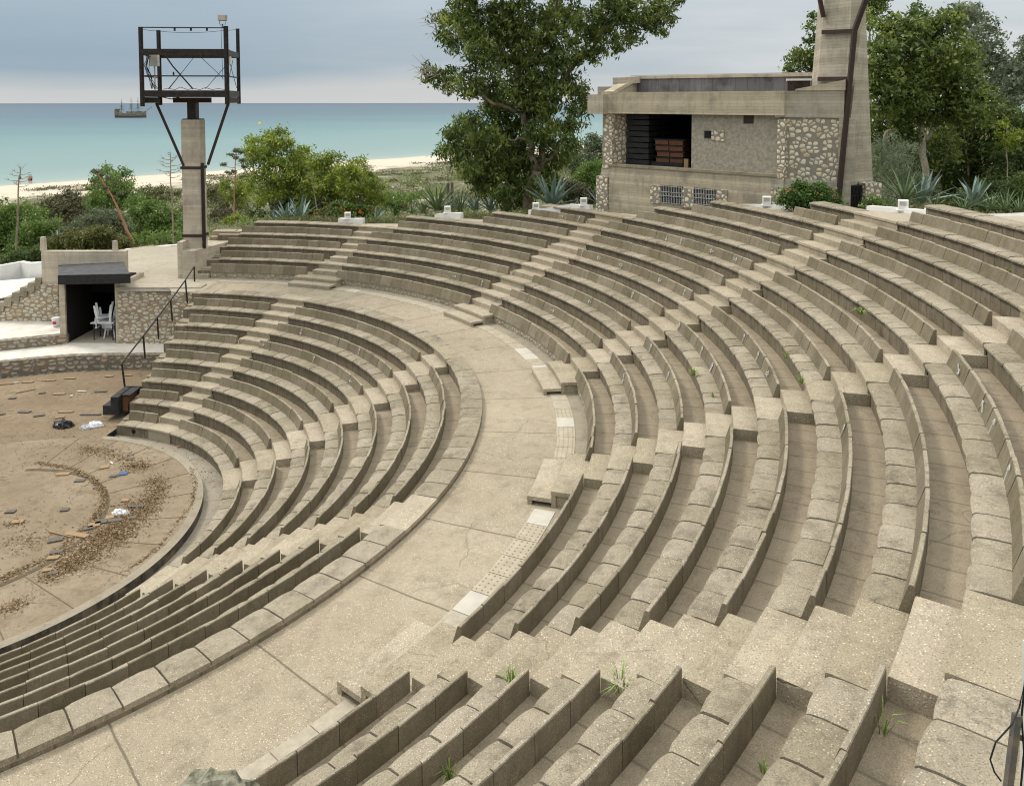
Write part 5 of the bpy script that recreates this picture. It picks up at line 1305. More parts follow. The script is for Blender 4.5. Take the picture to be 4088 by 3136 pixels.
limb(br, [wpt(1265, 110, YT), wpt(1280, 50, YT), wpt(1330, -20, YT)], .09, .03)
limb(br, [wpt(1112, 235, YT), wpt(1060, 225, YT-.5), wpt(1020, 200, YT-.5), wpt(960, 178, YT-.5), wpt(915, 150, YT-.5)], .11, .025)
limb(br, [wpt(1110, 140, YT), wpt(1050, 90, YT), wpt(990, 60, YT), wpt(950, 20, YT)], .10, .02)
limb(br, [wpt(1135, 300, YT), wpt(1085, 300, YT-.6), wpt(1030, 320, YT-.6), wpt(960, 335, YT-.6)], .09, .02)
limb(br, [wpt(1147, 365, YT), wpt(1185, 330, YT-.8), wpt(1205, 290, YT-.8)], .10, .03)
br.build('trunk', M['bark'], gum, smooth=True)
tws = MB()
for k in range(26):
    a_ = np.array([random.uniform(915, 935), random.uniform(140, 185)]) if k < 14 else np.array([random.uniform(925, 950), random.uniform(30, 70)])
    e_2 = a_ + [random.uniform(-52, -14), random.uniform(-38, 22)]; m_ = (a_+e_2)/2 + [random.uniform(-6, 6), random.uniform(-8, 8)]
    if k == 14: tws.build('bare_twigs', M['barkpale'], gum); tws = MB()
    tws.tube([wpt(*a_, YT-.5), wpt(*m_, YT-.5), wpt(*e_2, YT-.5)], [.018, .011, .005], 4)
tws.build('bare_twigs', M['barkpale'], gum)


def tree(name, label, cat, base, blobs, mat, per, leaf, limbs=(), bark='barkpale', y=50, r0=.16, group=None, tname='trunk', cname='crown', **k):
    t = thing(name, label, cat, base, group)
    crown(t, mat, blobs, per, leaf, name=cname, **k)
    if limbs:
        b = MB()
        for L_ in limbs:
            rr = L_[0] if isinstance(L_[0], (int, float)) else r0
            P = [p for p in L_ if not isinstance(p, (int, float))]
            limb(b, [wpt(p[0], p[1], y + (p[2] if len(p) > 2 else 0)) for p in P], rr, rr*.3, jit=.05)
        b.build(tname, M[bark], t, smooth=True)
    return t
def gbase(u, v, y):
    p = wpt(u, v, y); return (p[0], y, ground_z(p[0], y))
# trees at the right
YR = 44
tree('eucalyptus_tree', 'large rounded green gum tree right of the concrete tower', 'tree', gbase(1960, 440, YR),
     blobs_px([(1925, 170, 40), (1980, 165, 42), (2030, 160, 38), (1985, 235, 36), (1930, 230, 36), (2060, 225, 34), (1890, 110, 40), (1880, 160, 35), (1930, 70, 48), (1975, 75, 45), (2020, 60, 40), (1940, 130, 50), (1990, 130, 50), (2045, 110, 40), (2070, 140, 25), (1900, 210, 45), (1950, 200, 48), (2010, 195, 48), (2060, 190, 40), (2100, 215, 30), (1890, 270, 42), (1940, 265, 40), (2040, 245, 40), (1905, 60, 25), (1960, 40, 25), (2080, 250, 32)], YR, 2.0), M['leaf_euc'], 30, .24,
     limbs=[(.22, (1985, 460), (1975, 330), (1968, 250), (1985, 190), (2015, 150), (2040, 110)), (.13, (1975, 300), (2010, 258), (2050, 248), (2095, 232)), (.12, (1968, 260), (1925, 190), (1900, 150)), (.14, (1890, 310), (1895, 285), (1925, 275), (1950, 292)), (.1, (1985, 190), (1950, 130), (1940, 80)), (.1, (2000, 160), (2040, 165), (2075, 150))], y=YR, clump=.5, shell=.3, droop=.25, tv=.2)
tree('eucalyptus_tree', 'pale grey green gum tree rising behind the large rounded one', 'tree', gbase(2110, 440, 58),
     blobs_px([(2075, 40, 30), (2045, 30, 20), (2100, 55, 30), (2085, 90, 35), (2120, 100, 28), (2060, 20, 18), (2130, 140, 32), (2150, 180, 36), (2115, 170, 34), (2165, 150, 22), (2150, 215, 34), (2185, 200, 30), (2100, 130, 30)], 58, 2.2), M['leaf_eucgrey'], 24, .27,
     limbs=[(.16, (2120, 440), (2110, 260), (2095, 150), (2080, 60)), (.1, (2110, 260), (2150, 190), (2190, 140))], y=58, clump=.6, shell=.3, tv=.2)
tree('eucalyptus_tree', 'sparse grey green gum at the right edge of the sky', 'tree', gbase(2215, 440, 60),
     blobs_px([(2190, 130, 26), (2215, 110, 35), (2180, 165, 20), (2220, 190, 40), (2200, 90, 18), (2240, 150, 50)], 60, 2), M['leaf_eucgrey'], 24, .27, limbs=[(.16, (2215, 440), (2215, 250), (2200, 140))], y=60, clump=.55, shell=.3)
tree('broadleaf_tree', 'dense dark green tree filling the gap below the gums at right', 'tree', gbase(2060, 450, 47),
     blobs_px([(1900, 330, 34), (1930, 300, 38), (1890, 370, 26), (1930, 360, 34), (2100, 240, 34), (1985, 410, 34), (1960, 330, 45), (2010, 320, 50), (2060, 310, 50), (2110, 290, 48), (2000, 370, 45), (2060, 365, 48), (2110, 350, 48), (1960, 380, 35), (2040, 400, 35), (2100, 400, 35), (2130, 250, 35), (2020, 280, 40)], 47, 2.2), M['leaf_euc'], 26, .23, limbs=[(.14, (2000, 440), (2010, 360), (2040, 290)), (.12, (2062, 440), (2070, 350), (2060, 280)), (.10, (1930, 340), (1945, 352), (1980, 360)), (.1, (1925, 320), (1960, 355), (2000, 400))], y=47, clump=.5, shell=.35, droop=.2)
tree('broadleaf_tree', 'dark tree with yellowish top sprigs at the right edge', 'tree', gbase(2170, 450, 46),
     blobs_px([(2150, 270, 38), (2185, 290, 38), (2160, 330, 45), (2200, 350, 45), (2150, 390, 40), (2190, 410, 40), (2210, 250, 35), (2230, 300, 40)], 46, 2), M['leaf_dark'], 28, .22, limbs=[(.1, (2130, 430), (2140, 360), (2160, 300))], y=46, clump=.48, shell=.35)
tree('young_tree', 'slim yellow green tree among the dark trees at the right', 'tree', gbase(2152, 440, 44),
     blobs_px([(2150, 265, 12), (2165, 285, 14), (2140, 285, 10), (2155, 310, 16), (2170, 300, 10), (2185, 285, 12)], 43.5, .5), M['leaf_lime'], 18, .16, limbs=[(.05, (2152, 440), (2153, 350), (2152, 270))], y=43.5, clump=.3)
tree('feathery_shrub', 'feathery blue green shrub beside the foot of the concrete tower', 'shrub', gbase(1905, 445, 38),
     blobs_px([(1890, 330, 28), (1920, 340, 34), (1945, 330, 28), (1885, 375, 25), (1915, 385, 36), (1950, 375, 32), (1900, 420, 28), (1935, 415, 30), (1975, 400, 22), (1895, 300, 20)], 38, .8), M['leaf_eucgrey'], 46, .17, limbs=[(.05, (1915, 450), (1915, 380), (1905, 330))], y=38, clump=.42, aspect=.12, droop=.2, tv=.14)
tree('bush', 'low dark bush under the trees at the right', 'shrub', gbase(2080, 460, 40), blobs_px([(2080, 425, 24), (2120, 420, 30), (2160, 425, 32), (2190, 400, 30), (2050, 440, 18), (2200, 440, 34), (2140, 450, 25)], 40, 1), M['leaf_dark'], 34, .16, clump=.4)
tree('tall_gum', 'green crown showing above and behind the concrete tower', 'tree', gbase(1860, 400, 50),
     blobs_px([(1862, 20, 26), (1880, 10, 20), (1850, 45, 22), (1875, 35, 16), (1870, -20, 30), (1885, 95, 14)], 50, 1.2), M['leaf_euc'], 26, .22, limbs=[(.14, (1865, 420), (1862, 150), (1860, 20))], y=50, clump=.5, shell=.3, droop=.3)
tree('umbrella_pine', 'small dark tree crown behind the flat roof beside the tower', 'tree', gbase(1725, 400, 48),
     blobs_px([(1695, 122, 16), (1720, 118, 20), (1745, 125, 22), (1700, 145, 18), (1730, 145, 20), (1690, 155, 12), (1755, 100, 14), (1765, 130, 20), (1735, 52, 9), (1745, 75, 11), (1728, 88, 7), (1752, 60, 9), (1738, 35, 5), (1765, 85, 12)], 48, .8), M['leaf_euc'], 26, .19,
     limbs=[(.12, (1745, 420), (1745, 180), (1748, 110), (1738, 60)), (.07, (1745, 170), (1715, 135), (1690, 120))], y=48, clump=.4, shell=.3)
# green slope between the gum tree and the building
tree('bush', 'rounded green bush left of the building foot', 'shrub', gbase(1262, 440, 47), blobs_px([(1262, 372, 24), (1240, 385, 22), (1275, 390, 20), (1270, 350, 16)], 47, .6), M['leaf_green'], 40, .14, clump=.36)
tree('bush', 'grey green bushy slope between the gum tree and the building', 'shrub', gbase(1245, 440, 56), blobs_px([(1230, 330, 24), (1260, 315, 26), (1285, 325, 26), (1280, 345, 24), (1225, 355, 22), (1250, 345, 24), (1265, 300, 14), (1290, 305, 18)], 56, 1.2), M['leaf_olive'], 34, .18, clump=.45)
tree('dry_bush', 'brown dry bush at the left corner of the building', 'shrub', gbase(1225, 440, 39), blobs_px([(1232, 405, 18), (1220, 420, 16), (1250, 415, 18), (1210, 395, 12), (1265, 425, 14)], 39, .5), M['leaf_brown'], 40, .12, clump=.3)
# the lime green trees in front of the sea
YL = 52
tree('mastic_tree', 'tall lime green tree with bare grey branches in front of the sea', 'tree', gbase(585, 470, YL),
     blobs_px([(555, 365, 26), (600, 365, 34), (650, 395, 30), (560, 312, 30), (590, 298, 26), (605, 318, 24), (540, 335, 22), (570, 335, 24), (535, 318, 12), (620, 345, 34), (650, 335, 24), (585, 405, 34), (560, 425, 22), (610, 400, 30), (630, 385, 26), (660, 360, 26), (540, 300, 8), (645, 315, 14), (600, 280, 14), (580, 285, 12)], YL, 1.2, .82), M['leaf_lime'], 44, .17,
     limbs=[(.13, (582, 470), (585, 420), (580, 380), (570, 330)), (.10, (590, 460), (600, 420), (575, 360), (545, 330)), (.07, (583, 450), (560, 400), (525, 365), (522, 310)), (.07, (582, 450), (615, 425), (650, 410)), (.06, (570, 385), (540, 372), (512, 345))], bark='barkgrey', y=YL, clump=.5, shell=.35, tv=.2)
tree('mastic_tree', 'broad lime green tree just right of the tallest one', 'tree', gbase(690, 470, YL - 1),
     blobs_px([(690, 365, 36), (715, 348, 26), (735, 400, 30), (670, 395, 30), (705, 390, 32), (690, 425, 34), (730, 375, 24), (650, 430, 26), (720, 420, 28), (665, 445, 20)], YL - 1, 1.2, .85), M['leaf_lime'], 40, .17,
     limbs=[(.11, (690, 470), (685, 430), (695, 380)), (.07, (690, 450), (655, 400), (640, 370)), (.05, (645, 425), (690, 460))], bark='barkgrey', y=YL - 1, clump=.48, shell=.35, tv=.2)
tree('mastic_tree', 'lower yellow green tree at the right of the lime green group', 'tree', gbase(770, 470, YL - 2),
     blobs_px([(760, 362, 24), (778, 382, 30), (812, 420, 16), (745, 400, 24), (795, 400, 20), (780, 420, 26), (750, 435, 22), (812, 395, 12), (800, 435, 16), (730, 445, 18), (770, 345, 12)], YL - 2, 1.1, .9), M['leaf_lime'], 38, .16,
     limbs=[(.08, (765, 470), (768, 420), (772, 370)), (.05, (755, 380), (735, 355), (728, 345))], bark='barkgrey', y=YL - 2, clump=.42, shell=.35, tv=.2)
tree('dark_thicket', 'dark thicket of twiggy growth under the lime green trees', 'shrub', gbase(640, 475, YL + 1), blobs_px([(600, 450, 26), (640, 455, 28), (680, 458, 24), (620, 425, 22), (660, 420, 26), (720, 455, 22), (550, 455, 18), (760, 458, 18)], YL + 1, 1), M['leaf_dark'], 34, .15, clump=.4)  # thicket made with the dark green leaf material
tree('bush', 'mid green scrubby bush right of the lime trees', 'shrub', gbase(850, 440, 62), blobs_px([(835, 425, 16), (860, 430, 18), (882, 425, 14), (845, 440, 12), (820, 440, 12)], 62, 1), M['leaf_green'], 36, .16, clump=.4)
tree('bush', 'low olive green bushes filling the gap right of the lamp pillar', 'shrub', gbase(465, 430, 72), blobs_px([(450, 405, 14), (470, 412, 16), (455, 425, 14), (488, 428, 14), (520, 440, 16), (475, 435, 12)], 72, 1.5), M['leaf_scrub'], 34, .18, clump=.45)
tree('bush', 'dull green bushes on the dune between the leaning stalk and the lamp pillar', 'shrub', gbase(330, 430, 84), blobs_px([(310, 408, 14), (335, 404, 12), (350, 418, 16), (325, 425, 18), (375, 412, 12), (295, 425, 12)], 84, 1.5), M['leaf_scrub'], 32, .2, clump=.5)
tree('shrub', 'bright green shrub left of the lime trees beside the rusty stalk', 'shrub', gbase(500, 440, 60), blobs_px([(495, 405, 22), (520, 395, 18), (480, 395, 12), (515, 420, 16), (535, 405, 14)], 60, .8), M['leaf_lime'], 34, .17, clump=.42)
# left group
tree('pine_bush', 'tall dark green bush behind the leaning rusty stalk', 'shrub', gbase(235, 480, 62), blobs_px([(225, 385, 22), (248, 395, 26), (212, 400, 20), (265, 385, 18), (240, 425, 34), (210, 430, 24), (270, 420, 26), (225, 365, 8), (270, 370, 9)], 62, 1.2), M['leaf_green'], 40, .19, clump=.5, up=.3, tv=.14, limbs=[(.1, (240, 480), (240, 400))], y=62, bark='barkgrey')
tree('olive_bush', 'rounded grey olive bush in front of the tall dark bush', 'shrub', gbase(215, 510, 52), blobs_px([(215, 470, 32), (240, 478, 30), (190, 478, 26), (220, 500, 34), (255, 500, 26), (165, 497, 20), (180, 505, 22), (150, 508, 12)], 52, .8, .9), M['leaf_olive'], 46, .13, clump=.36, tv=.12)
tree('bush', 'wide dark green bush between the olive bush and the lamp pillar', 'shrub', gbase(320, 500, 56), blobs_px([(300, 440, 28), (330, 455, 32), (300, 475, 34), (345, 480, 30), (370, 470, 24), (320, 495, 28), (360, 500, 22), (390, 480, 14)], 56, 1), M['leaf_green'], 40, .17, clump=.45, tv=.16)
tree('bush', 'large dark green bush at the left edge', 'shrub', gbase(40, 540, 50), blobs_px([(10, 470, 38), (50, 465, 34), (85, 480, 34), (20, 510, 42), (70, 515, 40), (110, 500, 26), (10, 545, 36), (60, 545, 34), (-30, 500, 50)], 50, 1.2), M['leaf_green'], 42, .16, clump=.42, tv=.16)
tree('bush', 'brown green bush behind the large bush at the left', 'shrub', gbase(145, 460, 74), blobs_px([(150, 430, 24), (120, 440, 20), (165, 445, 26), (135, 455, 26), (90, 450, 20)], 74, 1.2), M['leaf_brown'], 36, .21, clump=.5)
tree('hedge', 'clipped dark hedge with reddish tips behind the kiosk', 'hedge', gbase(185, 535, 43.5), blobs_px([(120, 520, 15), (140, 516, 18),  (165, 514, 19), (190, 512, 20), (215, 512, 20), (240, 516, 18), (262, 522, 14), (275, 528, 9), (205, 500, 18), (225, 497, 14), (185, 502, 15)], 43.5, .7, 1, 1.6), M['leaf_hedge'], 60, .12, clump=.30, tv=.12)
tree('hedge', 'dark creeping hedge behind the white wall at the left', 'hedge', gbase(75, 560, 42.5), blobs_px([(20, 556, 18), (50, 552, 20), (80, 545, 20), (70, 565, 18), (40, 570, 16)], 42.5, .6), M['leaf_dark'], 50, .12, clump=.3)
tree('bush', 'small round grey green bush behind the kiosk stub post', 'shrub', gbase(128, 512, 46), blobs_px([(130, 500, 10), (136, 508, 9)], 46, .2), M['leaf_olive'], 46, .10, clump=.2)
tree('creeper', 'low leafy green creeper along the back of the pale ramp', 'shrub', gbase(340, 515, 47), blobs_px([(290, 512, 12), (315, 508, 14), (340, 512, 14), (365, 510, 14), (385, 515, 10), (305, 520, 9)], 47, .6), M['leaf_green'], 44, .13, clump=.3)
for k, (u, v, r) in enumerate([(330, 505, 12), (352, 500, 15), (378, 498, 14), (305, 512, 10)]):
    tree('weedy_shrub', ['thin weedy shrub left of centre behind the white curb', 'tall thin weedy shrub at the centre of the white curb', 'bright thin weedy shrub nearest the lamp pillar', 'thin weedy shrub nearest the kiosk on the white curb'][k], 'shrub', gbase(u, 530, 43.2), blobs_px([(u, v+6, r*.7), (u, v, r)], 43.2, .2), M['leaf_green'], 12, .14, clump=.42, shell=.1, limbs=[(.015, (u, 528), (u-2, v)), (.012, (u, 525), (u+6, v+2)), (.012, (u, 525), (u-8, v+4))], y=43.2, bark='stalk')
tree('dry_bush', 'pale dry twiggy bush between the lamp pillar and the lime trees', 'shrub', gbase(475, 475, 50), blobs_px([(465, 452, 14), (485, 458, 14), (455, 465, 10), (500, 465, 10)], 50, .5), M['leaf_brown'], 40, .10, clump=.3)
tree('weed_clump', 'yellow green weeds at the left end of the top bench', 'plants', gbase(500, 478, 42), blobs_px([(497, 468, 8), (507, 462, 7), (520, 470, 6), (485, 473, 5)], 42, .3), M['leaf_lime'], 30, .10, clump=.2)
# lantana with orange flowers
def lantana(label, blobs, y, base, leaf=.10, fl=.05, nf=9):
    t = thing('flowering_bush', label, 'flowering bush', base, 'bushes with orange flowers')
    crown(t, M['leaf_lant'], blobs, 60, leaf, clump=.24, tv=.16)
    pts = []
    for (x, yy, z, rx, ry, rz) in blobs:
        for k in range(int(nf*rx/.4)):
            d = rng.normal(size=3); d /= np.linalg.norm(d); d[1] = -abs(d[1]); d[2] = abs(d[2])*.9 - .1
            pts.append(np.array([x, yy, z]) + d*np.array([rx, ry, rz])*1.08)
    P = np.repeat(np.array(pts), 5, 0) + rng.normal(size=(len(pts)*5, 3))*.028
    fo = leaf_mesh('flowers', M['flower'], P, np.full(len(P), fl), np.full(len(P), .5), t, aspect=.9); fo['kind'] = 'stuff'
lantana('bush thick with orange flowers against the building wall', blobs_px([(1690, 418, 18), (1715, 412, 20), (1742, 415, 22), (1768, 420, 18), (1700, 432, 18), (1730, 434, 20), (1760, 434, 18), (1785, 432, 12), (1678, 426, 10), (1712, 400, 8), (1755, 402, 8)], 25.6, .15), 25.6, (9.8, 25.6, 12.2), .09)
lantana('spreading bush with orange flowers behind the top benches, left of the yuccas', blobs_px([(700, 455, 14), (720, 448, 16), (745, 450, 16), (770, 452, 14), (790, 455, 12), (680, 460, 10), (735, 462, 14), (710, 466, 12), (760, 466, 12)], 42, .4), 42, gbase(735, 470, 42), .13, .085, 16)
lantana('small sprig with orange flowers left of the yuccas', blobs_px([(855, 447, 7), (868, 442, 8), (845, 453, 5)], 44, .2), 44, gbase(858, 455, 44), .11, .08, 12)
tree('shrub', 'small leafy shrub at the stone foot of the tower', 'shrub', (A(3470, 800, 25.6)[0], 25.6, 12.3), blobs_px([(1862, 430, 9), (1872, 424, 9), (1853, 436, 7), (1880, 434, 6)], 25.6, .1), M['leaf_green'], 30, .08, clump=.18)

# agaves and yuccas
def rosette(name, label, c, R_, n, mat, width=.10, droop=.25, tilt0=.25, group=None):
    t = MB(); R_ *= 1.15; width *= 1.25
    for k in range(n):
        a_ = 2*pi*k/n*1.618*2 + random.uniform(-.2, .2); el = tilt0 + (1.45-tilt0)*((k+.5)/n)**.8 + random.uniform(-.08, .08); L_ = R_*random.uniform(.8, 1.1)
        dr_ = np.array([cos(a_), sin(a_), 0]); sd_ = np.array([-sin(a_), cos(a_), 0]); rings = []; p = np.array(c, float) + dr_*.04*R_; e = el
        for s_ in range(6):
            f = s_/5; w = width*R_*(.75 + .9*f - 1.62*f*f) if s_ < 5 else .003
            nn = np.cross(dr_*cos(e) + np.array([0, 0, sin(e)]), sd_); 
            rings.append([p - sd_*w/2, p + nn*w*-.12 - nn*.01, p + sd_*w/2, p - nn*w*.30])
            p = p + (dr_*cos(e) + np.array([0, 0, sin(e)]))*L_/5; e -= droop/5*random.uniform(.6, 1.4)
        t.loft(rings)
    o = t.build(name, M[mat], loc=c, smooth=False); tag(o, label, 'agave' if 'agave' in name else 'yucca', group)
def atpx(u, v, y): p = A(u*PXM, v*PXM, y); return (p[0], y, p[2])
for (u, v, y, R_, n, label) in [(1180, 440, 38, 1.45, 22, 'big blue agave beside the gum tree trunk left of the building'), (612, 470, 41, 1.0, 16, 'blue agave behind the top bench under the lime green trees'), (641, 470, 41.2, 1.15, 16, 'taller blue agave behind the top bench under the lime green trees'), (590, 472, 41.5, .6, 12, 'small blue agave leftmost under the lime green trees'), (806, 472, 43, .75, 14, 'blue agave right of the spreading orange flowers'),
                                (722, 462, 43.5, .9, 14, 'blue agave poking up behind the orange flowering bush'), (1975, 432, 30, 1.15, 18, 'big blue agave left of two behind the right white curb'), (2082, 437, 30, 1.05, 18, 'big blue agave right of two behind the right white curb'), (1015, 450, 43, .95, 16, 'blue agave at the middle of the yucca row'), (1048, 450, 43, .95, 16, 'blue agave at the right of the yucca row'), (972, 450, 44, .9, 16, 'blue agave beside the largest yucca'), (1282, 437, 37, .8, 14, 'green agave against the left corner of the building'),
                                (122, 520, 45, .8, 12, 'blue agave leaves behind the kiosk stub post'), (610*.411*1.17, 470, 70, 1.2, 14, 'dark agave on the dune behind the bushes')]:
    rosette('agave_plant', label, atpx(u, v, y), R_, n, 'agave', width=.13, droop=.35, tilt0=.35)
for (u, v, y, R_, n, label) in [(935, 450, 41, 1.55, 40, 'largest green yucca of the row behind the seating'), (985, 452, 41.5, 1.1, 30, 'green yucca right of the largest one'), (905, 456, 41, .9, 26, 'small green yucca at the left end of the row'), (880, 456, 41.5, .7, 20, 'smallest yucca at the far left of the row'), (1085, 452, 41.5, 1.0, 28, 'green yucca at the right end of the row near the gum trunk'), (960, 458, 40, .7, 20, 'low green yucca in front of the row'),
                                (1935, 430, 28, 1.15, 26, 'green yucca behind the lamp box right of the tower'), (2000, 445, 28, .6, 18, 'low yucca below the left big agave at the right'), (2120, 448, 27, .65, 22, 'low green yucca in the bed at the right edge'), (2150, 450, 27, .7, 22, 'second low yucca in the bed at the right edge'), (2180, 453, 26, .65, 22, 'last low yucca in the bed cut by the right edge'), (2060, 450, 28, .55, 20, 'low yucca between the two big agaves at the right')]:
    rosette('yucca_plant', label, atpx(u, v, y), R_, n, 'yucca', width=.055, droop=.5, tilt0=.15)
# flower stalks of old agaves
def stalk(label, pts, y, r, mat, arms, pads=False):
    t = thing('agave_stalk', label, 'flower stalk', wpt(*pts[0], y)); b = MB()
    limb(b, [wpt(*p, y) for p in pts], r, r*.3, n=7, jit=.015)
    top = wpt(*pts[-1], y); low = wpt(*pts[-2], y)
    ends = []
    for k in range(arms):
        f = k/arms; p = low*(1-f*.95) + top*f*.95; a_ = k*2.4; L_ = (.55 + .45*math.sin(f*pi))*(.9 if not pads else .75)*(1.1-f*.6)
        e = p + np.array([cos(a_)*L_, sin(a_)*L_*.6, .12 + .05*k % .1]); m_ = (p+e)/2 + [0, 0, -.05]
        b.tube([p, m_, e], [.02, .014, .008], 4); ends.append(e)
        for w_ in range(4): b.tube([e*.7+p*.3, e + rng.normal(size=3)*.10], [.008, .004], 3)
    b.build('stem', M[mat], t)
    if pads:
        C_, S_, T_ = blob_leaves([(e[0], e[1], e[2] + .05, .20, .16, .07) for e in ends] + [(top[0], top[1], top[2], .22, .2, .12)], 26, .07, clump=.12, shell=.2)
        leaf_mesh('flower_heads', M['leaf_olive'], C_, S_, T_, t)
stalk('tall thin bare grey agave stalk at the left edge', [(32, 560), (38, 470), (40, 400), (43, 358)], 44, .07, 'stalk', 12)
stalk('thin pale agave stalk standing left of the lamp pillar', [(371, 520), (368, 430), (365, 380), (365, 326)], 43, .055, 'stalk', 16)
stalk('rust red agave stalk leaning left with round flower heads', [(285, 522), (262, 470), (240, 420), (205, 366)], 44, .10, 'stalkred', 8, True)
stalk('straight rust red agave stalk with dark flower heads left of the lime trees', [(500, 478), (501, 430), (503, 385), (505, 322)], 44, .06, 'stalkred', 9, True)
stalk('thin dead stalk in front of the lime green trees', [(680, 462), (675, 430), (670, 400), (668, 362)], 47, .045, 'stalk', 2)
for k, (u, v, h) in enumerate([(889*.4566*1.0 + 0, 0, 0)] * 0): pass
for k, (u, v) in enumerate([(1789, 768), (1805, 765)]):
    q = MB(); p = A(u, v+20, 50); q.tube([p - [0, 0, .5], p + [0, 0, .9]], .09, 6); o = q.build('fence_post', M['barkgrey'], loc=p); tag(o, ['short weathered post in the scrub, left of a pair', 'short weathered post in the scrub, right of a pair'][k], 'post')

# fine scrub over the dunes and behind the rim: nobody could count it
def scatter(name, n, cond, mats, size, leafn, leaf, ysc=1.0):
    C_, S_, T_ = [], [], []; k = 0; tries = 0
    while k < n and tries < n*60:
        tries += 1
        u = random.uniform(-150, 4250); y = 36 + 150*random.random()**1.5
        x = (u-2044)/F_PX*y
        if not cond(x, y, u): continue
        z = ground_z(x, y); s_ = size*random.uniform(.5, 1.5)*(1 + (y-40)/120); k += 1
        m_ = int(leafn); p = rng.normal(size=(m_, 3)); p /= np.linalg.norm(p, axis=1)[:, None]; p[:, 2] = np.abs(p[:, 2])
        P = np.array([x, y, z - .05]) + p*np.array([s_, s_, s_*.62*ysc])*(rng.random((m_, 1))**.4); ct = .5 + .22*rng.normal()
        C_.append(P); S_.append(leaf*(1 + (y-40)/70)*(.6+.8*rng.random(m_))); T_.append(ct + .15*rng.normal(size=m_))
    o = leaf_mesh(name, M[mats], np.concatenate(C_), np.concatenate(S_), np.concatenate(T_), loc=(0, 60, 5), aspect=.4, up=.35)
    return o
def Dsh(x, y): return (x + 95.6)*(-.756) + (y - 148.7)*.655
def outside(x, y):
    r = hypot(x-CX, y-CY); ph = atan2(y-CY, x-CX)
    if -1.75 < ph < 1.62: 
        if r < rout(ph) + .9: return False
    elif r < 24.5: return False
    if 2.0 < x < 14 and 24 < y < 37: return False
    if -20 < x < -13 and y < 43: return False
    return True
c1 = lambda lim0, lim1: (lambda x, y, u: outside(x, y) and Dsh(x, y) < lim0 - random.random()**2*lim1 and (math.sin(x*.13+1.7)*math.sin(y*.11+x*.05) > -.55 or random.random() < .35))
o = scatter('dune_scrub', 2600, c1(-42, 40), 'leaf_scrub', .75, 46, .14); tag(o, 'low green and brown dune scrub between the theatre and the beach', 'scrub', kind='stuff')
o = scatter('dark_scrub', 900, c1(-58, 40), 'leaf_green', .95, 60, .14); tag(o, 'darker green low bushes scattered through the dune scrub', 'scrub', kind='stuff')
o = scatter('dry_scrub', 900, c1(-44, 35), 'leaf_brown', .6, 44, .12); tag(o, 'dry brownish tufts in the dune scrub', 'scrub', kind='stuff')
o = scatter('dune_grass', 1300, lambda x, y, u: outside(x, y) and -60 < Dsh(x, y) < -20 and math.sin(x*.16+1)*math.sin(y*.13+x*.05) + .25*math.sin(x*.7) > .25 + (Dsh(x, y)+40)/60, 'leaf_brown', .7, 22, .11, .35); tag(o, 'sparse grass tufts on the pale dune sand', 'grass', kind='stuff')
C_, S_, T_ = [], [], []
for k in range(1700):
    ph = random.uniform(-.35, 1.5); ro = rout(ph) + .25 + abs(random.gauss(0, 1.0)); p = np.array(pol(ro, ph, 0)); 
    if 2.6 < p[0] < 11.5 and 24 < p[1] < 37: continue
    p[2] = ground_z(p[0], p[1]); m_ = 9; C_.append(p + rng.normal(size=(m_, 3))*[.14, .14, .07] + [0, 0, .09]); S_.append(np.full(m_, .20)); T_.append(.6 + .25*rng.normal(size=m_))
o = leaf_mesh('verge_grass', M['leaf_scrub'], np.concatenate(C_), np.concatenate(S_), np.concatenate(T_), loc=(0, 35, 10), aspect=.14, up=.9); tag(o, 'grass and weeds growing along the outer edge of the paving', 'grass', kind='stuff')

# tufts and weeds on the benches
def tuft(label, P, n, L_, spread=.5, broad=False, name='grass_tuft'):
    q = MB()
    for k in range(n):
        a_ = random.uniform(0, 2*pi); b_ = random.uniform(.1, spread); l_ = L_*random.uniform(.6, 1.1); d = np.array([cos(a_), sin(a_), 0]); s_ = np.array([-sin(a_), cos(a_), 0])*(.006 if not broad else .012)
        p0 = np.array(P) + d*.03*random.random(); p1 = p0 + d*b_*l_*.45 + [0, 0, l_*.6]; p2 = p0 + d*b_*l_*1.2 + [0, 0, l_*(.95 - b_*.5)]
        i = len(q.v); q.v += [tuple(x) for x in (p0-s_, p0+s_, p1+s_*.8, p1-s_*.8, p2)]; q.f += [(i, i+1, i+2, i+3), (i+3, i+2, i+4)]; q.uv += [None]*2; q.t += [None]*2
    o = q.build(name, M['grass'], loc=P); tag(o, label, 'weed')
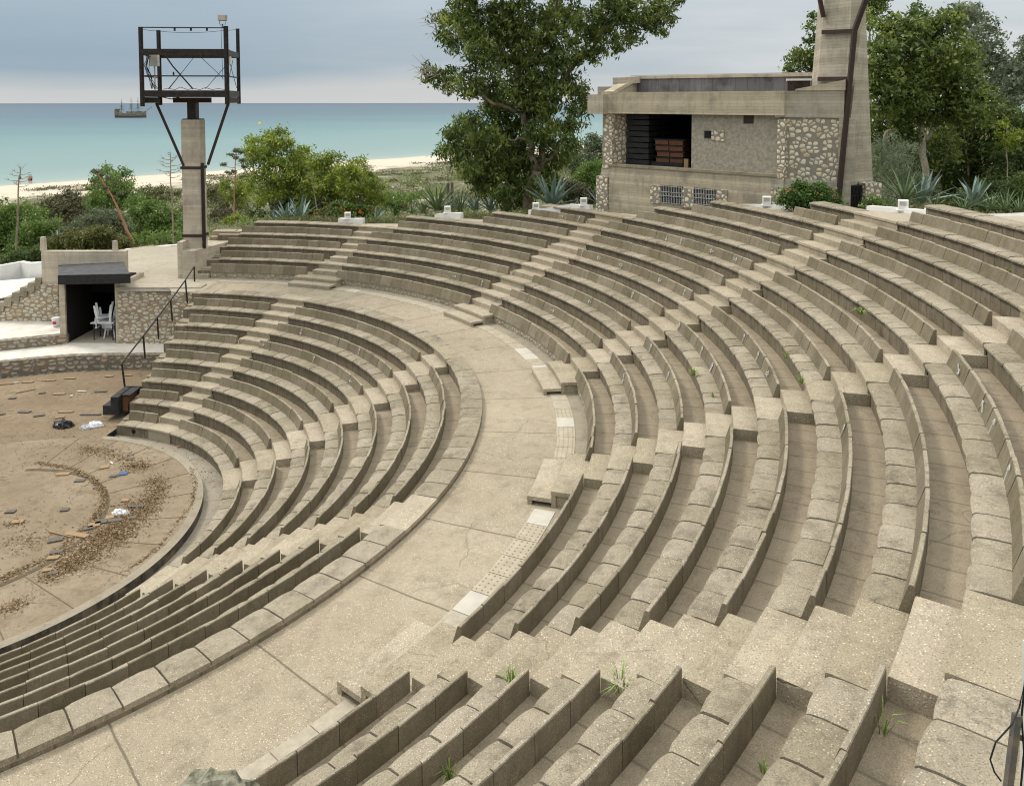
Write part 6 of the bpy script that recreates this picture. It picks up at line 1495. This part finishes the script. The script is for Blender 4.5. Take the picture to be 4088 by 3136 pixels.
for (u, v, z, n, L_, sp_, br_, lab) in [(2480, 2790, seatU(3)+.0, 44, .40, .8, False, 'tall grass tuft growing between seat slabs left of the pebbly stairway foot'), (2535, 2855, seatU(3)+.0, 44, .14, 1.0, False, 'low green grass patch beside the tall tuft on the near seats'), (2045, 2740, seatU(2)+.0, 30, .26, .8, False, 'grass tuft where the nearest stairway meets the benches'),
      (1795, 3110, seatU(2) - .02, 26, .20, .8, False, 'green grass tuft at the bottom edge among the nearest benches'), (3525, 2925, seatU(6)-.02, 8, .26, 1.0, False, 'bright green broad leaved weed on the walkway at lower right'), (2766, 1500, seatU(3)-.02, 30, .20, 1.2, True, 'dark green leafy weed against a riser in the middle'), (3435, 1255, seatU(7)-.02, 26, .20, 1.2, True, 'round leafy weed on the upper steps at the right'),
      (3300, 1245+0, seatU(6)-.0, 10, .2, .8, False, 'small weed left of the round leafy weed'), (3200, 1530, seatU(5)-.02, 20, .22, .8, False, 'grass tuft at the end of a bench right of the tower stairway'), (3140, 1430, seatU(5)-.02, 14, .2, .8, False, 'grass tuft against the riser above the bench end'), (1178, 1605, seatL(3)-.02, 14, .10, 1.2, True, 'small green weed on the floor between far lower benches'), (1640, 1415, seatL(6)+.02, 10, .16, .6, False, 'weed growing up a backrest near the far walkway'),
      (2845, 1585, seatU(3)+.0, 16, .14, .9, False, 'grass patch on a seat slab beside the tower stairway'), (3920, 1090, seatU(9)-.0, 14, .22, .7, True, 'leafy weed on the high benches near the right edge'), (4030, 1100, seatU(9)+.0, 14, .22, .7, True, 'leafy weed on the high benches at the right edge'), (2300, 1540, DZ+.05, 14, .25, .7, False, 'weeds beside the box steps on the walkway'), (2385, 1100, seatU(3), 12, .15, .8, False, 'small weed on the middle benches left of the arrows'), (3050, 3090, seatU(5)-.02, 8, .12, .8, False, 'tiny weed at the bottom of the photo near the stairway')]:
    P = G(u, v, z); tuft(lab, P, n, L_, sp_, br_)

# ------------------------------------------------------------------ litter on the stage and orchestra
def board(u, v, w, l, rz, mat, label, z=SZ + .01, h=.03, tilt=0, cat='board', name='scrap_board'):
    l *= .66; w *= .72; h = .02; P = G(u, v, z); q = MB(); e = [(-l/2, -w/2), (l/2*random.uniform(.85, 1), -w/2), (l/2, w/2*random.uniform(.8, 1)), (-l/2*random.uniform(.85, 1), w/2)]
    pts = [(P[0] + a*cos(rz) - b*sin(rz), P[1] + a*sin(rz) + b*cos(rz), z + a*tilt) for a, b in e]
    q.add([(x, y, zz_) for x, y, zz_ in pts] + [(x, y, zz_ + h) for x, y, zz_ in pts], [(3, 2, 1, 0), (4, 5, 6, 7), (0, 1, 5, 4), (1, 2, 6, 5), (2, 3, 7, 6), (3, 0, 4, 7)])
    o = q.build(name, M[mat], loc=P); tag(o, label, cat, 'scraps of board littering the stage')
S4 = lambda x, y: (x*.411, 1400 + y*.411)
for (x, y, w, l, rz, mat, lab) in [(250, 390, .07, .95, .75, 'woodpale', 'long thin tan batten lying slantwise at the left'), (575, 418, .18, .62, .05, 'woodpale', 'tan board in the middle of the back stage floor'), (475, 288, .16, .72, .1, 'woodpale', 'tan board close under the stone wall, left of centre'), (270, 302, .2, .6, .1, 'woodpale', 'tan board next to the white scrap by the wall'), (50, 322, .12, .8, .2, 'woodpale', 'tan strip at the left edge by the wall'), (640, 592, .16, .75, .05, 'woodpale', 'tan board left of the black step box'),
        (240, 592, .22, .6, -.1, 'wooddark', 'curled grey board left on the stage floor'), (120, 460, .15, .35, .2, 'wooddark', 'dark scrap at the far left of the stage'), (410, 410, .14, .32, .3, 'wooddark', 'dark scrap beside the tan middle board'), (980, 395, .18, .6, .1, 'wooddark', 'broken dark board near the handrail foot'), (1060, 248, .16, .45, .0, 'woodpale', 'tan board by the wall near the handrail'), (1240, 240, .1, .5, 0, 'woodpale', 'tan strip by the wall behind the handrail'), (680, 268, .14, .6, .05, 'woodpale', 'pale tan board under the wall, mid way'),
        (380, 628, .16, .5, .4, 'wooddark', 'grey tile scrap left of the black bag'), (580, 648, .12, .42, .4, 'woodpale', 'small tan scrap above the black bag'), (880, 618, .16, 1.0, 0, 'wooddark', 'dark flat board in front of the step box'), (795, 395, .08, .5, -.1, 'boxwhite', 'cream batten in the middle of the back stage'), (695, 438, .12, .14, .4, 'boxwhite', 'small cream chip on the stage floor'), (150, 310, .08, .3, .3, 'boxwhite', 'white scrap near the wall at left'), (15, 615, .12, .35, .2, 'wooddark', 'dark scrap cut by the left edge'),
        (615, 1195, .24, .52, .1, 'woodpale', 'tan board with a dark tile on the inner stage'), (775, 1260, .2, .4, .15, 'wooddark', 'grey tile right of the tan inner board'), (1018, 1128, .26, .36, .4, 'woodpale', 'square tan board among the leaves'), (1100, 1215, .2, .28, .3, 'wooddark', 'small slate tile beside the blue card'), (1258, 1050, .2, .32, .1, 'wooddark', 'grey tile on the orchestra slabs'), (1085, 1090, .06, .3, -.8, 'boxwhite', 'pale strip among leaves')]:
    u, v = S4(x, y); board(u, v, w, l, rz, mat, lab)
S3b = lambda x, y: (x*.6547, 1600 + y*.6547)
for (x, y, w, l, rz, mat, lab) in [(470, 815, .22, .95, -.25, 'woodpale', 'large tan plank at the lower left of the leaf pile'), (370, 815, .03, 1.2, -.35, 'woodpale', 'thin pale stick beside the large plank'), (575, 755, .3, .42, .4, 'woodpale', 'square tan board beside slate tiles'), (620, 735, .26, .42, .3, 'wooddark', 'slate tile between two tan boards'), (672, 708, .24, .30, .3, 'woodpale', 'small tan block by the crumpled white paper'), (700, 728, .2, .5, .2, 'wooddark', 'slate tile beside the white paper'), (340, 845, .26, .5, .4, 'wooddark', 'grey board left of the large plank'), (345, 920, .2, .42, .35, 'wooddark', 'dark board below the grey one'),
        (325, 955, .2, .4, .2, 'woodpale', 'tan scrap at the outer ring below the dark board'), (395, 662, .2, .3, .2, 'wooddark', 'small slate tile alone on the inner stage'), (65, 673, .2, .36, .1, 'wooddark', 'grey tile near the left edge of the inner stage'), (110, 735, .22, .42, .2, 'woodpale', 'tan board near the left edge of the inner stage'), (830, 642, .12, .6, .1, 'wooddark', 'dark strip at the top of the leaf pile'), (805, 712, .16, .3, .2, 'wooddark', 'slate scrap in the leaf pile'), (325, 1048, .16, .3, .3, 'wooddark', 'slate scrap in the lowest leaf drift'), (290, 1030, .16, .3, .3, 'woodpale', 'tan scrap in the lowest leaf drift'), (765, 605, .2, .3, .1, 'woodpale', 'tan scrap above the leaf pile'), (540, 775, .2, .3, .5, 'wooddark', 'dark tile touching the square tan board'),
        (1100, 275, .2, .3, .4, 'woodpale', 'tan board in the gutter below the first bench')]:
    u, v = S3b(x, y); board(u, v, w, l, rz, mat, lab, z=SZ + .015 if x != 1100 else DITCH + .02)
u, v = S3b(752, 442); board(u, v, .28, .36, .3, 'blue', 'blue card lying on the orchestra slabs', cat='card', name='blue_card', h=.008)
def lump(u, v, z, r, mat, label, cat, name, sq=.5, seed=0):
    P = G(u, v, z); rr = np.random.default_rng(seed); bm = bmesh.new(); bmesh.ops.create_icosphere(bm, subdivisions=3, radius=1)
    for vv in bm.verts:
        n_ = vv.co.normalized(); f = 1 + .22*math.sin(n_.x*5+seed) * math.cos(n_.y*6+seed*2) + .12*math.sin(n_.z*11+n_.x*9) + rr.normal()*.05
        vv.co = n_*f; vv.co.x *= r; vv.co.y *= r*.7; vv.co.z = max(vv.co.z*r*sq, -.01) + .01
    me = bpy.data.meshes.new(name); bm.to_mesh(me); bm.free(); me.materials.append(M[mat]); o = bpy.data.objects.new(name, me); COL.objects.link(o); o.location = P; o['_w'] = tuple(float(x) for x in P); tag(o, label, cat)
    return o
import bmesh
u, v = S4(615, 735); lump(u, v, SZ, .30, 'bag', 'crumpled black plastic bag on the stage floor', 'bag', 'plastic_bag', .62, 2)
u, v = S4(845, 745); lump(u, v, SZ, .2, 'clear', 'crumpled clear plastic bottle left of the white bag', 'bottle', 'plastic_bottle', .4, 5)
u, v = S4(925, 730); lump(u, v, SZ, .22, 'plastic', 'crumpled white plastic bag at the stage edge by the first bench', 'bag', 'plastic_bag', .6, 3)
u, v = S3b(720, 688); lump(u, v, SZ, .13, 'plastic', 'crumpled white paper ball among the slate tiles', 'paper', 'crumpled_paper', .8, 7)
u, v = S3b(765, 690); lump(u, v, SZ, .09, 'plastic', 'small white paper cup right of the crumpled paper', 'cup', 'paper_cup', 1.0, 9)
u, v = S4(1270, 795); P = G(u, v, DITCH + .05); q = MB(); q.tube([P - [.25, 0, 0], P + [.12, -.02, 0], P + [.2, -.02, 0], P + [.27, -.02, 0]], [.05, .05, .02, .02], 8); o = q.build('plastic_bottle', M['clear'], loc=P); tag(o, 'clear plastic bottle lying in the gutter below the first bench', 'bottle')
u, v = S4(1185, 775); P = G(u, v, DITCH + .05); q = MB(); q.tube([P - [.1, 0, 0], P + [.1, -.02, 0]], [.045, .045], 8); o = q.build('drink_can', M['red'], loc=P); tag(o, 'red drink can in the gutter below the first bench', 'can')
# drain mouths in the lowest riser
for (x, y, k_) in ((1220, 752, 0), (1518, 795, 1)):
    u, v = S4(x, y); ph = 1.33 if k_ == 0 else 1.20; r = RB(1) - .395; P = np.array(pol(r - .004, ph, DITCH + (.16 if k_ == 0 else .17))); n_ = np.array([-cos(ph), -sin(ph), 0]); t_ = np.array([-sin(ph), cos(ph), 0])
    q = MB(); q.add([P + t_*.07*cos(w) + np.array([0, 0, .07*sin(w)]) + n_*.006 for w in np.arange(0, 2*pi, pi/6)], [tuple(range(12))]); q.add([P + t_*.07*cos(w) + np.array([0, 0, .07*sin(w)]) for w in np.arange(0, 2*pi, pi/6)], [tuple(range(12))])
    o = q.build('drain_hole', M['void'], loc=P); tag(o, ['dark drain hole in the lowest riser, the left one', 'dark drain hole in the lowest riser, the right one'][k_], 'drain hole')
# dry leaves and dirt: drifts nobody could count
C_, S_, T_ = [], [], []
def drift(pts, n, sp, z=SZ + .02):
    for k in range(n):
        i = random.randrange(len(pts)-1); f = random.random(); a_, b_ = pts[i], pts[i+1]
        u, v = S3b(a_[0]*(1-f)+b_[0]*f, a_[1]*(1-f)+b_[1]*f); P = G(u, v, z); C_.append(P + rng.normal(size=3)*[sp, sp, .004]); S_.append(.05*random.uniform(.5, 1.5)); T_.append(.5 + .28*rng.normal())
drift([(500, 290), (580, 300), (700, 330), (830, 380), (880, 410)], 1100, .16); drift([(760, 390), (850, 410)], 300, .12); drift([(930, 470), (960, 540), (930, 620), (860, 700)], 1500, .16)
drift([(880, 600), (800, 700), (700, 780), (640, 850)], 3000, .26); drift([(760, 780), (650, 860), (520, 930), (450, 1000)], 2400, .26); drift([(480, 980), (380, 1010), (290, 1080)], 1000, .14); drift([(560, 720), (620, 660), (635, 560), (560, 470), (440, 410), (220, 372)], 1500, .05); drift([(560, 730), (450, 830), (350, 930), (100, 1040), (0, 1080)], 800, .08); drift([(150, 1210), (0, 1280)], 250, .12)
drift([(100, 860), (160, 830), (250, 890)], 200, .2); drift([(60, 740), (130, 740)], 120, .12); drift([(600, 140), (640, 160), (900, 200)], 300, .07, DITCH + .03); drift([(1160, 400), (1195, 500), (1170, 620), (970, 890), (760, 1040)], 500, .03)
drift([(0, 300), (600, 300)], 200, .9); drift([(1000, 300), (1300, 500)], 120, .25, DITCH+.02); drift([(0, 900), (400, 700)], 250, .8)
o = leaf_mesh('dry_leaves', M['litter'], np.array(C_), np.array(S_), np.array(T_), loc=(-11, 18, SZ), flat=.85, aspect=.45); tag(o, 'drifts of dry brown leaves and twigs across the orchestra slabs', 'leaf litter', kind='stuff')
# ------------------------------------------------------------------ sailing ship, buoy, bathers
YSH = 771.0; p0 = A(462, 470, YSH); Lh = A(592, 470, YSH)[0] - p0[0]
ship = thing('sailing_ship', 'old style three masted wooden ship under bare poles out at sea', 'ship', (p0[0] + Lh/2, YSH, 0))
def hullring(f):
    x = p0[0] + Lh*f*.94; w = 3.6*math.sin(pi*min(1, .12 + f*.86))**.5*(1 if f < .8 else 1-(f-.8)*3.5); deck = 4.2 + 3.6*max(0, (.22-f)/.22)**1 + 2.0*max(0, (f-.72)/.28)
    return x, max(w, .25), deck
for (za, zb_, mat, nm) in ((0, .38, 'hullblack', 'hull'), (.38, 1.0, 'hullgold', 'topsides')):
    q = MB(); rings = []
    for k in range(13):
        f = k/12; x, w, d_ = hullring(f); lo, hi = d_*za, d_*zb_; ww = w*(.8 if za == 0 else 1)
        rings.append([(x, YSH - ww, lo - (.8 if za == 0 else 0)), (x, YSH - w, hi), (x, YSH + w, hi), (x, YSH + ww, lo - (.8 if za == 0 else 0))])
    q.loft(rings); q.build(nm, M[mat], ship)
q = MB()
for hgt in (.55, .8):
    for k in range(12):
        (xa, wa, da), (xb, wb, db) = hullring(k/12), hullring((k+1)/12); q.beam((xa, YSH - wa - .05, da*hgt), (xb, YSH - wb - .05, db*hgt), .15, .35)
q.build('wale', M['hullpale'], ship)
q = MB(); x, w, d_ = hullring(.04); q.box((x + .8, YSH, d_ + .5), (3.4, 4, 1.6)); q.box((p0[0] + Lh*.5, YSH, 5.2), (9, 4, 1.3)); q.box((p0[0] + Lh*.75, YSH, 5.6), (3, 4, 1.3)); q.build('cabins', M['hullgold'], ship)
q = MB(); q.beam((p0[0] + Lh*.9, YSH, 6), (p0[0] + Lh*1.12, YSH, 10.0), .35, .35); q.beam((p0[0] + Lh*1.10, YSH, 9), (p0[0] + Lh*1.10, YSH, 11.4), .1, .1); q.build('bowsprit', M['hullgold'], ship)
for fu, htop in ((486, 396), (524, 388), (551, 389)):
    x = A(fu, 440, YSH)[0]; zt3 = A(fu, htop, YSH)[2]; q = MB(); q.tube([(x, YSH, 3), (x, YSH, zt3*.6), (x, YSH, zt3)], [.42, .26, .12], 6)
    for fz_, hw in ((.42, 3.2), (.62, 2.4), (.8, 1.6)): q.beam((x - hw*.35, YSH - hw, zt3*fz_), (x + hw*.35, YSH + hw, zt3*fz_), .16, .16)
    q.box((x, YSH, zt3*.5), (1.3, 1.3, .4)); m_ = q.build('mast', M['hullblack'], ship)
    q = MB()
    for sx in (-2.8, -1.4, 1.4, 2.8): q.tube([(x + sx, YSH - 2.8, 4.2), (x, YSH, zt3*.72)], .07, 3); q.tube([(x + sx, YSH + 2.8, 4.2), (x, YSH, zt3*.72)], .07, 3)
    q.tube([(x, YSH, zt3*.9), (x + 6, YSH, 5)], .06, 3); q.build('rigging', M['hullblack'], m_)
p = G(1037, 497, 0); q = MB(); q.tube([p + [0, 0, -.3], p + [0, 0, .5], p + [0, 0, 1.1], p + [0, 0, 1.9]], [.9, .9, .6, .12], 10); o = q.build('buoy', M['buoy'], loc=p); tag(o, 'small yellow buoy floating on the sea', 'buoy')
def person(label, u, v, h, top, bottom, walk=.18, y=None, lean=0):
    """one skinned body; shirt and shorts are children"""
    P = G(u, v, 0); P[2] = tz(P[0], P[1]); s_ = h/1.75
    V = [(0, 0, .95), (0, 0, 1.12), (0, 0, 1.34), (0, 0, 1.46), (0, -.01, 1.55), (0, -.01, 1.66), (.10, 0, .90), (.12, -walk, .50), (.12, -walk*1.1, .08), (.12, -walk*1.1-.14, .03), (-.10, 0, .90), (-.12, walk*.7, .50), (-.12, walk*1.4, .09), (-.12, walk*1.4-.13, .03),
         (.19, 0, 1.36), (.25, walk*.5, 1.08), (.25, walk*.2, .84), (-.19, 0, 1.36), (-.25, -walk*.5, 1.08), (-.25, -walk*.9, .86)]
    E = [(0, 1), (1, 2), (2, 3), (3, 4), (4, 5), (0, 6), (6, 7), (7, 8), (8, 9), (0, 10), (10, 11), (11, 12), (12, 13), (2, 14), (14, 15), (15, 16), (2, 17), (17, 18), (18, 19)]
    R_ = [.14, .13, .15, .07, .08, .09, .09, .06, .045, .035, .09, .06, .045, .035, .06, .045, .035, .06, .045, .035]
    me = bpy.data.meshes.new('person'); me.from_pydata([(x*s_ + lean*z*.1, y_*s_, z*s_) for x, y_, z in V], E, []); o = bpy.data.objects.new('person', me); COL.objects.link(o); o.location = P; o['_w'] = tuple(float(x) for x in P)
    m_ = o.modifiers.new('skin', 'SKIN')
    for i, r in enumerate(R_): me.skin_vertices[0].data[i].radius = (r*s_, r*s_*.8)
    me.skin_vertices[0].data[0].use_root = True
    o.modifiers.new('sub', 'SUBSURF').render_levels = 1; me.materials.append(M['skin']); tag(o, label, 'person')
    if top:
        q = MB(); q.loft([[(P[0] + rx*s_*cos(w), P[1] + ry*s_*sin(w), P[2] + z*s_) for w in np.arange(0, 2*pi, pi/5)] for z, rx, ry in ((.92, .17, .14), (1.15, .17, .14), (1.36, .22, .15), (1.43, .12, .11))]); q.build('shirt', M[top], o)
    if bottom:
        q = MB(); q.loft([[(P[0] + rx*s_*cos(w), P[1] + ry*s_*sin(w), P[2] + z*s_) for w in np.arange(0, 2*pi, pi/5)] for z, rx, ry in ((.55, .22, .20), (.8, .20, .17), (.99, .165, .14))]); q.build('shorts', M[bottom], o)
    q = MB(); q.loft([[(P[0] + r*s_*cos(w), P[1] - .01*s_ + r*s_*sin(w), P[2] + z*s_) for w in np.arange(0, 2*pi, pi/5)] for z, r in ((1.62, .095), (1.70, .10), (1.76, .05))]); q.build('hair', M['cloth_b'], o)
person('walker in dark shirt and white shorts on the beach at the left', 80, 736, 1.8, 'cloth_b', 'cloth_w')
person('bather with bare tanned back, left of a pair at the waterline', 117, 731, 1.7, None, 'red', .06)
person('bather in dark trunks, right of a pair at the waterline', 125, 730, 1.7, None, 'cloth_b', .05)

# ------------------------------------------------------------------ things at the near right and bottom edge
P = A(800, 3190, 3.1); q = lump(850, 3120, 12.2, .25, 'rock', 'rough lichen covered stone top poking in at the bottom edge', 'rock', 'lichen_stone', .7, 4)
q.location = A(850, 3240, 4.2); 
t = thing('steel_pole', 'grey steel pole with hanging black cable at the lower right corner', 'pole', A(4040, 3136, 3.5))
YPp = 3.5
q = MB(); q.beam(A(4060, 2850, YPp), A(4005, 3300, YPp), .03, .03); q.build('bar', M['rust' if 0 else 'wooddark'], t)
q = MB(); q.beam(A(4100, 2560, YPp + .15), A(4085, 3300, YPp + .15), .03, .025); q.build('upright', M['boxwhite'], t)
q = MB(); q.beam(A(4044, 2928, YPp), A(4090, 2950, YPp + .1), .022, .022); q.build('bracket', M['rust'], t)
q = MB(); q.tube([A(4095, 2700, YPp), A(4070, 2820, YPp), A(4040, 2890, YPp - .05), A(3975, 2960, YPp - .05), A(3953, 3030, YPp - .05), A(3970, 3080, YPp - .05), A(3996, 3115, YPp - .05)], .004, 6); q.tube([A(4100, 2640, YPp), A(4078, 2860, YPp), A(4088, 3000, YPp), A(4070, 3200, YPp)], .005, 6); q.build('cable', M['cable'], t)
